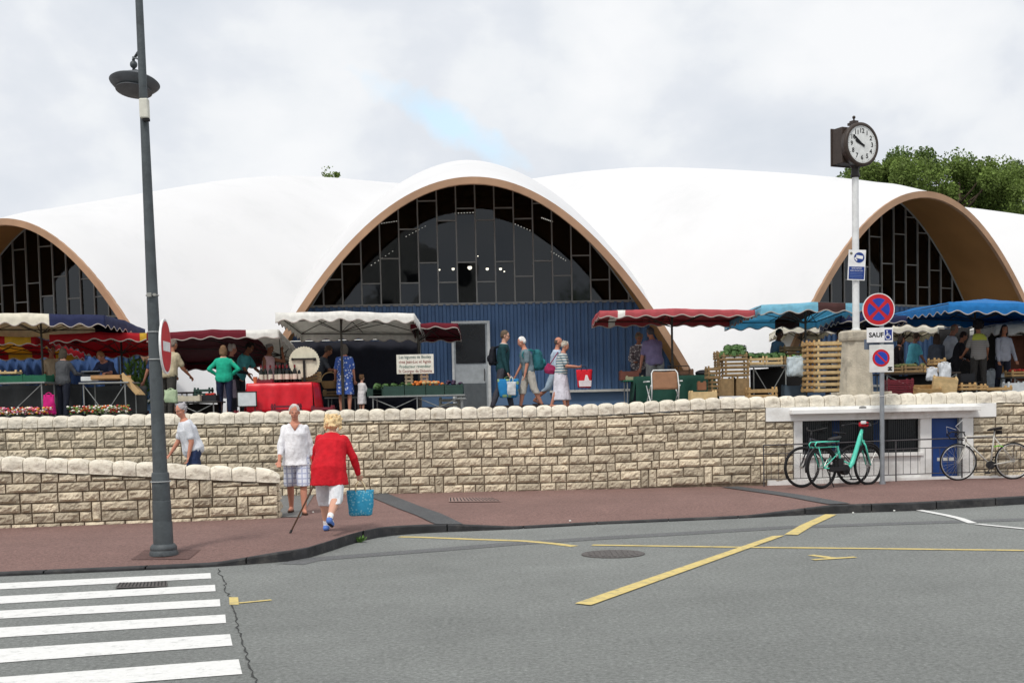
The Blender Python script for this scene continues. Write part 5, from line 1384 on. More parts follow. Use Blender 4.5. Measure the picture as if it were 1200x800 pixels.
def drape(label, px0, px1, ytop, Y, d, m, drop, cat='tablecloth', flare=.06, wr=.018):
    """cloth over a table top, hanging to within a few cm of the ground"""
    a = P(px0, ytop, Y); b = P(px1, ytop, Y); w = b.x - a.x; zc_ = (a.z + b.z) / 2 + .008
    g = MB(); nx = 44; rr = random.Random(int(px0)); ph = rr.random() * 20
    prof = [(d, -.25), (d, 0), (d * .5, 0), (0.02, .0), (0, -.02)] + [(-flare * k / 6, -drop * k / 6) for k in range(1, 7)]
    for i in range(nx + 1):
        u = i / nx; x = -w / 2 + w * u
        for j, (y, z) in enumerate(prof):
            amp = wr * max(0, -z) / max(drop, .1) * 2
            n_ = noise.noise(Vector((x * 5 + ph, z * 1.2, 0)))
            g.v.append((x * (1 + .02 * max(0, -z)), y - n_ * amp - (0 if y > .01 else .004), z + .006 * noise.noise(Vector((x * 3 + ph, y * 3, 1)))))
    m_ = len(prof)
    for i in range(nx):
        for j in range(m_ - 1): q = i * m_ + j; g.f.append((q, q + m_, q + m_ + 1, q + 1)); g.m.append(0)
    # side falls
    for sgn, x in ((-1, -w / 2), (1, w / 2)):
        o = len(g.v)
        for j in range(9):
            y = d * j / 8
            for k in range(5):
                g.v.append((x + sgn * (.01 + flare * k / 4 + wr * noise.noise(Vector((y * 6 + ph, k * .2, 3)))), y - (flare * k / 4 if j == 0 else 0), -drop * .95 * k / 4))
        for j in range(8):
            for k in range(4): q = o + j * 5 + k; g.f.append((q, q + 5, q + 6, q + 1)); g.m.append(0)
    o = g.build('tablecloth', m, None, smooth=True, fix=False); o.location = ((a.x + b.x) / 2, Y, zc_)
    sl = o.modifiers.new('t', 'SOLIDIFY'); sl.thickness = .004
    return tag(o, label, cat)
# produce -----------------------------------------------------------
_pm = {}
def heap(name, cat, label, x, y, z, w, d, n, r, m, group, layers=1, flat=.8, leafy=False, seed=1, jit=.3):
    """countable produce, each piece an object of its own sharing one mesh"""
    rr = random.Random(seed)
    key = (name, m.name, r)
    if key not in _pm:
        g = MB()
        if leafy:
            g.ball((0, 0, 0), (r * .8, r * .8, r * .65), 10, 7)
            for i in range(26):
                a = rr.uniform(0, 2 * PI); e = rr.uniform(-.2, 1.2); dv = Vector((math.cos(a) * math.cos(e), math.sin(a) * math.cos(e), math.sin(e)))
                t_ = dv.cross(Vector((0, 0, 1))).normalized() * r * .38; u_ = dv.cross(t_).normalized() * r * .42; c = dv * r * rr.uniform(.75, 1.0); c.z *= .8
                g.add([c - t_ - u_ * .6, c + t_ - u_ * .6 + dv * r * .1, c + t_ * .7 + u_ + dv * r * .25, c - t_ * .7 + u_ + dv * r * .15], [(0, 1, 2, 3)])
        else: g.ball((0, 0, 0), (r, r, r * flat), 9, 6)
        me = g.mesh(name, m); 
        if not leafy: g.fixn(me)
        me.polygons.foreach_set('use_smooth', [not leafy] * len(me.polygons)); _pm[key] = me
    per = max(1, int(math.ceil(n / layers))); cols = max(1, int(round(math.sqrt(per * w / max(d, .01))))); rows_ = max(1, math.ceil(per / cols)); k = 0
    for l in range(layers):
        sh = 1 - .28 * l
        for i in range(cols):
            for j in range(rows_):
                if k >= n: return
                o = bpy.data.objects.new(name, _pm[key]); COL.objects.link(o)
                o.location = (x + (i + .5 - cols / 2) * w / cols * sh + rr.uniform(-jit, jit) * r, y + (j + .5 - rows_ / 2) * d / rows_ * sh + rr.uniform(-jit, jit) * r, z + l * r * 1.1 + rr.uniform(-.15, .2) * r)
                o.rotation_euler = (rr.uniform(-.4, .4), rr.uniform(-.4, .4), rr.uniform(0, 6.28)); s = rr.uniform(.85, 1.12); o.scale = (s, s, s)
                tag(o, label, cat, group); k += 1
M_cab = rgb(74, 104, 56, rough=.6, bump=.6, bscale=30, var=.35); M_leaf = rgb(104, 138, 66, rough=.6, var=.35); M_tom = rgb(190, 48, 34, rough=.35); M_pot = rgb(188, 160, 112)
M_car = rgb(214, 122, 52, rough=.6); M_auber = rgb(58, 38, 62, rough=.35); M_wfl = rgb(236, 232, 224); M_pink = rgb(222, 110, 140); M_yfl = rgb(232, 192, 60)
Y0 = 24.4
# --- far left: display with green trough, flowers below
table('steel framed display table at the left edge holding a green plastic trough', -40, 52, 448, 25.3, .8)
table('steel framed display table carrying the white scales and wooden tray', 92, 150, 447.5, 25.3, .8)
for i, (a, b) in enumerate(((-12, 24), (25, 51))):
    x = (XW(a, 25.4) + XW(b, 25.4)) / 2; crate(['green plastic trough at the left edge of the photo on the display table', 'green plastic trough beside the stall pole on the display table'][i], x, 25.75, ZW(447.5, 20, 25.3), XW(b, 25.4) - XW(a, 25.4), .5, .14, M_gcr, slats=1, solid=True, group='green plastic crates')
crate('pale wooden box lid lying on the green trough at the left edge', XW(8, 25.6), 25.8, ZW(438, 8, 25.6), .36, .3, .06, M_wood3, slats=1)
t = thing('weighing_scale', 'white market scale with tilted dark display beside the woman in grey jumper', 'scale', (XW(104, 25.4), 25.6, ZW(447, 104, 25.3)))
g = MB(); g.box((0, 0, .06), (.36, .34, .09)); g.build('housing', rgb(205, 208, 208), t, bevel=.01)
g = MB(); g.box((0, -.02, .16), (.34, .02, .14), Matrix.Rotation(rad(-58), 3, 'X')); g.build('display', rgb(52, 56, 62, rough=.35), t, bevel=.005)
g = MB(); g.box((0, .03, .215), (.36, .30, .012)); g.build('pan', M_steel, t)
t = thing('display_tray', 'long wooden tray tilted down to the right on the steel frame', 'tray', (XW(131, 25.5), 25.7, ZW(444, 131, 25.4)))
g = MB(); g.box((-.08, 0, .0), (.62, .62, .02)); g.box((-.08, -.30, .04), (.64, .02, .09)); g.box((-.08, .30, .04), (.64, .02, .09)); g.build('tray', rgb(178, 136, 92), t)
g = MB(); Rm = Matrix.Rotation(rad(50), 3, 'Y'); g.box((.36, 0, -.14), (.50, .62, .02), Rm); g.box((.40, -.30, -.10), (.52, .02, .09), Rm); g.build('flap', rgb(196, 164, 118), t)
# flower rows under the displays
fl_cols = [M_pink, M_wfl, M_yfl, rgb(200, 50, 60), rgb(214, 128, 160), M_car, rgb(240, 220, 210)]
random.seed(21)
def flower_tray(label, px, Y, z, w=.46, d=.34, palette=fl_cols, seed=0):
    t = thing('flower_tray', label, 'flower tray', (XW(px, Y), Y, z), 0, 'trays of potted flowers')
    g = MB(); g.bb(-w / 2, w / 2, -d / 2, d / 2, 0, .09); g.build('tray', M_bcr, t)
    rr = random.Random(seed); fl = MB(); lf = MB()
    for i in range(70):
        x, y = rr.uniform(-w / 2, w / 2), rr.uniform(-d / 2, d / 2); zz = rr.uniform(.12, .25); k = rr.randrange(len(palette))
        fl.ball((x, y, zz), (rr.uniform(.018, .032), rr.uniform(.018, .032), .018), 6, 4, k)
    for i in range(90):
        x, y = rr.uniform(-w / 2, w / 2), rr.uniform(-d / 2, d / 2); zz = rr.uniform(.08, .2); a = rr.uniform(0, 6.28)
        dv = Vector((math.cos(a), math.sin(a), .4)) * .045; q = Vector((-math.sin(a), math.cos(a), 0)) * .016; c = Vector((x, y, zz)); lf.add([c, c + dv * .5 + q, c + dv, c + dv * .5 - q], [(0, 1, 2, 3)])
    fl.build('blossoms', palette, t, smooth=True); lf.build('leaves', M_leaf, t, fix=False)
for i, px in enumerate((-14, 8, 30, 47, 92, 108, 122, 139)):
    flower_tray('tray of bright flowers behind the coping, ' + ['cut by the left photo edge', 'second tray from the left photo edge', 'just left of the front table leg', 'touching the pink bag', 'just right of the woman in grey jumper', 'under the white scale', 'under the wooden tray', 'under the tilted flap'][i],
                px, 24.6, zt(-8) + .02, .38, .34, fl_cols if i < 4 else [M_wfl, rgb(180, 60, 60), M_leaf, M_car, rgb(190, 180, 150)], i)
bag('plastic_bag', 'bright pink plastic bag hanging from the left display table', 'bag', P(57, 460, 24.9), .26, .40, .14, rgb(222, 40, 140, trans=.3), 10, .04, None, .8, .02)
# tall green plants behind
def plant(label, px, Y, z0, h, n, m, spread=.18, leaf=.07, name='potted_plant', group=None, stem=True):
    t = thing(name, label, 'plant', (XW(px, Y), Y, z0), 0, group); rr = random.Random(int(px * 7)); g = MB()
    for i in range(n):
        a = rr.uniform(0, 6.28); zz = h * rr.uniform(.25, 1); rr_ = spread * (1 - .5 * zz / h) * math.sqrt(rr.random()); c = Vector((math.cos(a) * rr_, math.sin(a) * rr_, zz))
        dv = Vector((math.cos(a), math.sin(a), rr.uniform(.2, 2.2))).normalized() * leaf * rr.uniform(.7, 1.6); q = Vector((-math.sin(a), math.cos(a), 0)) * leaf * .16
        g.add([c, c + dv * .5 + q, c + dv, c + dv * .5 - q], [(0, 1, 2, 3)])
    g.build('foliage', m, t, fix=False)
    g = MB(); g.lathe([(.07, 0), (.10, .16), (.085, .16), (.0, .14)], (0, 0, 0), 12); g.build('pot', rgb(120, 70, 52), t)
    g = MB()
    for i in range(4): g.tube([(0, 0, .1), (rr.uniform(-.06, .06), rr.uniform(-.06, .06), h * .8)], .006, 4)
    g.build('stem', rgb(70, 90, 50), t)
for i, px in enumerate((152, 160, 168)):
    plant(['tall green leafy plant just left of the three behind the tilted tray', 'tallest green leafy plant in the middle of the three behind the tilted tray', 'tall green leafy plant nearest to the lamp post'][i], px, 27.4, zt(-8), 1.15 + .1 * (i == 1), 130, M_leaf, .16, .16, group='tall green plants')
# --- behind the lamp post / left of the wine table
table('dark low table with crates between lamp post and the woman in green jumper', 205, 254, 470.5, 25.4, .8, top=rgb(50, 48, 46))
crate('white cardboard box on the low table right of the lamp post', XW(221, 25.5), 25.6, ZW(470, 221, 25.4), .44, .3, .11, rgb(198, 190, 170), slats=1, solid=True)
crate('black plastic crate of greens behind the white cardboard box', XW(242, 25.7), 25.75, ZW(470, 242, 25.4), .4, .3, .13, M_bcr, slats=1, solid=True, group='black plastic crates')
crate('black plastic crate raised at the back of the low table', XW(236, 26), 26.15, ZW(464, 236, 25.9), .34, .3, .16, M_gcr2, slats=2, group='black plastic crates')
heap('tomato', 'tomato', 'small red tomato in the crate left of the woman in green jumper', XW(246, 25.7), 25.75, ZW(462, 246, 25.5), .2, .2, 9, .035, M_tom, 'red tomatoes by the green jumper', 1)
bag('plastic_bag', 'pale green plastic bag beside the lamp post at the beige shirt', 'bag', P(200, 455, 25.1), .26, .26, .14, rgb(196, 214, 180, trans=.3), 0, .03, None, 1.0, .02)
t = table('dark trestle under the maroon umbrella flap at the low table', 208, 230, 459, 26.4, .5, top=rgb(62, 50, 46), cross=False)
# --- wine table
drape('glossy red plastic cloth over the wine table hanging to the ground', 289, 366, 449, 25.2, .9, rgb(205, 22, 38, rough=.35, bump=.15, bscale=6), .62, wr=.05)
table('folding table hidden under the red plastic cloth', 290, 365, 449.5, 25.25, .8, cross=False)
M_bott = rgb(24, 26, 22, rough=.12, bump=0); M_lab = rgb(222, 214, 196)
def bottle(px, Y, z, label, s=1.0):
    t = thing('wine_bottle', label, 'bottle', (XW(px, Y), Y, z), 0, 'bottles on the red table')
    g = MB(); g.lathe([(.036, 0), (.038, .01), (.038, .19), (.028, .225), (.014, .25), (.013, .30), (.016, .302), (.016, .315), (.0, .315)], (0, 0, 0), 14); g.build('glass', M_bott, t, smooth='auto')
    g = MB(); g.lathe([(.0392, .06), (.0396, .062), (.0396, .15), (.0392, .152)], (0, 0, 0), 14); g.build('label', M_lab, t)
    g = MB(); g.lathe([(.0172, .262), (.0172, .318)], (0, 0, 0), 12); g.build('capsule', rgb(110, 30, 36), t); t.scale = (s, s, s)
ztb = (P(320, 449, 25.4).z)
bl = ['leftmost of all, before the pink blouse', 'second from the left, before the pink blouse', 'third from the left', 'fourth from the left', 'fifth from the left', 'sixth from the left', 'seventh from the left', 'eighth from the left', 'ninth from the left', 'rightmost, beside the white disc']
for i, px in enumerate((306, 311, 317, 324, 328, 332, 336.5, 341, 345.5, 351)):
    bottle(px, 25.55 + .08 * (i % 2), ztb + .012, 'dark wine bottle on red cloth, ' + bl[i], 1.15)
crate('dark red cardboard box on the red table below the bottles', XW(311, 25.4), 25.38, ztb + .012, .30, .16, .06, M_mcr, slats=1, solid=True)
g = MB(); g.lathe([(.035, 0), (.05, .13), (.04, .13), (.0, .01)], (0, 0, 0), 12); o = g.build('orange_jar', rgb(200, 120, 80)); o.location = (XW(299, 25.5), 25.5, ztb + .012); tag(o, 'orange jar at the left corner of the red table', 'jar')
t = thing('notice_board', 'pale blank board leaning against the left side of the red table', 'board', (XW(288.5, 25.0), 25.0, zt(-5)))
zz = ZW(467.5, 288, 25.0) - zt(-5); g = MB(); g.box((0, 0, zz), (.36, .02, .27)); g.build('panel', rgb(205, 212, 214), t)
g = MB()
for s in (-1, 1): g.box((s * .19, 0, zz), (.02, .03, .30)); g.box((0, 0, zz + s * .145), (.40, .03, .02))
g.tube([(-.15, .03, 0), (-.15, .02, zz - .1)], .012, 6); g.tube([(.15, .03, 0), (.15, .02, zz - .1)], .012, 6); g.build('frame', rgb(60, 58, 56), t)
crate('dark crate on the ground below the pale notice board', XW(288, 24.6), 24.7, zt(-5) + .0, .5, .3, .10, M_mcr, slats=2, group='maroon crates behind the coping')
crate('maroon slatted crate in front of the red cloth, left of the bald man', XW(334, 24.5), 24.55, zt(-4), .55, .3, .21, M_mcr, slats=3, group='maroon crates behind the coping')
crate('low maroon crate right of the red cloth below the white disc', XW(377, 24.6), 24.65, zt(-4), .42, .3, .16, M_mcr, slats=2, group='maroon crates behind the coping')
# scalloped disc on T stand
t = thing('round_board', 'round cream scalloped board with dark T-shaped bar on a stand above the red table', 'board', (XW(357, 25.6), 25.6, ztb))
zc_ = P(357, 424, 25.6).z - ztb; g = MB(); n = 72; r0 = .315
vs = []
for y in (0, .03):
    for i in range(n * 3):
        w = 2 * PI * i / (n * 3); r = r0 * (1 + .022 * math.cos(w * 36)); vs.append((r * math.cos(w), y, zc_ + r * math.sin(w)))
N_ = n * 3; g.add(vs, [tuple(range(N_)), tuple(N_ + i for i in range(N_))[::-1]] + [(i, (i + 1) % N_, N_ + (i + 1) % N_, N_ + i) for i in range(N_)])
g.build('disc', rgb(214, 208, 186), t)
g = MB(); g.box((0, -.03, zc_ + .06), (.50, .03, .035)); g.box((-.24, -.03, zc_ + .06), (.03, .04, .05)); g.box((.22, -.03, zc_ + .05), (.05, .04, .06)); g.box((.0, -.03, zc_ * .5 - .03), (.045, .03, zc_ + .13)); g.box((0, -.03, .01), (.3, .2, .02)); g.build('stand', rgb(34, 32, 32), t)
crate('wooden crate behind the stem of the white disc', XW(362, 25.9), 26.0, ztb + .01, .44, .3, .2, M_wood2, slats=3)
# bits under the blue dress stall
crate('wooden crate at knee height left of the woman in patterned dress', XW(388, 27.2), 27.3, ZW(464, 388, 27.2), .36, .3, .12, M_wood2, slats=2)
table('low table carrying wooden crates behind the woman in patterned dress', 380, 420, 465, 27.1, .6, cross=False)
# --- greengrocer stall
table('long steel trestle table holding the dark green vegetable crates', 432, 545, 463, 25.4, .9)
gz = ZW(463, 490, 25.4) + .0
gpx = [(449, 473), (474, 498), (499, 520), (521, 542)]
for i, (a, b) in enumerate(gpx):
    x = (XW(a, 25.5) + XW(b, 25.5)) / 2; w = XW(b, 25.5) - XW(a, 25.5) - .01
    crate('dark green vegetable crate below the lettered sign, ' + ['leftmost, holding greens', 'second from the left, under the sign', 'third from the left, holding carrots', 'rightmost, holding purple beets'][i], x, 25.75, gz, w, .5, .20, M_gcr2, slats=4, solid=True, group='dark green crates of the greengrocer')
heap('green_cabbage', 'cabbage', 'green cabbage in the dark green crates left of the lettered sign post', XW(461, 25.6), 25.75, gz + .20, .85, .4, 14, .07, M_cab, 'cabbages in the dark green crates', 1, leafy=True, seed=2)
heap('carrot_bunch', 'carrot', 'orange carrot bunch in the dark green crates under the sign', XW(500, 25.6), 25.75, gz + .22, .75, .35, 34, .04, M_car, 'orange vegetables under the sign', 2, seed=3)
heap('potato', 'potato', 'pale potato among the orange vegetables under the sign', XW(506, 25.6), 25.65, gz + .25, .4, .2, 12, .04, M_pot, 'pale potatoes under the sign', 1, seed=4)
heap('beetroot', 'beetroot', 'dark purple beetroot in the rightmost dark green crate', XW(531, 25.6), 25.75, gz + .22, .42, .36, 20, .042, M_auber, 'purple beetroots by the grey door', 2, seed=5)
for i, px in enumerate((435, 442)):
    crate(['dark green crate just left of the long vegetable table end', 'dark green crate touching the leftmost vegetable crate'][i] , XW(px + 2, 26.0), 26.4, gz, .3, .4, .16 + .04 * i, M_gcr2, slats=3, solid=True, group='dark green crates of the greengrocer')
for i, px in enumerate((478, 496)):
    crate(['small upright wooden box supporting the left half of the lettered sign', 'small upright wooden box supporting the right half of the lettered sign'][i], XW(px + 1, 25.9), 25.95, gz + .20, .15, .12, .30, rgb(196, 178, 150, island=.1), slats=4)
YS = 25.8
t = thing('greengrocer_sign', 'white lettered greengrocer sign above the dark green crates', 'sign', tuple(P(486.5, 426.5, YS)))
w = XW(508.5, YS) - XW(465, YS); g = MB(); g.box((0, 0, 0), (w, .018, .40)); g.build('board', rgb(226, 222, 210), t, bevel=.004)
for i, (s_, c_) in enumerate((('Les légumes de Boutey', (30, 80, 80)), ('chez Jean-Luc et Agnès', (140, 52, 44)), ('Producteur revendeur', (30, 96, 84)), ('St Georges de Didonne', (130, 50, 46)))):
    text(s_, .088, 'lettering', rgb(*c_), t, face_at(0, -.012, .145 - .097 * i), .001, sx=.82)
# crates below stall (in shade)
crate('pale plastic crate on the ground under the right end of the vegetable table', XW(526, 25.8), 25.9, zt(-1.5), .42, .3, .28, rgb(150, 148, 138), slats=3)
table('small folding stool under the right end of the vegetable table', 536, 546, 466, 25.3, .4, cross=False)
# --- red canopy stall
table('small green topped table with baskets left of the folding chair', 731, 757, 445, 26.2, .8, top=M_gcr, cross=False)
crate('brown wicker tray of goods on the small green table', XW(738, 26.4), 26.6, ZW(445, 738, 26.2), .38, .36, .19, rgb(110, 66, 56), slats=2, solid=True)
crate('pale box with small jars in front of the wicker tray', XW(744, 26.2), 26.28, ZW(445, 744, 26.2), .36, .12, .07, rgb(150, 150, 120), slats=1, solid=True)
drape('dark green tablecloth hanging behind the folding chair', 745, 838, 440.5, 26.0, .8, rgb(18, 62, 50, bump=.2, bscale=8), .60, wr=.05)
table('long table hidden under the dark green tablecloth', 747, 836, 441, 26.1, .7, cross=False)
crate('brown basket on the dark green cloth right of the stooping man', XW(798, 26.3), 26.4, ZW(440, 798, 26.2), .5, .36, .12, rgb(104, 76, 58), slats=2, solid=True)
t = thing('wire_basket', 'dark wire rack on the dark green tablecloth under the canopy pole', 'rack', (XW(795, 26.2), 26.25, ZW(440, 795, 26.2)))
g = MB(); 
for z in (.02, .2): g.tube([(-.22, -.1, z), (.22, -.1, z), (.22, .12, z), (-.22, .12, z), (-.22, -.1, z)], .008, 5)
for x in (-.22, 0, .22): g.tube([(x, -.1, .02), (x, -.1, .2)], .007, 5)
g.build('wires', rgb(40, 34, 32), t)
# folding chair (seen from behind)
YC = 24.6
cx = XW(778.5, YC); zg = zt(cx); top_ = P(778.5, 433.5, YC).z - zg
t = thing('folding_chair', 'white framed folding garden chair with brown fabric back, seen from behind', 'chair', (cx, YC, zg), rad(4))
Mwf = rgb(225, 226, 224, rough=.4, metal=.1); w2 = .27
g = MB(); g.tube([(-w2, -.05, .10), (-w2, -.10, .35), (-w2 + .01, -.02, top_ - .06), (-w2 + .05, -.0, top_), (w2 - .05, -.0, top_), (w2 - .01, -.02, top_ - .06), (w2, -.10, .35), (w2, -.05, .10)], .013, 8); g.build('back_frame', Mwf, t, smooth=True)
g = MB()
for i in range(9):
    for j in range(9): u, v = i / 8, j / 8; g.v.append((lerp(-w2 + .02, w2 - .02, u), lerp(-.10, -.01, v) + .02 * math.sin(PI * u), lerp(.30, top_ - .03, v)))
for i in range(8):
    for j in range(8): q = i * 9 + j; g.f.append((q, q + 9, q + 10, q + 1)); g.m.append(0)
bk = g.build('backrest', rgb(142, 104, 78), t, smooth=True, fix=False); bk.modifiers.new('t', 'SOLIDIFY').thickness = .012
g = MB(); g.bb(-w2 + .02, w2 - .02, -.08, .42, .30, .315); g.build('seat', rgb(142, 104, 78), t)
for s in (-1, 1):
    for y0, y1 in ((-.12, .40), (.42, -.10)):
        g = MB(); g.tube([(s * (w2 + .02), y0, 0), (s * (w2 + .02), y1, .38)], .011, 6); g.build('leg', Mwf, t)
    g = MB(); g.box((s * (w2 + .06), .16, .46), (.06, .44, .025)); g.build('armrest', Mwf, t, bevel=.008)
# --- box and black stool near crates
crate('pale wooden box on the ground right of the folding chair', XW(824, 24.3), 24.4, zt(3.8) + .02, .50, .34, .20, M_wood3, slats=1, solid=True)
crate('small brown box behind the pale wooden box', XW(823, 24.9), 25.0, zt(3.9) + .25, .15, .15, .16, rgb(140, 96, 70), slats=1, solid=True)
t = thing('stool', 'dark stool with grey crossed legs beside the crate stack', 'stool', (XW(823, 26.6), 26.5, zt(4)))
hz = P(823, 437, 26.5).z - zt(4); g = MB(); g.ball((0, 0, hz), (.17, .17, .07), 16, 8); g.build('seat', rgb(48, 48, 52), t, smooth=True)
for s in (-1, 1): g = MB(); g.tube([(s * .16, 0, hz - .03), (-s * .18, 0, 0)], .013, 6); g.build('leg', rgb(92, 108, 120), t)
# crate stacks left of greens table
def stackat(px0, px1, y0px, y1px, Y, n, d=.36, m=None, slats=2, labels=None, rz=0, group='wooden crates stacked behind the coping', jit=.02):
    x = (XW(px0, Y) + XW(px1, Y)) / 2; w = XW(px1, Y) - XW(px0, Y) - .03; pm_ = (px0 + px1) / 2
    zb_, zt2 = P(pm_, y1px, Y).z, P(pm_, y0px, Y).z; h = (zt2 - zb_) / n; rr = random.Random(int(px0))
    for i in range(n):
        crate(labels[i] if labels else None, x + rr.uniform(-jit, jit), Y + d / 2, zb_ + h * i, w, d, h - .022, m or M_wood2, rz + rr.uniform(-1.5, 1.5), slats, group=group)
    return zt2, x
zz, x = stackat(848, 878, 413, 441, 24.7, 3, .4, M_wood2, 2, ['slatted crate carrying the two below the heap of greens', 'slatted crate in the middle of the three below the heap of greens', 'slatted crate directly under the heap of greens'])
heap('lettuce', 'lettuce', 'green lettuce heaped in the highest crate of the left stack', x, 24.9, zz - .02, .46, .34, 16, .095, M_cab, 'lettuces on the left crate stack', 2, leafy=True, seed=8)
for i, (a, b, r) in enumerate(((846, 859, 0), (864, 877, 0))):
    crate(['upright slatted crate on its end, left foot of the stack of greens', 'upright slatted crate on its end, right foot of the stack of greens'][i], (XW(a, 24.7) + XW(b, 24.7)) / 2, 24.9, ZW(464, 860, 24.7), .24, .4, ZW(441.5, 860, 24.7) - ZW(464, 860, 24.7) - .02, M_wood2, 0, 1, True)
stackat(839.5, 848, 411, 431, 25.1, 2, .4, M_wood2, 3, ['lower of two dark narrow crates left of the heap of greens', 'upper of two dark narrow crates left of the heap of greens'])
stackat(829.5, 846, 428.5, 444, 25.0, 1, .4, M_wood2, 3, ['slatted crate at the upper left of the crate pile'])
stackat(832, 847, 444, 464, 25.0, 1, .4, M_wood2, 4, ['slatted crate standing on the ground at the left of the crate pile'])
table('steel edged table with crates of greens in front of the dark skinned stallholder', 879, 926, 427.5, 25.2, .8)
zt3 = ZW(427.5, 900, 25.2)
for i, (a, b) in enumerate(((879, 896.5), (897.5, 918), (919, 928))):
    crate('small crate of greens on the steel edged table, ' + ['left one', 'middle one', 'right one partly behind the white bag'][i], (XW(a, 25.2) + XW(b, 25.2)) / 2, 25.4, zt3, XW(b, 25.2) - XW(a, 25.2) - .015, .34, .16, M_wood3 if i < 2 else M_wood2, 0, 2)
heap('lettuce', 'lettuce', 'lettuce in the small crates on the steel edged table', XW(902, 25.3), 25.45, zt3 + .18, .85, .3, 16, .085, M_cab, 'lettuces on the steel edged table', 1, leafy=True, seed=9)
heap('lettuce', 'lettuce', 'lettuce at the right end behind the white plastic bag', XW(934, 25.9), 26.0, zt3 + .14, .5, .4, 8, .085, M_leaf, 'lettuces behind the white plastic bag', 1, leafy=True, seed=10)
stackat(917, 944, 404, 418, 27.2, 2, .4, M_wood2, 2, ['lower wooden crate on the rear table right of the stallholder', 'upper wooden crate on the rear table right of the stallholder'])
table('rear table behind the white plastic bag', 915, 946, 418.5, 27.2, .7, cross=False)
crate('fresh pale pallet-like crate on the ground below the table of greens', XW(893, 24.4), 24.5, zt(5) + .02, .56, .36, .22, M_wood, 0, 2)
bag('plastic_bag', 'large white plastic bag tied to the right end of the table of greens', 'bag', P(934, 417, 24.9), .40, .38, .2, rgb(214, 226, 232, trans=.3), 0, .02, None, 1.0, .035)
crate('dark plastic tub in shadow below the white plastic bag', XW(931, 25.2), 25.3, zt(5.5), .42, .34, .28, rgb(70, 84, 96), 0, 1, True, group='plastic tubs')
# tall stack of flat crates
lab = ['first (lowest)', 'second', 'third', 'fourth', 'fifth', 'sixth', 'seventh', 'eighth', 'ninth (topmost)']
stackat(957.5, 990.5, 397.5, 459.5, 24.2, 9, .38, M_wood3, 1, ['flat pale crate, %s from the ground in the tall right-hand stack by the pillar' % l for l in lab], jit=.012)
stackat(944.5, 957, 398.5, 459.5, 24.5, 9, .4, M_wood, 1, ['narrow flat crate, %s in the narrow stack left of the tall pale one' % l for l in lab], jit=.012)
# --- stalls under blue canopy
table('market table carrying open fruit boxes right of the square sign', 1036, 1126, 436.5, 25.8, .8, top=rgb(60, 52, 46))
zt4 = ZW(436.5, 1080, 25.8)
for i, (a, b, h) in enumerate(((1040, 1057, .13), (1058, 1080, .15), (1081, 1100, .13), (1092, 1107, .13))):
    crate('open wooden fruit box on the table under the blue canopy, ' + ['leftmost beside the square sign', 'second from the left', 'third from the left', 'raised rightmost one'][i], (XW(a, 25.9) + XW(b, 25.9)) / 2, 26.0, zt4 + (.15 if i == 3 else 0), XW(b, 25.9) - XW(a, 25.9) - .02, .4, h, M_wood2 if i < 2 else M_wood, 0, 2)
heap('melon', 'melon', 'green brown melon heaped in the fruit boxes right of the square sign', XW(1062, 26), 26.05, zt4 + .15, .75, .32, 16, .06, rgb(96, 100, 60), 'melons beside the square sign', 1, seed=12)
for i in range(3):
    crate(['lowest', 'middle', 'topmost'][i] + ' maroon plastic crate right of the sign post on the terrace', XW(1055, 24.3), 24.45, zt(7) + .03 + i * .105, .50, .36, .10, M_mcr, 0, 3, group='maroon crates behind the coping')
crate('pale wooden fruit box tilted on the coping edge, left of the pair', XW(1086, 24.2), 24.3, zt(7.5) + .05, .48, .34, .14, M_wood, 8, 2, True, tilt=(14, 0))
crate('pale slatted fruit box tipped on its side, right of the pair', XW(1109, 24.2), 24.35, zt(8) + .06, .44, .24, .30, M_wood3, -14, 4, True, tilt=(10, 6))
bag('plastic_bag', 'white paper bag standing left behind the tipped fruit box', 'bag', P(1092, 430, 25.0), .24, .26, .12, rgb(222, 226, 232, trans=.2), 0, .02, None, .9, .03)
bag('plastic_bag', 'tall white paper bag standing right behind the tipped fruit box', 'bag', P(1107, 424, 25.2), .28, .36, .14, rgb(222, 226, 230, trans=.2), 20, .02, None, .9, .03)
crate('pale wooden box left of the yellow striped person on the coping edge', XW(1134, 24.2), 24.3, zt(8.5) + .1, .30, .28, .13, M_wood, 3, 2)
crate('small pale wooden box below the yellow striped person', XW(1148, 24.2), 24.3, zt(8.5) + .1, .25, .26, .10, M_wood, -3, 2)
crate('long low wooden box in front of the person in pale sweatshirt', XW(1170, 24.3), 24.4, zt(9) + .08, .50, .3, .08, M_wood, 0, 1)
table('dark table at the right edge with boxes of produce', 1124, 1150, 447, 26.3, .7, top=rgb(40, 38, 36), cross=False)
crate('black box of goods on the dark table behind the yellow striped person', XW(1130, 26.4), 26.6, ZW(447, 1130, 26.3), .46, .36, .17, M_bcr, 0, 1, True, group='black plastic crates')
table('dark market table at the right edge of the photo', 1186, 1240, 441, 26.0, .8, top=rgb(60, 56, 52))
crate('box of red fruit on the table at the right edge', XW(1196, 26.2), 26.3, ZW(441, 1196, 26), .44, .4, .12, M_wood, 0, 2)
heap('tomato', 'tomato', 'red tomato in the box at the right photo edge', XW(1196, 26.2), 26.3, ZW(441, 1196, 26) + .13, .36, .34, 16, .038, M_tom, 'red tomatoes at the right edge', 1, seed=14)
for i, px in enumerate((1162, 1178)):
    bag('plastic_bag', ['white plastic bag hanging between the last two people on the right', 'white plastic bag between the legs of the person in pale sweatshirt'][i], 'bag', P(px, 432 + 4 * i, 27.4), .26, .40, .12, rgb(206, 212, 216, trans=.3), 0, .03, None, 1.0, .03)
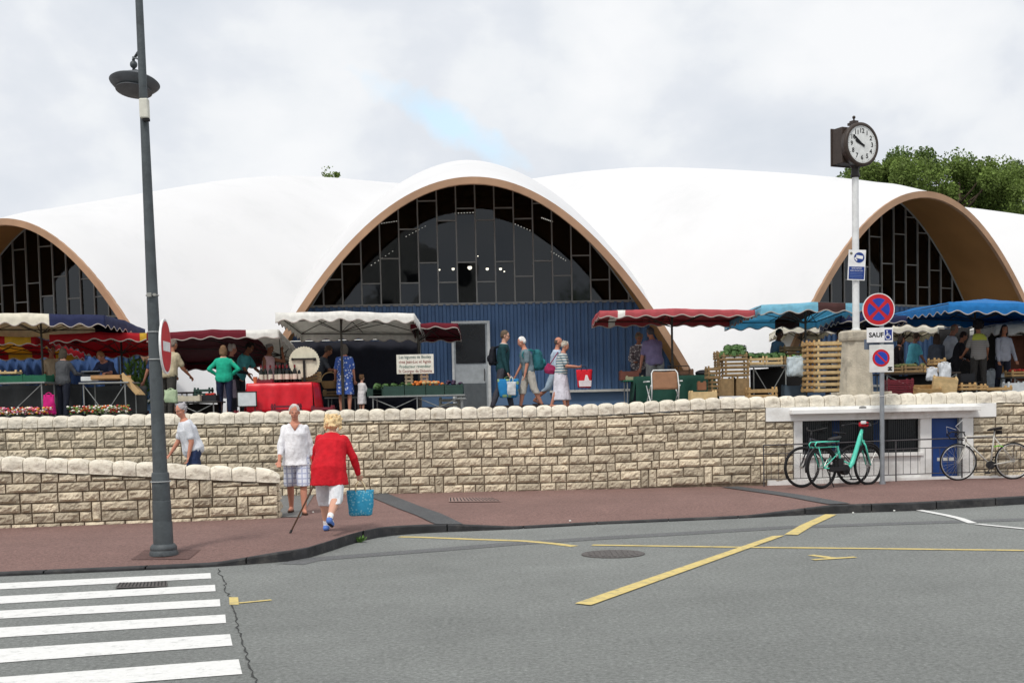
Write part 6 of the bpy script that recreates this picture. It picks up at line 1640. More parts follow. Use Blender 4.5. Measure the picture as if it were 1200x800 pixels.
crate('white parcel box on the terrace near the right edge', XW(1190, 25.5), 25.6, zt(9.5), .34, .3, .24, rgb(190, 194, 196), 0, 1, True)
# vertical coloured backdrop behind far left stalls: blue awning curtain
t = thing('awning_curtain', 'pleated blue plastic curtain hanging at the back of the left stalls', 'curtain', (XW(20, 30.4), 30.4, zt(-10)))
g = MB(); w = 5.0; hh = P(20, 418, 30.4).z - zt(-10)
for i in range(161):
    x = -w / 2 + w * i / 160; y = .05 * math.sin(i * .9)
    for z in (0, hh * .5, hh + .03 * math.sin(i * .45)): g.v.append((x, y, z))
for i in range(160):
    for j in range(2): q = i * 3 + j; g.f.append((q, q + 3, q + 4, q + 1)); g.m.append(0)
g.build('curtain_cloth', rgb(62, 92, 142, trans=.2), t, smooth=True, fix=False).modifiers.new('t', 'SOLIDIFY').thickness = .006
g = MB(); g.tube([(-w / 2, 0, hh), (w / 2, 0, hh)], .02, 6)
for x in (-w / 2, w / 2): g.tube([(x, 0, 0), (x, 0, hh)], .02, 6)
g.build('rail', M_dpole, t)
# ------------------------------------------------------------------ dark sheets behind and under stalls, some added to deepen the shade
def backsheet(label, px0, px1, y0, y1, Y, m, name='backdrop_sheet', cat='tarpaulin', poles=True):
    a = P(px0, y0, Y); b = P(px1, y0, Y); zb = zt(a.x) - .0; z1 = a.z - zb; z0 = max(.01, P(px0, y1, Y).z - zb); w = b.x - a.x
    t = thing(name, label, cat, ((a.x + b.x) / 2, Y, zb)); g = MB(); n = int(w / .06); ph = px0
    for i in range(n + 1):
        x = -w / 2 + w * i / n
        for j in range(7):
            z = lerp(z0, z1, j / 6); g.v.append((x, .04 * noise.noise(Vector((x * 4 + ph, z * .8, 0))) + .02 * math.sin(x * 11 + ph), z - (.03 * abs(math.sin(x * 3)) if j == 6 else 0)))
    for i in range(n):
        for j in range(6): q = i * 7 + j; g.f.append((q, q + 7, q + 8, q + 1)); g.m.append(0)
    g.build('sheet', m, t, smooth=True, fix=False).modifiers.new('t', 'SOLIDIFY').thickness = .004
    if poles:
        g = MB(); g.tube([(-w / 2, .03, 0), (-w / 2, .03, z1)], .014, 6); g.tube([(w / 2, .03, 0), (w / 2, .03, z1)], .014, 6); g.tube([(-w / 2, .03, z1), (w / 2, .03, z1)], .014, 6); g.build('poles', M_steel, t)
M_shade_sheet = rgb(24, 27, 40, bump=.3, bscale=6); M_tarb = rgb(26, 24, 24, bump=.3, bscale=6)
backsheet('dark navy sheet added for the deep shade behind the white canopy and the child', 340, 492, 400, 486, 29.1, M_shade_sheet)  # dark cloth stands in for the shade under the white canopy
backsheet('black sheet added for the dark behind the people under the blue canopy', 1100, 1172, 384, 470, 29.5, M_tarb)  # put in to make the depth behind these people dark
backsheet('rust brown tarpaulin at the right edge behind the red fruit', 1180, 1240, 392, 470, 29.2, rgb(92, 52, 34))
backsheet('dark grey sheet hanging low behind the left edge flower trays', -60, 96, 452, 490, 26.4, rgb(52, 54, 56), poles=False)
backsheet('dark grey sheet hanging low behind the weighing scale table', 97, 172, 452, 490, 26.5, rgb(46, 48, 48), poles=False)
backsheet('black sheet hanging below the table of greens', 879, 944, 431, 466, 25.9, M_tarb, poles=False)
backsheet('black sheet added for the dark below the low table of the green jumper woman', 205, 256, 473, 490, 25.9, M_tarb, poles=False)  # added sheet, its black gives the darkness behind the low table
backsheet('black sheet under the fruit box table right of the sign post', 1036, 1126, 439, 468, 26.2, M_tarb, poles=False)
# slim extra pole of the big blue canopy, left side
# ------------------------------------------------------------------ street lamp
LB = G(192, 647, .10); LB.z = pz(LB.x, LB.y)
M_post = mat('post_grey', (.085, .098, .105), .55, .22, 4, .25, 30, metal=.25, dark=(.05, .055, .058), dscale=3)
t = thing('street_lamp', 'tall tapering dark grey street lamp post standing on the red pavement', 'street lamp', tuple(LB), 0)
lean = Matrix.Rotation(rad(-.35), 4, 'Y')
t.rotation_euler = lean.to_euler()
H_ = 9.2
g = MB(); g.lathe([(.165, 0), (.165, .03), (.15, .06), (.155, .075), (.152, .10), (.128, .13), (.125, .13)], (0, 0, 0), 28); g.build('base_flange', M_post, t, smooth='auto')
g = MB(); g.lathe([(.118, .10), (.115, .38), (.109, .395), (.111, .41), (.109, .63), (.104, .635), (.106, .645), (.104, .93), (.098, .96), (.085, .965)], (0, 0, 0), 12); g.build('sleeve', M_post, t, smooth='auto')
g = MB(); g.lathe([(.087, .94), (.083, 1.2), (.063, 3.3), (.048, 5.2), (.038, 7.5), (.032, H_)], (0, 0, 0), 12); g.build('pole', M_post, t, smooth='auto')
zS = P(161, 98, LB.y + .42).z - LB.z; cS = P(161, 98, LB.y + .42); sx_ = cS.x - LB.x + .0
g = MB(); R_ = Matrix.Rotation(rad(-12), 3, 'X') @ Matrix.Rotation(rad(4), 3, 'Y')
g.lathe([(.0, -.10), (.10, -.095), (.19, -.070), (.25, -.035), (.283, .0), (.29, .012), (.27, .030), (.21, .055), (.20, .066), (.14, .092), (.13, .105), (.05, .145), (.045, .16), (.0, .16)], (sx_, .42, zS), 40, 0, R_)
sh = g.build('lamp_shade', rgb(92, 96, 100, rough=.5, bump=.05), t, smooth='auto')
g = MB(); g.lathe([(.205, -.080), (.21, -.092), (.15, -.115), (.0, -.135)], (sx_, .42, zS - .0), 32, 0, R_); g.build('reflector_ring', rgb(90, 94, 98, rough=.5), sh, smooth='auto')
g = MB(); g.tube([(0, .02, zS + .27), (sx_ * .5, .25, zS + .31), (sx_, .42, zS + .28), (sx_, .42, zS + .15)], .018, 8); g.ball((sx_, .42, zS + .22), .045, 10, 8); g.tube([(0, .02, zS + .15), (sx_, .40, zS + .30)], .010, 6); g.build('bracket', M_post, t, smooth=True)
zb_ = P(172.5, 127, LB.y - .1).z - LB.z
g = MB(); g.box((.03, -.085, zb_), (.10, .09, .22)); g.build('junction_box', rgb(214, 212, 200), t, bevel=.015)
g = MB(); g.box((.045, -.085, zb_ - .125), (.07, .06, .03)); g.build('sensor', M_black, t)
def ringat(py, r): 
    g = MB(); z = P(182, py, LB.y).z - LB.z; g.tube([(r * math.cos(w), r * math.sin(w), z + .0) for w in [2 * PI * i / 20 for i in range(21)]], .007, 5); return g
g = ringat(346, .070); z = P(182, 346, LB.y).z - LB.z; g.box((-.01, -.085, z), (.05, .03, .045)); g.box((.05, -.08, z), (.03, .03, .03)); g.build('clamp', rgb(165, 165, 160, metal=.5), t)
for py, r in ((389, .074), (421, .078), (564, .112)): ringat(py, r).build('band', rgb(175, 178, 178, metal=.5), t)
sheet('pavement_patch', [(LB.x - .30, LB.y - .28, 0), (LB.x + .36, LB.y - .28, 0), (LB.x + .36, LB.y + .28, 0), (LB.x - .30, LB.y + .28, 0)], asphalt('plate_red', (.15, .088, .078)), .006, pz, 6)
# no entry sign
cN = P(194, 406, LB.y - .01); nz_ = 86
t = thing('no_entry_sign', 'red and white round no entry sign seen nearly edge-on at the lamp post', 'road sign', (P(193.5, 406, LB.y - .02).x, LB.y - .02, cN.z))
RN = Matrix.Rotation(rad(95), 4, 'Z')
M_sw = rgb(232, 232, 232, rough=.4, bump=0); M_sr = rgb(196, 30, 40, rough=.4, bump=0); M_sb = rgb(32, 66, 170, rough=.4, bump=0); M_galv = rgb(150, 155, 160, metal=.5, rough=.5)
def disc(mb, r, y0, y1, cx=0, cz=0, n=48, mi=0):
    M_ = Matrix.Rotation(rad(90), 3, 'X'); mb.lathe([(0, -y1), (r, -y1), (r, -y0), (0, -y0)], (cx, 0, cz), n, mi, M_)
g = MB(); disc(g, .315, -.012, .012); g.build('plate', M_sw, t, M=RN)
g = MB(); disc(g, .290, -.016, -.0125); g.build('face', M_sr, t, M=RN)
g = MB(); g.bb(-.21, .21, -.020, -.0165, -.055, .055); g.build('bar', M_sw, t, M=RN)
g = MB(); g.bb(-.02, .02, .0125, .05, -.15, .15); g.tube([(0, .02, .12), (-.0, .115, .12)], .012, 6); g.tube([(0, .02, -.12), (-.0, .115, -.12)], .012, 6); g.build('bracket', M_galv, t, M=RN)

# ------------------------------------------------------------------ clock pillar
YP = 23.62
cP = P(1003.5, 458, YP); zg = zt(cP.x)
pil = thing('stone_pillar', 'weathered chamfered stone pillar on the terrace wall carrying the clock pole', 'pillar', (cP.x, YP, zg))
def pw(px0, px1): return (px1 - px0) / (FPX / YP)
hT = P(1001, 387.5, YP).z - zg
M_pil = mat('pillar_stone', (.50, .45, .36), .95, .2, 4, .8, 30, dark=(.24, .22, .18), dscale=3)
def octo(mb, w, ch, z0, z1, w1=None):
    w1 = w1 or w; vs = []
    for ww, z in ((w, z0), (w1, z1)):
        h = ww / 2; c = ch * ww
        for x, y in ((-h + c, -h), (h - c, -h), (h, -h + c), (h, h - c), (h - c, h), (-h + c, h), (-h, h - c), (-h, -h + c)): vs.append((x, y, z))
    mb.add(vs, [tuple(range(8))[::-1], tuple(range(8, 16))] + [(i, (i + 1) % 8, 8 + (i + 1) % 8, 8 + i) for i in range(8)])
g = MB(); octo(g, .56, .22, 0, hT - .20, .46); g.build('shaft', M_pil, pil, rz=rad(12), bevel=.01)
g = MB(); octo(g, .50, .12, hT - .199, hT - .16, .53); octo(g, .53, .12, hT - .16, hT - .04); octo(g, .53, .12, hT - .04, hT, .46); g.build('capital', M_pil, pil, rz=rad(12), bevel=.008)
g = MB(); g.bb(-.42, .62, -.2, .25, 0, .11); g.build('plinth', M_pil, pil, bevel=.01)
ck_ = thing('street_clock', 'double faced dark clock on a slim white pole above the stone pillar', 'clock', (cP.x, YP, zg + hT))
ptop = P(999, 207, YP); pb = P(1001.5, 387, YP)
dx = 0
hp = ptop.z - (zg + hT)
g = MB(); g.lathe([(.085, 0), (.085, .03), (.066, .04), (.062, hp)], (0, 0, 0), 20); g.build('pole', rgb(222, 224, 224, rough=.5, bump=.05), ck_, smooth='auto')
g = MB(); g.lathe([(.07, hp - .02), (.095, hp), (.075, hp + .06), (.07, hp + .16), (.10, hp + .20)], (0, 0, 0), 16); g.build('neck', rgb(42, 38, 36, rough=.5), ck_, smooth='auto')
cz = P(1009, 171, YP).z - (zg + hT)
RC = Matrix.Translation((.02, 0, cz)) @ Matrix.Rotation(rad(26), 4, 'Z') @ Matrix.Scale(.94, 4)
M_ck = rgb(62, 52, 46, rough=.5, bump=.1); M_ckf = rgb(226, 228, 226, rough=.4, bump=0)
g = MB(); M_ = Matrix.Rotation(rad(90), 3, 'X')
g.lathe([(.30, -.02), (.36, -.02), (.385, .0), (.41, .02), (.42, .10), (.435, .12), (.435, .16), (.42, .18), (.40, .19), (.375, .19), (.365, .165), (.0, .165)], (0, 0, 0), 48, 0, M_)
g.build('drum', M_ck, ck_, smooth='auto', M=RC)
g = MB(); g.bb(-.355, .355, .0, .30, -.355, .355); g.bb(-.375, .375, .30, .335, -.375, .375); g.build('rear_case', M_ck, ck_, M=RC, bevel=.01)
g = MB(); disc(g, .366, -.170, -.166); fc = g.build('dial', M_ckf, ck_, M=RC)
g = MB()
for i in range(60):
    a = 2 * PI * i / 60; r0 = .335 if i % 5 else .325; w = .004 if i % 5 else .008
    g.box((math.sin(a) * (r0 + .352) / 2, -.1715, math.cos(a) * (r0 + .352) / 2), (w, .001, .352 - r0), Matrix.Rotation(a, 3, 'Y'))
g.build('minute_marks', M_black, fc)
for i in range(1, 13):
    a = 2 * PI * i / 12; text(str(i), .125, 'numeral', M_black, fc, face_at(math.sin(a) * .262, -.1712, math.cos(a) * .262), .0008, bold=.0035)
for nm, a, l, w in (('hour_hand', rad(294), .20, .030), ('minute_hand', rad(307), .30, .022)):
    g = MB(); y = -.176 if nm == 'hour_hand' else -.180
    Q = Matrix.Rotation(a, 3, 'Y')
    vs = [Q @ Vector(v) for v in ((-w * .6, y, -.07), (w * .6, y, -.07), (w, y, l * .7), (0, y, l), (-w, y, l * .7))]; vs2 = [v + Vector((0, -.003, 0)) for v in vs]
    g.add(vs + vs2, [(0, 1, 2, 3, 4), (9, 8, 7, 6, 5)] + [(i, (i + 1) % 5, 5 + (i + 1) % 5, 5 + i) for i in range(5)]); g.build(nm, M_black, fc)
g = MB(); g.box((0, .06, .44), (.20, .16, .05)); g.box((0, .06, .48), (.13, .12, .05)); g.tube([(0, .06, .49), (0, .06, .55)], .016, 8); g.ball((0, .06, .575), .034, 12, 8); g.build('finial', M_ck, ck_, M=RC, smooth='auto')
# cctv notice on the pole
cc = P(1004, 310.5, YP - .09)
t = thing('camera_notice', 'white and blue camera surveillance notice fixed on the clock pole', 'sign', tuple(cc))
w, h = pw(994, 1014), pw(293, 328); RS = Matrix.Rotation(rad(3), 4, 'Y')
g = MB(); g.bb(-w / 2, w / 2, 0, .008, -h / 2, h / 2); g.build('plate', M_sw, t, M=RS)
M_nb = rgb(24, 58, 132, rough=.4, bump=0)
g = MB(); g.bb(-w / 2 + .02, w / 2 - .015, -.003, -.0005, -h / 2 + .02, -.03); g.build('text_block', M_nb, t, M=RS)
g = MB(); disc(g, .098, -.003, -.0005, .04, .14, 32); di = g.build('emblem', M_nb, t, M=RS)
g = MB(); Q = Matrix.Rotation(rad(8), 3, 'Y'); g.box((.045, -.004, .15), (.13, .002, .06), Q); g.box((-.03, -.004, .125), (.035, .002, .035), Q); g.box((-.012, -.004, .095), (.03, .002, .03)); g.build('camera_mark', M_sw, di)
text('SITE SOUS', .042, 'lettering', M_sw, t, RS @ face_at(0, -.0035, -.062), .0006); text('VIDEO-PROTECTION', .030, 'lettering', M_sw, t, RS @ face_at(0, -.0035, -.108), .0006, sx=.85)
g = MB()
for i in range(4): g.bb(-w / 2 + .04, w / 2 - .04 - .02 * (i % 2), -.0042, -.0032, -.150 - i * .028, -.145 - i * .028)
g.build('fine_print', rgb(120, 140, 180), t, M=RS)
g = MB(); g.ball((-w / 2 + .05, -.004, h / 2 - .07), (.025, .008, .025)); g.build('sticker', rgb(120, 116, 100), t, M=RS)
for z in (-.3, .3):
    g = MB(); g.tube([(.0 + .072 * math.cos(q), .09 + .072 * math.sin(q), z * h) for q in [2 * PI * i / 16 for i in range(17)]], .006, 5); g.build('clamp_ring', M_galv, t, M=RS)

# ------------------------------------------------------------------ road sign post
YR = 22.3
b = G(1034, 569.5, .14); b = Vector((P(1034, 569, YR).x, YR, zin(P(1034, 569, YR).x)))
t = thing('sign_post', 'grey metal post with no stopping disc, disabled exception plate and parking restriction panel', 'road sign', tuple(b))
def loc(px, py): p = P(px, py, YR - .05); return p.x - b.x, p.z - b.z
tp = loc(1030, 360)
g = MB(); g.tube([(0, 0, 0), (0, 0, tp[1] + .1)], .042, 12); g.tube([(0, 0, 0), (0, 0, .05)], .06, 12); g.build('post', M_galv, t, smooth='auto')
x, z = loc(1029.5, 362.5); x -= .0
def blue_x(mb, r, y0, y1, cx, cz): pass
g = MB(); disc(g, .29, -.055, -.045, x, z); ns = g.build('no_stopping_disc', M_sw, t)
g = MB(); disc(g, .272, -.058, -.0555, x, z); g.build('red_face', M_sr, ns)
g = MB(); 
for k in range(4):
    a0 = rad(45 + 90 * k) + .17; a1 = rad(135 + 90 * k) - .17; r = .20; pts = [(.035 * math.cos((a0 + a1) / 2), .035 * math.sin((a0 + a1) / 2))] + [(r * math.cos(lerp(a0, a1, i / 12)), r * math.sin(lerp(a0, a1, i / 12))) for i in range(13)]
    n = len(pts); vs = [(x + p, y, z + q) for y in (-.0585, -.061) for p, q in pts]
    g.add(vs, [tuple(range(n)), tuple(range(n, 2 * n))[::-1]] + [(i, (i + 1) % n, n + (i + 1) % n, n + i) for i in range(n)])
g.build('blue_field', M_sb, ns)
x, z = loc(1031, 392.5); w, h = 30.5 / 65 , 17 / 65
g = MB(); g.bb(x - w / 2, x + w / 2, -.058, -.045, z - h / 2, z + h / 2); pl = g.build('exception_plate', M_sw, t, bevel=.004)
text('SAUF', .115, 'lettering', M_black, pl, face_at(x - .065, -.0585, z), .001, bold=.004)
g = MB(); g.bb(x + .085, x + .215, -.060, -.0582, z - .095, z + .095); sy = g.build('blue_square', rgb(24, 50, 130, rough=.4), pl)
g = MB(); cx0, cz0 = x + .145, z - .01
g.tube([(cx0 + .045 * math.cos(q), -.0615, cz0 - .025 + .045 * math.sin(q)) for q in [rad(100) + rad(290) * i / 18 for i in range(19)]], .007, 6)
disc(g, .013, -.063, -.0602, cx0 - .018, cz0 + .075, 12); g.tube([(cx0 - .018, -.0615, cz0 + .055), (cx0 - .012, -.0615, cz0), (cx0 + .03, -.0615, cz0), (cx0 + .048, -.0615, cz0 - .05)], .008, 6); g.tube([(cx0 - .015, -.0615, cz0 + .03), (cx0 + .02, -.0615, cz0 + .03)], .006, 6)
g.build('wheelchair_symbol', M_sw, sy)
x, z = loc(1033, 420); w, h = 28.5 / 65, 32 / 65
g = MB(); g.bb(x - w / 2, x + w / 2, -.058, -.045, z - h / 2, z + h / 2); pp_ = g.build('parking_panel', rgb(218, 218, 214, rough=.4), t, bevel=.006)
g = MB(); disc(g, .155, -.0605, -.0585, x - .01, z + .01); g.build('red_ring', M_sr, pp_)
g = MB(); disc(g, .115, -.0625, -.0608, x - .01, z + .01); rb_ = g.build('blue_disc', M_sb, pp_)
g = MB(); g.box((x - .01, -.0635, z + .01), (.30 * .8, .0015, .03), Matrix.Rotation(rad(45), 3, 'Y')); g.build('red_slash', M_sr, pp_)
g = MB(); x2, z2 = x + .15, z - .18; g.bb(x2 - .04, x2 + .04, -.060, -.0585, z2 + .005, z2 + .03); g.bb(x2 - .04, x2 + .04, -.060, -.0585, z2 - .04, z2 - .012); g.bb(x2 - .02, x2 + .02, -.0600, -.0585, z2 - .010, z2 + .003); g.build('tow_symbol', M_black, pp_)
x, z = loc(1031, 399)
g = MB(); g.bb(x - .25, x + .27, .048, .06, z - .15, z + .03); g.build('rear_plate', rgb(110, 122, 140, metal=.3), t, bevel=.004)
x, z = loc(1033.5, 464); g = MB(); g.tube([(.045 * math.cos(q), .045 * math.sin(q), z) for q in [2 * PI * i / 16 for i in range(17)]], .008, 5); g.build('band', rgb(200, 200, 200, metal=.4), t)
for zz in (360, 392, 412, 430):
    z = loc(1031, zz)[1]; g = MB(); g.tube([(.046 * math.cos(q), .046 * math.sin(q), z) for q in [2 * PI * i / 12 for i in range(13)]], .007, 5); g.build('clamp_ring', M_galv, t)

# ------------------------------------------------------------------ bicycles
M_tyre = rgb(30, 30, 32, rough=.85); M_mint = rgb(84, 208, 182, rough=.3, bump=0, coat=.5); M_alu = rgb(190, 190, 188, metal=.8, rough=.35); M_blk = rgb(32, 32, 35, rough=.5)
def wheel(root, x, z, r, rim_m, tyre_w=.022, fender=None):
    g = MB(); g.tube([(x + (r - .03) * math.cos(w), 0, z + (r - .03) * math.sin(w)) for w in [2 * PI * i / 48 for i in range(49)]], .010, 6, caps=False)
    wh = g.build('wheel', rim_m, root, smooth=True)
    g = MB(); g.tube([(x + (r - tyre_w / 2) * math.cos(w), 0, z + (r - tyre_w / 2) * math.sin(w)) for w in [2 * PI * i / 48 for i in range(49)]], tyre_w / 2 + .004, 8, caps=False); g.build('tyre', M_tyre, wh, smooth=True)
    g = MB()
    for i in range(28):
        a = 2 * PI * i / 28; s = 1 if i % 2 else -1; g.tube([(x + .02 * math.cos(a + s * .8), s * .022, z + .02 * math.sin(a + s * .8)), (x + (r - .03) * math.cos(a), 0, z + (r - .03) * math.sin(a))], .0014, 3, caps=False)
    g.tube([(x, -.04, z), (x, .04, z)], .022, 10); g.build('spokes', M_alu, wh)
    if fender:
        g = MB(); a0, a1 = fender; g.tube([(x + (r + .022) * math.cos(w), 0, z + (r + .022) * math.sin(w)) for w in [lerp(a0, a1, i / 16) for i in range(17)]], .018, 6); g.build('mudguard', M_blk, root, smooth=True)
def place_bike(name, label, pr_, Yr, pf, Yf, base=1.06):
    a = Vector((P(pr_, 570, Yr).x, Yr, 0)); b_ = Vector((P(pf, 568, Yf).x, Yf, 0)); a.z = zin(a.x); b_.z = zin(b_.x)
    d = b_ - a; t = thing(name, label, 'bicycle', tuple((a + b_) / 2), math.atan2(d.y, d.x)); return t, d.length / 2
# mint step-through e-bike
t, hb = place_bike('bicycle', 'mint green step-through bicycle with rear rack parked by the railing', 968, 21.75, 1013, 22.25)
t.scale = (1.04, 1.04, 1.05); hb = .56; r = .345; mp_ = lambda x, z: (x, 0, z)
wheel(t, -hb, r, r, M_blk, .042, (rad(20), rad(190))); wheel(t, hb, r, r, M_blk, .042, (rad(-10), rad(150)))
g = MB(); g.tube([(.40, 0, .93), (.36, 0, .84), (.26, 0, .60), (.17, 0, .40), (.10, 0, .33), (.0, 0, .30), (-.08, 0, .30)], [.03, .036, .040, .042, .042, .036, .03], 10)
g.tube([(-.08, 0, .30), (-.145, 0, .55), (-.19, 0, .70)], .020, 8); g.tube([(.16, 0, .38), (.05, 0, .40), (-.13, 0, .47)], .014, 6)
for s in (-1, 1): g.tube([(-.06, s * .03, .30), (-hb, s * .055, r)], .012, 6); g.tube([(-.155, s * .02, .60), (-hb, s * .055, r)], .010, 6)
g.build('frame', M_mint, t, smooth=True)
g = MB(); g.tube([(.385, 0, .88), (.41, 0, .96)], .024, 8)
for s in (-1, 1): g.tube([(.40, s * .03, .76), (.44, s * .05, .68), (hb, s * .055, r)], [.017, .017, .012], 6)
g.tube([(.405, -.05, .76), (.405, .05, .76)], .018, 6); g.tube([(.405, 0, .76), (.395, 0, .92)], .02, 8); g.build('fork', M_mint, t, smooth=True)
g = MB(); 
for s in (-1, 1):
    g.tube([(-.22, s * .07, .78), (-.74, s * .07, .78)], .010, 6); g.tube([(-.74, s * .07, .78), (-.78, s * .07, .74), (-.76, s * .07, .69), (-.25, s * .07, .69)], .010, 6); g.tube([(-.70, s * .07, .70), (-hb, s * .06, r)], .009, 6)
for x in (-.30, -.42, -.54, -.70): g.tube([(x, -.07, .78), (x, .07, .78)], .008, 6)
g.build('rack', M_mint, t, smooth=True)
g = MB(); g.tube([(-.19, 0, .68), (-.225, 0, .80)], .015, 8); g.loft([((-.27, 0, .80), (.13, 0, .01), (0, .085, 0)), ((-.25, 0, .835), (.145, 0, .015), (0, .09, 0)), ((-.24, 0, .85), (.12, 0, .015), (0, .06, 0))], 14); g.build('saddle', M_blk, t, smooth=True)
g = MB(); g.tube([(.41, 0, .95), (.43, 0, 1.03)], .018, 8); g.tube([(.30, -.30, 1.03), (.40, -.18, 1.06), (.43, 0, 1.04), (.40, .18, 1.06), (.30, .30, 1.03)], .012, 8); g.tube([(.30, -.30, 1.03), (.24, -.31, 1.02)], .017, 8); g.tube([(.30, .30, 1.03), (.24, .31, 1.02)], .017, 8)
g.tube([(.41, -.22, 1.05), (.50, -.24, 1.06), (.53, -.25, 1.10)], .006, 5); g.build('handlebar', M_blk, t, smooth=True)
g = MB(); g.box((.43, -.02, 1.045), (.12, .14, .08)); g.build('red_bar_bag', rgb(190, 30, 44), t, bevel=.02)
g = MB(); g.box((.36, -.08, 1.08), (.06, .08, .05)); g.build('lamp', rgb(230, 230, 230), t, bevel=.01)
g = MB(); M_ = Matrix.Rotation(rad(90), 3, 'X'); g.lathe([(.0, -.05), (.085, -.05), (.09, -.03), (.09, .03), (.085, .05), (.0, .05)], (-.02, 0, .29), 24, 0, M_); g.box((-.22, -.055, .315), (.44, .02, .07)); g.tube([(-.02, -.08, .29), (.06, -.08, .14)], .012, 6); g.box((.06, -.13, .13), (.09, .09, .02)); g.tube([(-.02, .08, .29), (-.10, .08, .43)], .012, 6); g.box((-.10, .13, .44), (.09, .09, .02)); g.box((-.12, 0, .41), (.12, .05, .16)); g.build('crankset', M_blk, t, smooth='auto')
g = MB(); g.tube([(-.50, -.06, .33), (-.42, -.14, .02)], .010, 6); g.build('kickstand', M_blk, t)
# dark bike behind
t, _ = place_bike('bicycle', 'dark bicycle with big tyres standing behind the mint green one', 995, 22.45, 945, 22.15)
hb = .54; r = .365
wheel(t, -hb, r, r, M_blk, .046); wheel(t, hb, r, r, M_blk, .046)
g = MB(); g.tube([(-.10, 0, .32), (-.20, 0, .78)], .018, 8); g.tube([(-.10, 0, .32), (.36, 0, .74)], .022, 8); g.tube([(-.18, 0, .70), (.35, 0, .86)], .018, 8); g.tube([(.35, 0, .88), (.38, 0, .74)], .022, 8)
for s in (-1, 1): g.tube([(-.10, s * .03, .32), (-hb, s * .06, r)], .010, 6); g.tube([(-.19, s * .02, .72), (-hb, s * .06, r)], .009, 6); g.tube([(.38, s * .03, .74), (hb, s * .055, r)], .013, 6)
g.build('frame', rgb(38, 40, 50, rough=.4), t, smooth=True)
g = MB(); g.tube([(-.20, 0, .78), (-.23, 0, .93)], .014, 8); g.loft([((-.26, 0, .93), (.12, 0, .01), (0, .07, 0)), ((-.25, 0, .965), (.135, 0, .015), (0, .075, 0))], 14); g.build('saddle', M_blk, t, smooth=True)
g = MB(); g.tube([(.36, 0, .86), (.33, 0, 1.0)], .016, 8); g.tube([(.22, -.32, 1.06), (.32, -.16, 1.02), (.33, 0, 1.0), (.32, .16, 1.02), (.22, .32, 1.06)], .012, 8); g.build('handlebar', M_blk, t, smooth=True)
g = MB(); g.tube([(-.10, -.05, .32), (-.10, .05, .32)], .07, 18); g.tube([(-.10, -.08, .32), (-.02, -.08, .46)], .010, 6); g.box((-.02, -.12, .47), (.09, .08, .02)); g.tube([(-.10, .08, .32), (-.18, .08, .18)], .010, 6); g.box((-.18, .12, .17), (.09, .08, .02)); g.build('crankset', M_blk, t, smooth='auto')
# road bike facing left
t, _ = place_bike('bicycle', 'silver grey road racing bicycle with drop handlebars leaning on the railing', 1130, 22.5, 1180, 22.5)
hb = .50; r = .335
wheel(t, -hb, r, r, M_alu, .020); wheel(t, hb, r, r, M_alu, .020)
g = MB()
g.tube([(.09, 0, .27), (.165, 0, .90)], .015, 8); g.tube([(.09, 0, .27), (-.36, 0, .72)], .016, 8); g.tube([(-.37, 0, .80), (-.35, 0, .70)], .018, 8); g.tube([(.15, 0, .80), (-.37, 0, .79)], .014, 8)
for s in (-1, 1): g.tube([(.09, s * .02, .27), (hb, s * .05, r)], .008, 6); g.tube([(.15, s * .015, .78), (hb, s * .05, r)], .007, 6); g.tube([(-.355, s * .02, .69), (-.45, s * .045, r + .08), (-hb, s * .045, r)], .010, 6)
g.build('frame', rgb(196, 194, 186, rough=.35, bump=0), t, smooth=True)
g = MB(); g.loft([((.16, 0, .90), (.13, 0, .01), (0, .06, 0)), ((.17, 0, .935), (.145, 0, .02), (0, .068, 0)), ((.17, 0, .945), (.11, 0, .02), (0, .045, 0))], 14); g.box((.24, 0, .86), (.10, .05, .07)); g.build('saddle', rgb(34, 28, 28), t, smooth=True)
g = MB(); g.tube([(-.37, 0, .80), (-.40, 0, .87), (-.46, 0, .88)], .012, 8)
for s in (-1, 1): g.tube([(-.46, 0, .88), (-.46, s * .20, .88), (-.55, s * .21, .88), (-.61, s * .21, .82), (-.57, s * .21, .75), (-.48, s * .21, .74)], .012, 8); g.tube([(-.59, s * .21, .86), (-.63, s * .21, .90), (-.63, s * .21, .80)], .010, 6)
g.build('handlebar', M_blk, t, smooth=True)
g = MB(); g.tube([(-.50, -.1, .90), (-.58, -.1, .99), (-.46, .0, 1.06), (-.40, .05, 1.10)], .005, 5); g.tube([(-.63, .2, .86), (-.66, .15, .98), (-.5, .1, .92)], .004, 5); g.build('cable', rgb(205, 205, 205), t)
g = MB(); g.tube([(.09, -.03, .27), (.09, .03, .27)], .075, 24); g.tube([(.09, -.07, .27), (.00, -.07, .13)], .009, 6); g.box((0, -.10, .13), (.08, .07, .02)); g.tube([(.09, .07, .27), (.18, .07, .41)], .009, 6); g.box((.18, .10, .41), (.08, .07, .02)); g.build('crankset', M_blk, t, smooth='auto')
g = MB(); g.tube([(.14, -.03, .60), (.22, -.05, .62), (.30, -.04, .60)], .010, 6); g.build('lock', rgb(120, 200, 50), t)

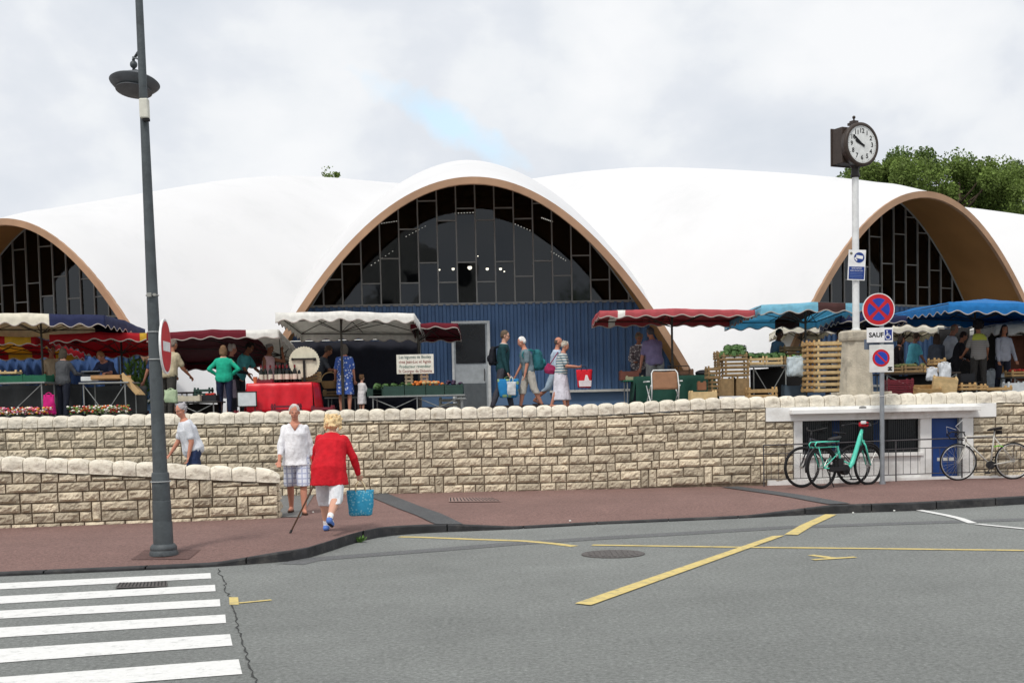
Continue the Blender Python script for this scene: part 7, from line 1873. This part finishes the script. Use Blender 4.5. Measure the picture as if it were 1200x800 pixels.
# ------------------------------------------------------------------ trees behind the hall
M_bark = mat('bark', (.09, .065, .045), .95, .3, 3, .6, 10)
def leafmat(name, col):
    m = mat(name, col, .65, .30, .7, 0, 10, spec=.25, island=.35, trans=.25); return m
LM = [leafmat('foliage_a', (.115, .18, .042)), leafmat('foliage_b', (.165, .235, .055))]
def tree(label, px, pytop, Y, width, seed, m, n=32000, crown_h=None):
    rr = random.Random(seed); top_ = P(px, pytop, Y); H = top_.z - 1.6
    t = thing('tree', label, 'tree', (top_.x, Y, 1.6), 0, 'trees behind the market hall')
    g = MB(); g.tube([(0, 0, 0), (.1, 0, H * .35), (0, .1, H * .75), (.05, 0, H * .93)], [.38, .28, .15, .04], 10)
    cl = []; ch = crown_h or H * .62
    for i in range(34):
        f = rr.random() ** .8; z = H - ch * (1 - f) - .55; prof = math.sin(PI * min(1, (.12 + (1 - f) * .75))) ** .75
        a = rr.uniform(0, 2 * PI); q = math.sqrt(rr.random()) * width / 2 * prof; c = Vector((math.cos(a) * q, math.sin(a) * q, z)); cl.append((c, rr.uniform(.55, 1.3) * width / 8.4))
    cl.append((Vector((0, 0, H - .75)), .75))
    for c, s in cl[:24]:
        b0 = Vector((0, 0, c.z - (1.2 + c.length * .05))); b0.z = max(H * .28, b0.z)
        g.tube([tuple(b0), tuple(b0.lerp(c, .5) + Vector((0, 0, -.15))), tuple(c)], [.09, .06, .02], 5)
    g.build('trunk', M_bark, t, smooth=True)
    g = MB(); per = n // len(cl)
    for c, s in cl:
        for i in range(per):
            d = Vector((rr.gauss(0, 1), rr.gauss(0, 1), rr.gauss(0, .85))); d = d / max(.01, d.length) * s * (rr.random() ** .45) * (1 + .15 * rr.random() ** 3)
            p = c + d; L = rr.uniform(.065, .135); n1 = Vector((rr.gauss(0, 1), rr.gauss(0, 1), rr.gauss(0, 1))).normalized(); n2 = n1.cross(Vector((rr.gauss(0, 1), rr.gauss(0, 1), rr.gauss(0, 1)))).normalized()
            g.v += [tuple(p - n1 * L), tuple(p + n2 * L * .55), tuple(p + n1 * L), tuple(p - n2 * L * .55)]; q = len(g.v) - 4; g.f.append((q, q + 1, q + 2, q + 3)); g.m.append(0)
    g.build('crown', m, t, fix=False)
tree('bushy tree partly hidden by the street clock behind the white roof', 1001, 192, 84, 9.5, 1, LM[0])
tree('round topped tree right of the street clock behind the roof', 1046, 185, 80, 7.6, 2, LM[1])
tree('tallest tree right of the clock rising above the right arch', 1084, 172, 83, 8.6, 3, LM[0])
tree('wide tree behind the top of the right arch', 1124, 184, 80, 8.4, 4, LM[1])
tree('dark tree right of the right arch', 1160, 196, 84, 7.6, 5, LM[0])
tree('lighter tree at the right edge of the photo', 1196, 194, 81, 8.0, 6, LM[1])
tree('small tree top peeking over the left part of the white roof', 385, 194, 92, 2.5, 7, LM[1], 3000, 5)
for i, (px, y, w) in enumerate(((-14, -38, 11), (9, -34, 9), (17, -40, 11))):  # unseen trees, added to block the bright sky reflected in the arch glass
    t_ = tree(['broad tree across the street far behind the viewpoint, beside the pale house', 'round tree across the street behind the viewpoint, right of the house', 'big tree across the street behind the viewpoint, farthest right'][i], 600, 300, 40, w, 30 + i, LM[i % 2], 5000)
    o = [q for q in bpy.data.objects if q.get('category') == 'tree'][-1]; o = max((q for q in bpy.data.objects if q.name.startswith('tree')), key=lambda q: q.name)
    o.location = (px, y, 0); o['group'] = 'trees across the street'; o.scale = (1, 1, 1.6)
# fluorescent strips under the vault, seen through the big arch glass
M_tube = bpy.data.materials.new('tube_glow'); M_tube.use_nodes = True
b_ = M_tube.node_tree.nodes['Principled BSDF']; b_.inputs['Emission Color'].default_value = (1, .96, .86, 1); b_.inputs['Emission Strength'].default_value = 1.6
for i, (x0, y0, x1, y1) in enumerate(((446, 262, 466, 259), (474, 278, 500, 264), (433, 312, 462, 293), (602, 262, 626, 272), (634, 255, 648, 260), (645, 294, 664, 306), (532, 250, 556, 249))):
    a = P(x0, y0, 34.5); b = P(x1, y1, 34.5 + (1.5 if i % 2 else .6)); t = thing('ceiling_light', 'row of small ceiling lights behind the arch glass, ' + ['upper left', 'left of centre', 'lowest on the left', 'upper right', 'highest on the right near the rim', 'lowest on the right', 'near the arch top'][i], 'lamp', tuple((a + b) / 2), 0, 'ceiling lights inside the hall')
    g = MB(); d = b - a; n = 7; c = (a + b) / 2; g.beam(tuple(a - c + Vector((0, 0, .03))), tuple(b - c + Vector((0, 0, .03))), .05, .03); g.build('housing', rgb(60, 58, 56), t)
    g = MB()
    for k in range(n): p = a - c + d * ((k + .5) / n); g.box(p, (.028, .028, .02))
    g.build('bulbs', M_tube, t)
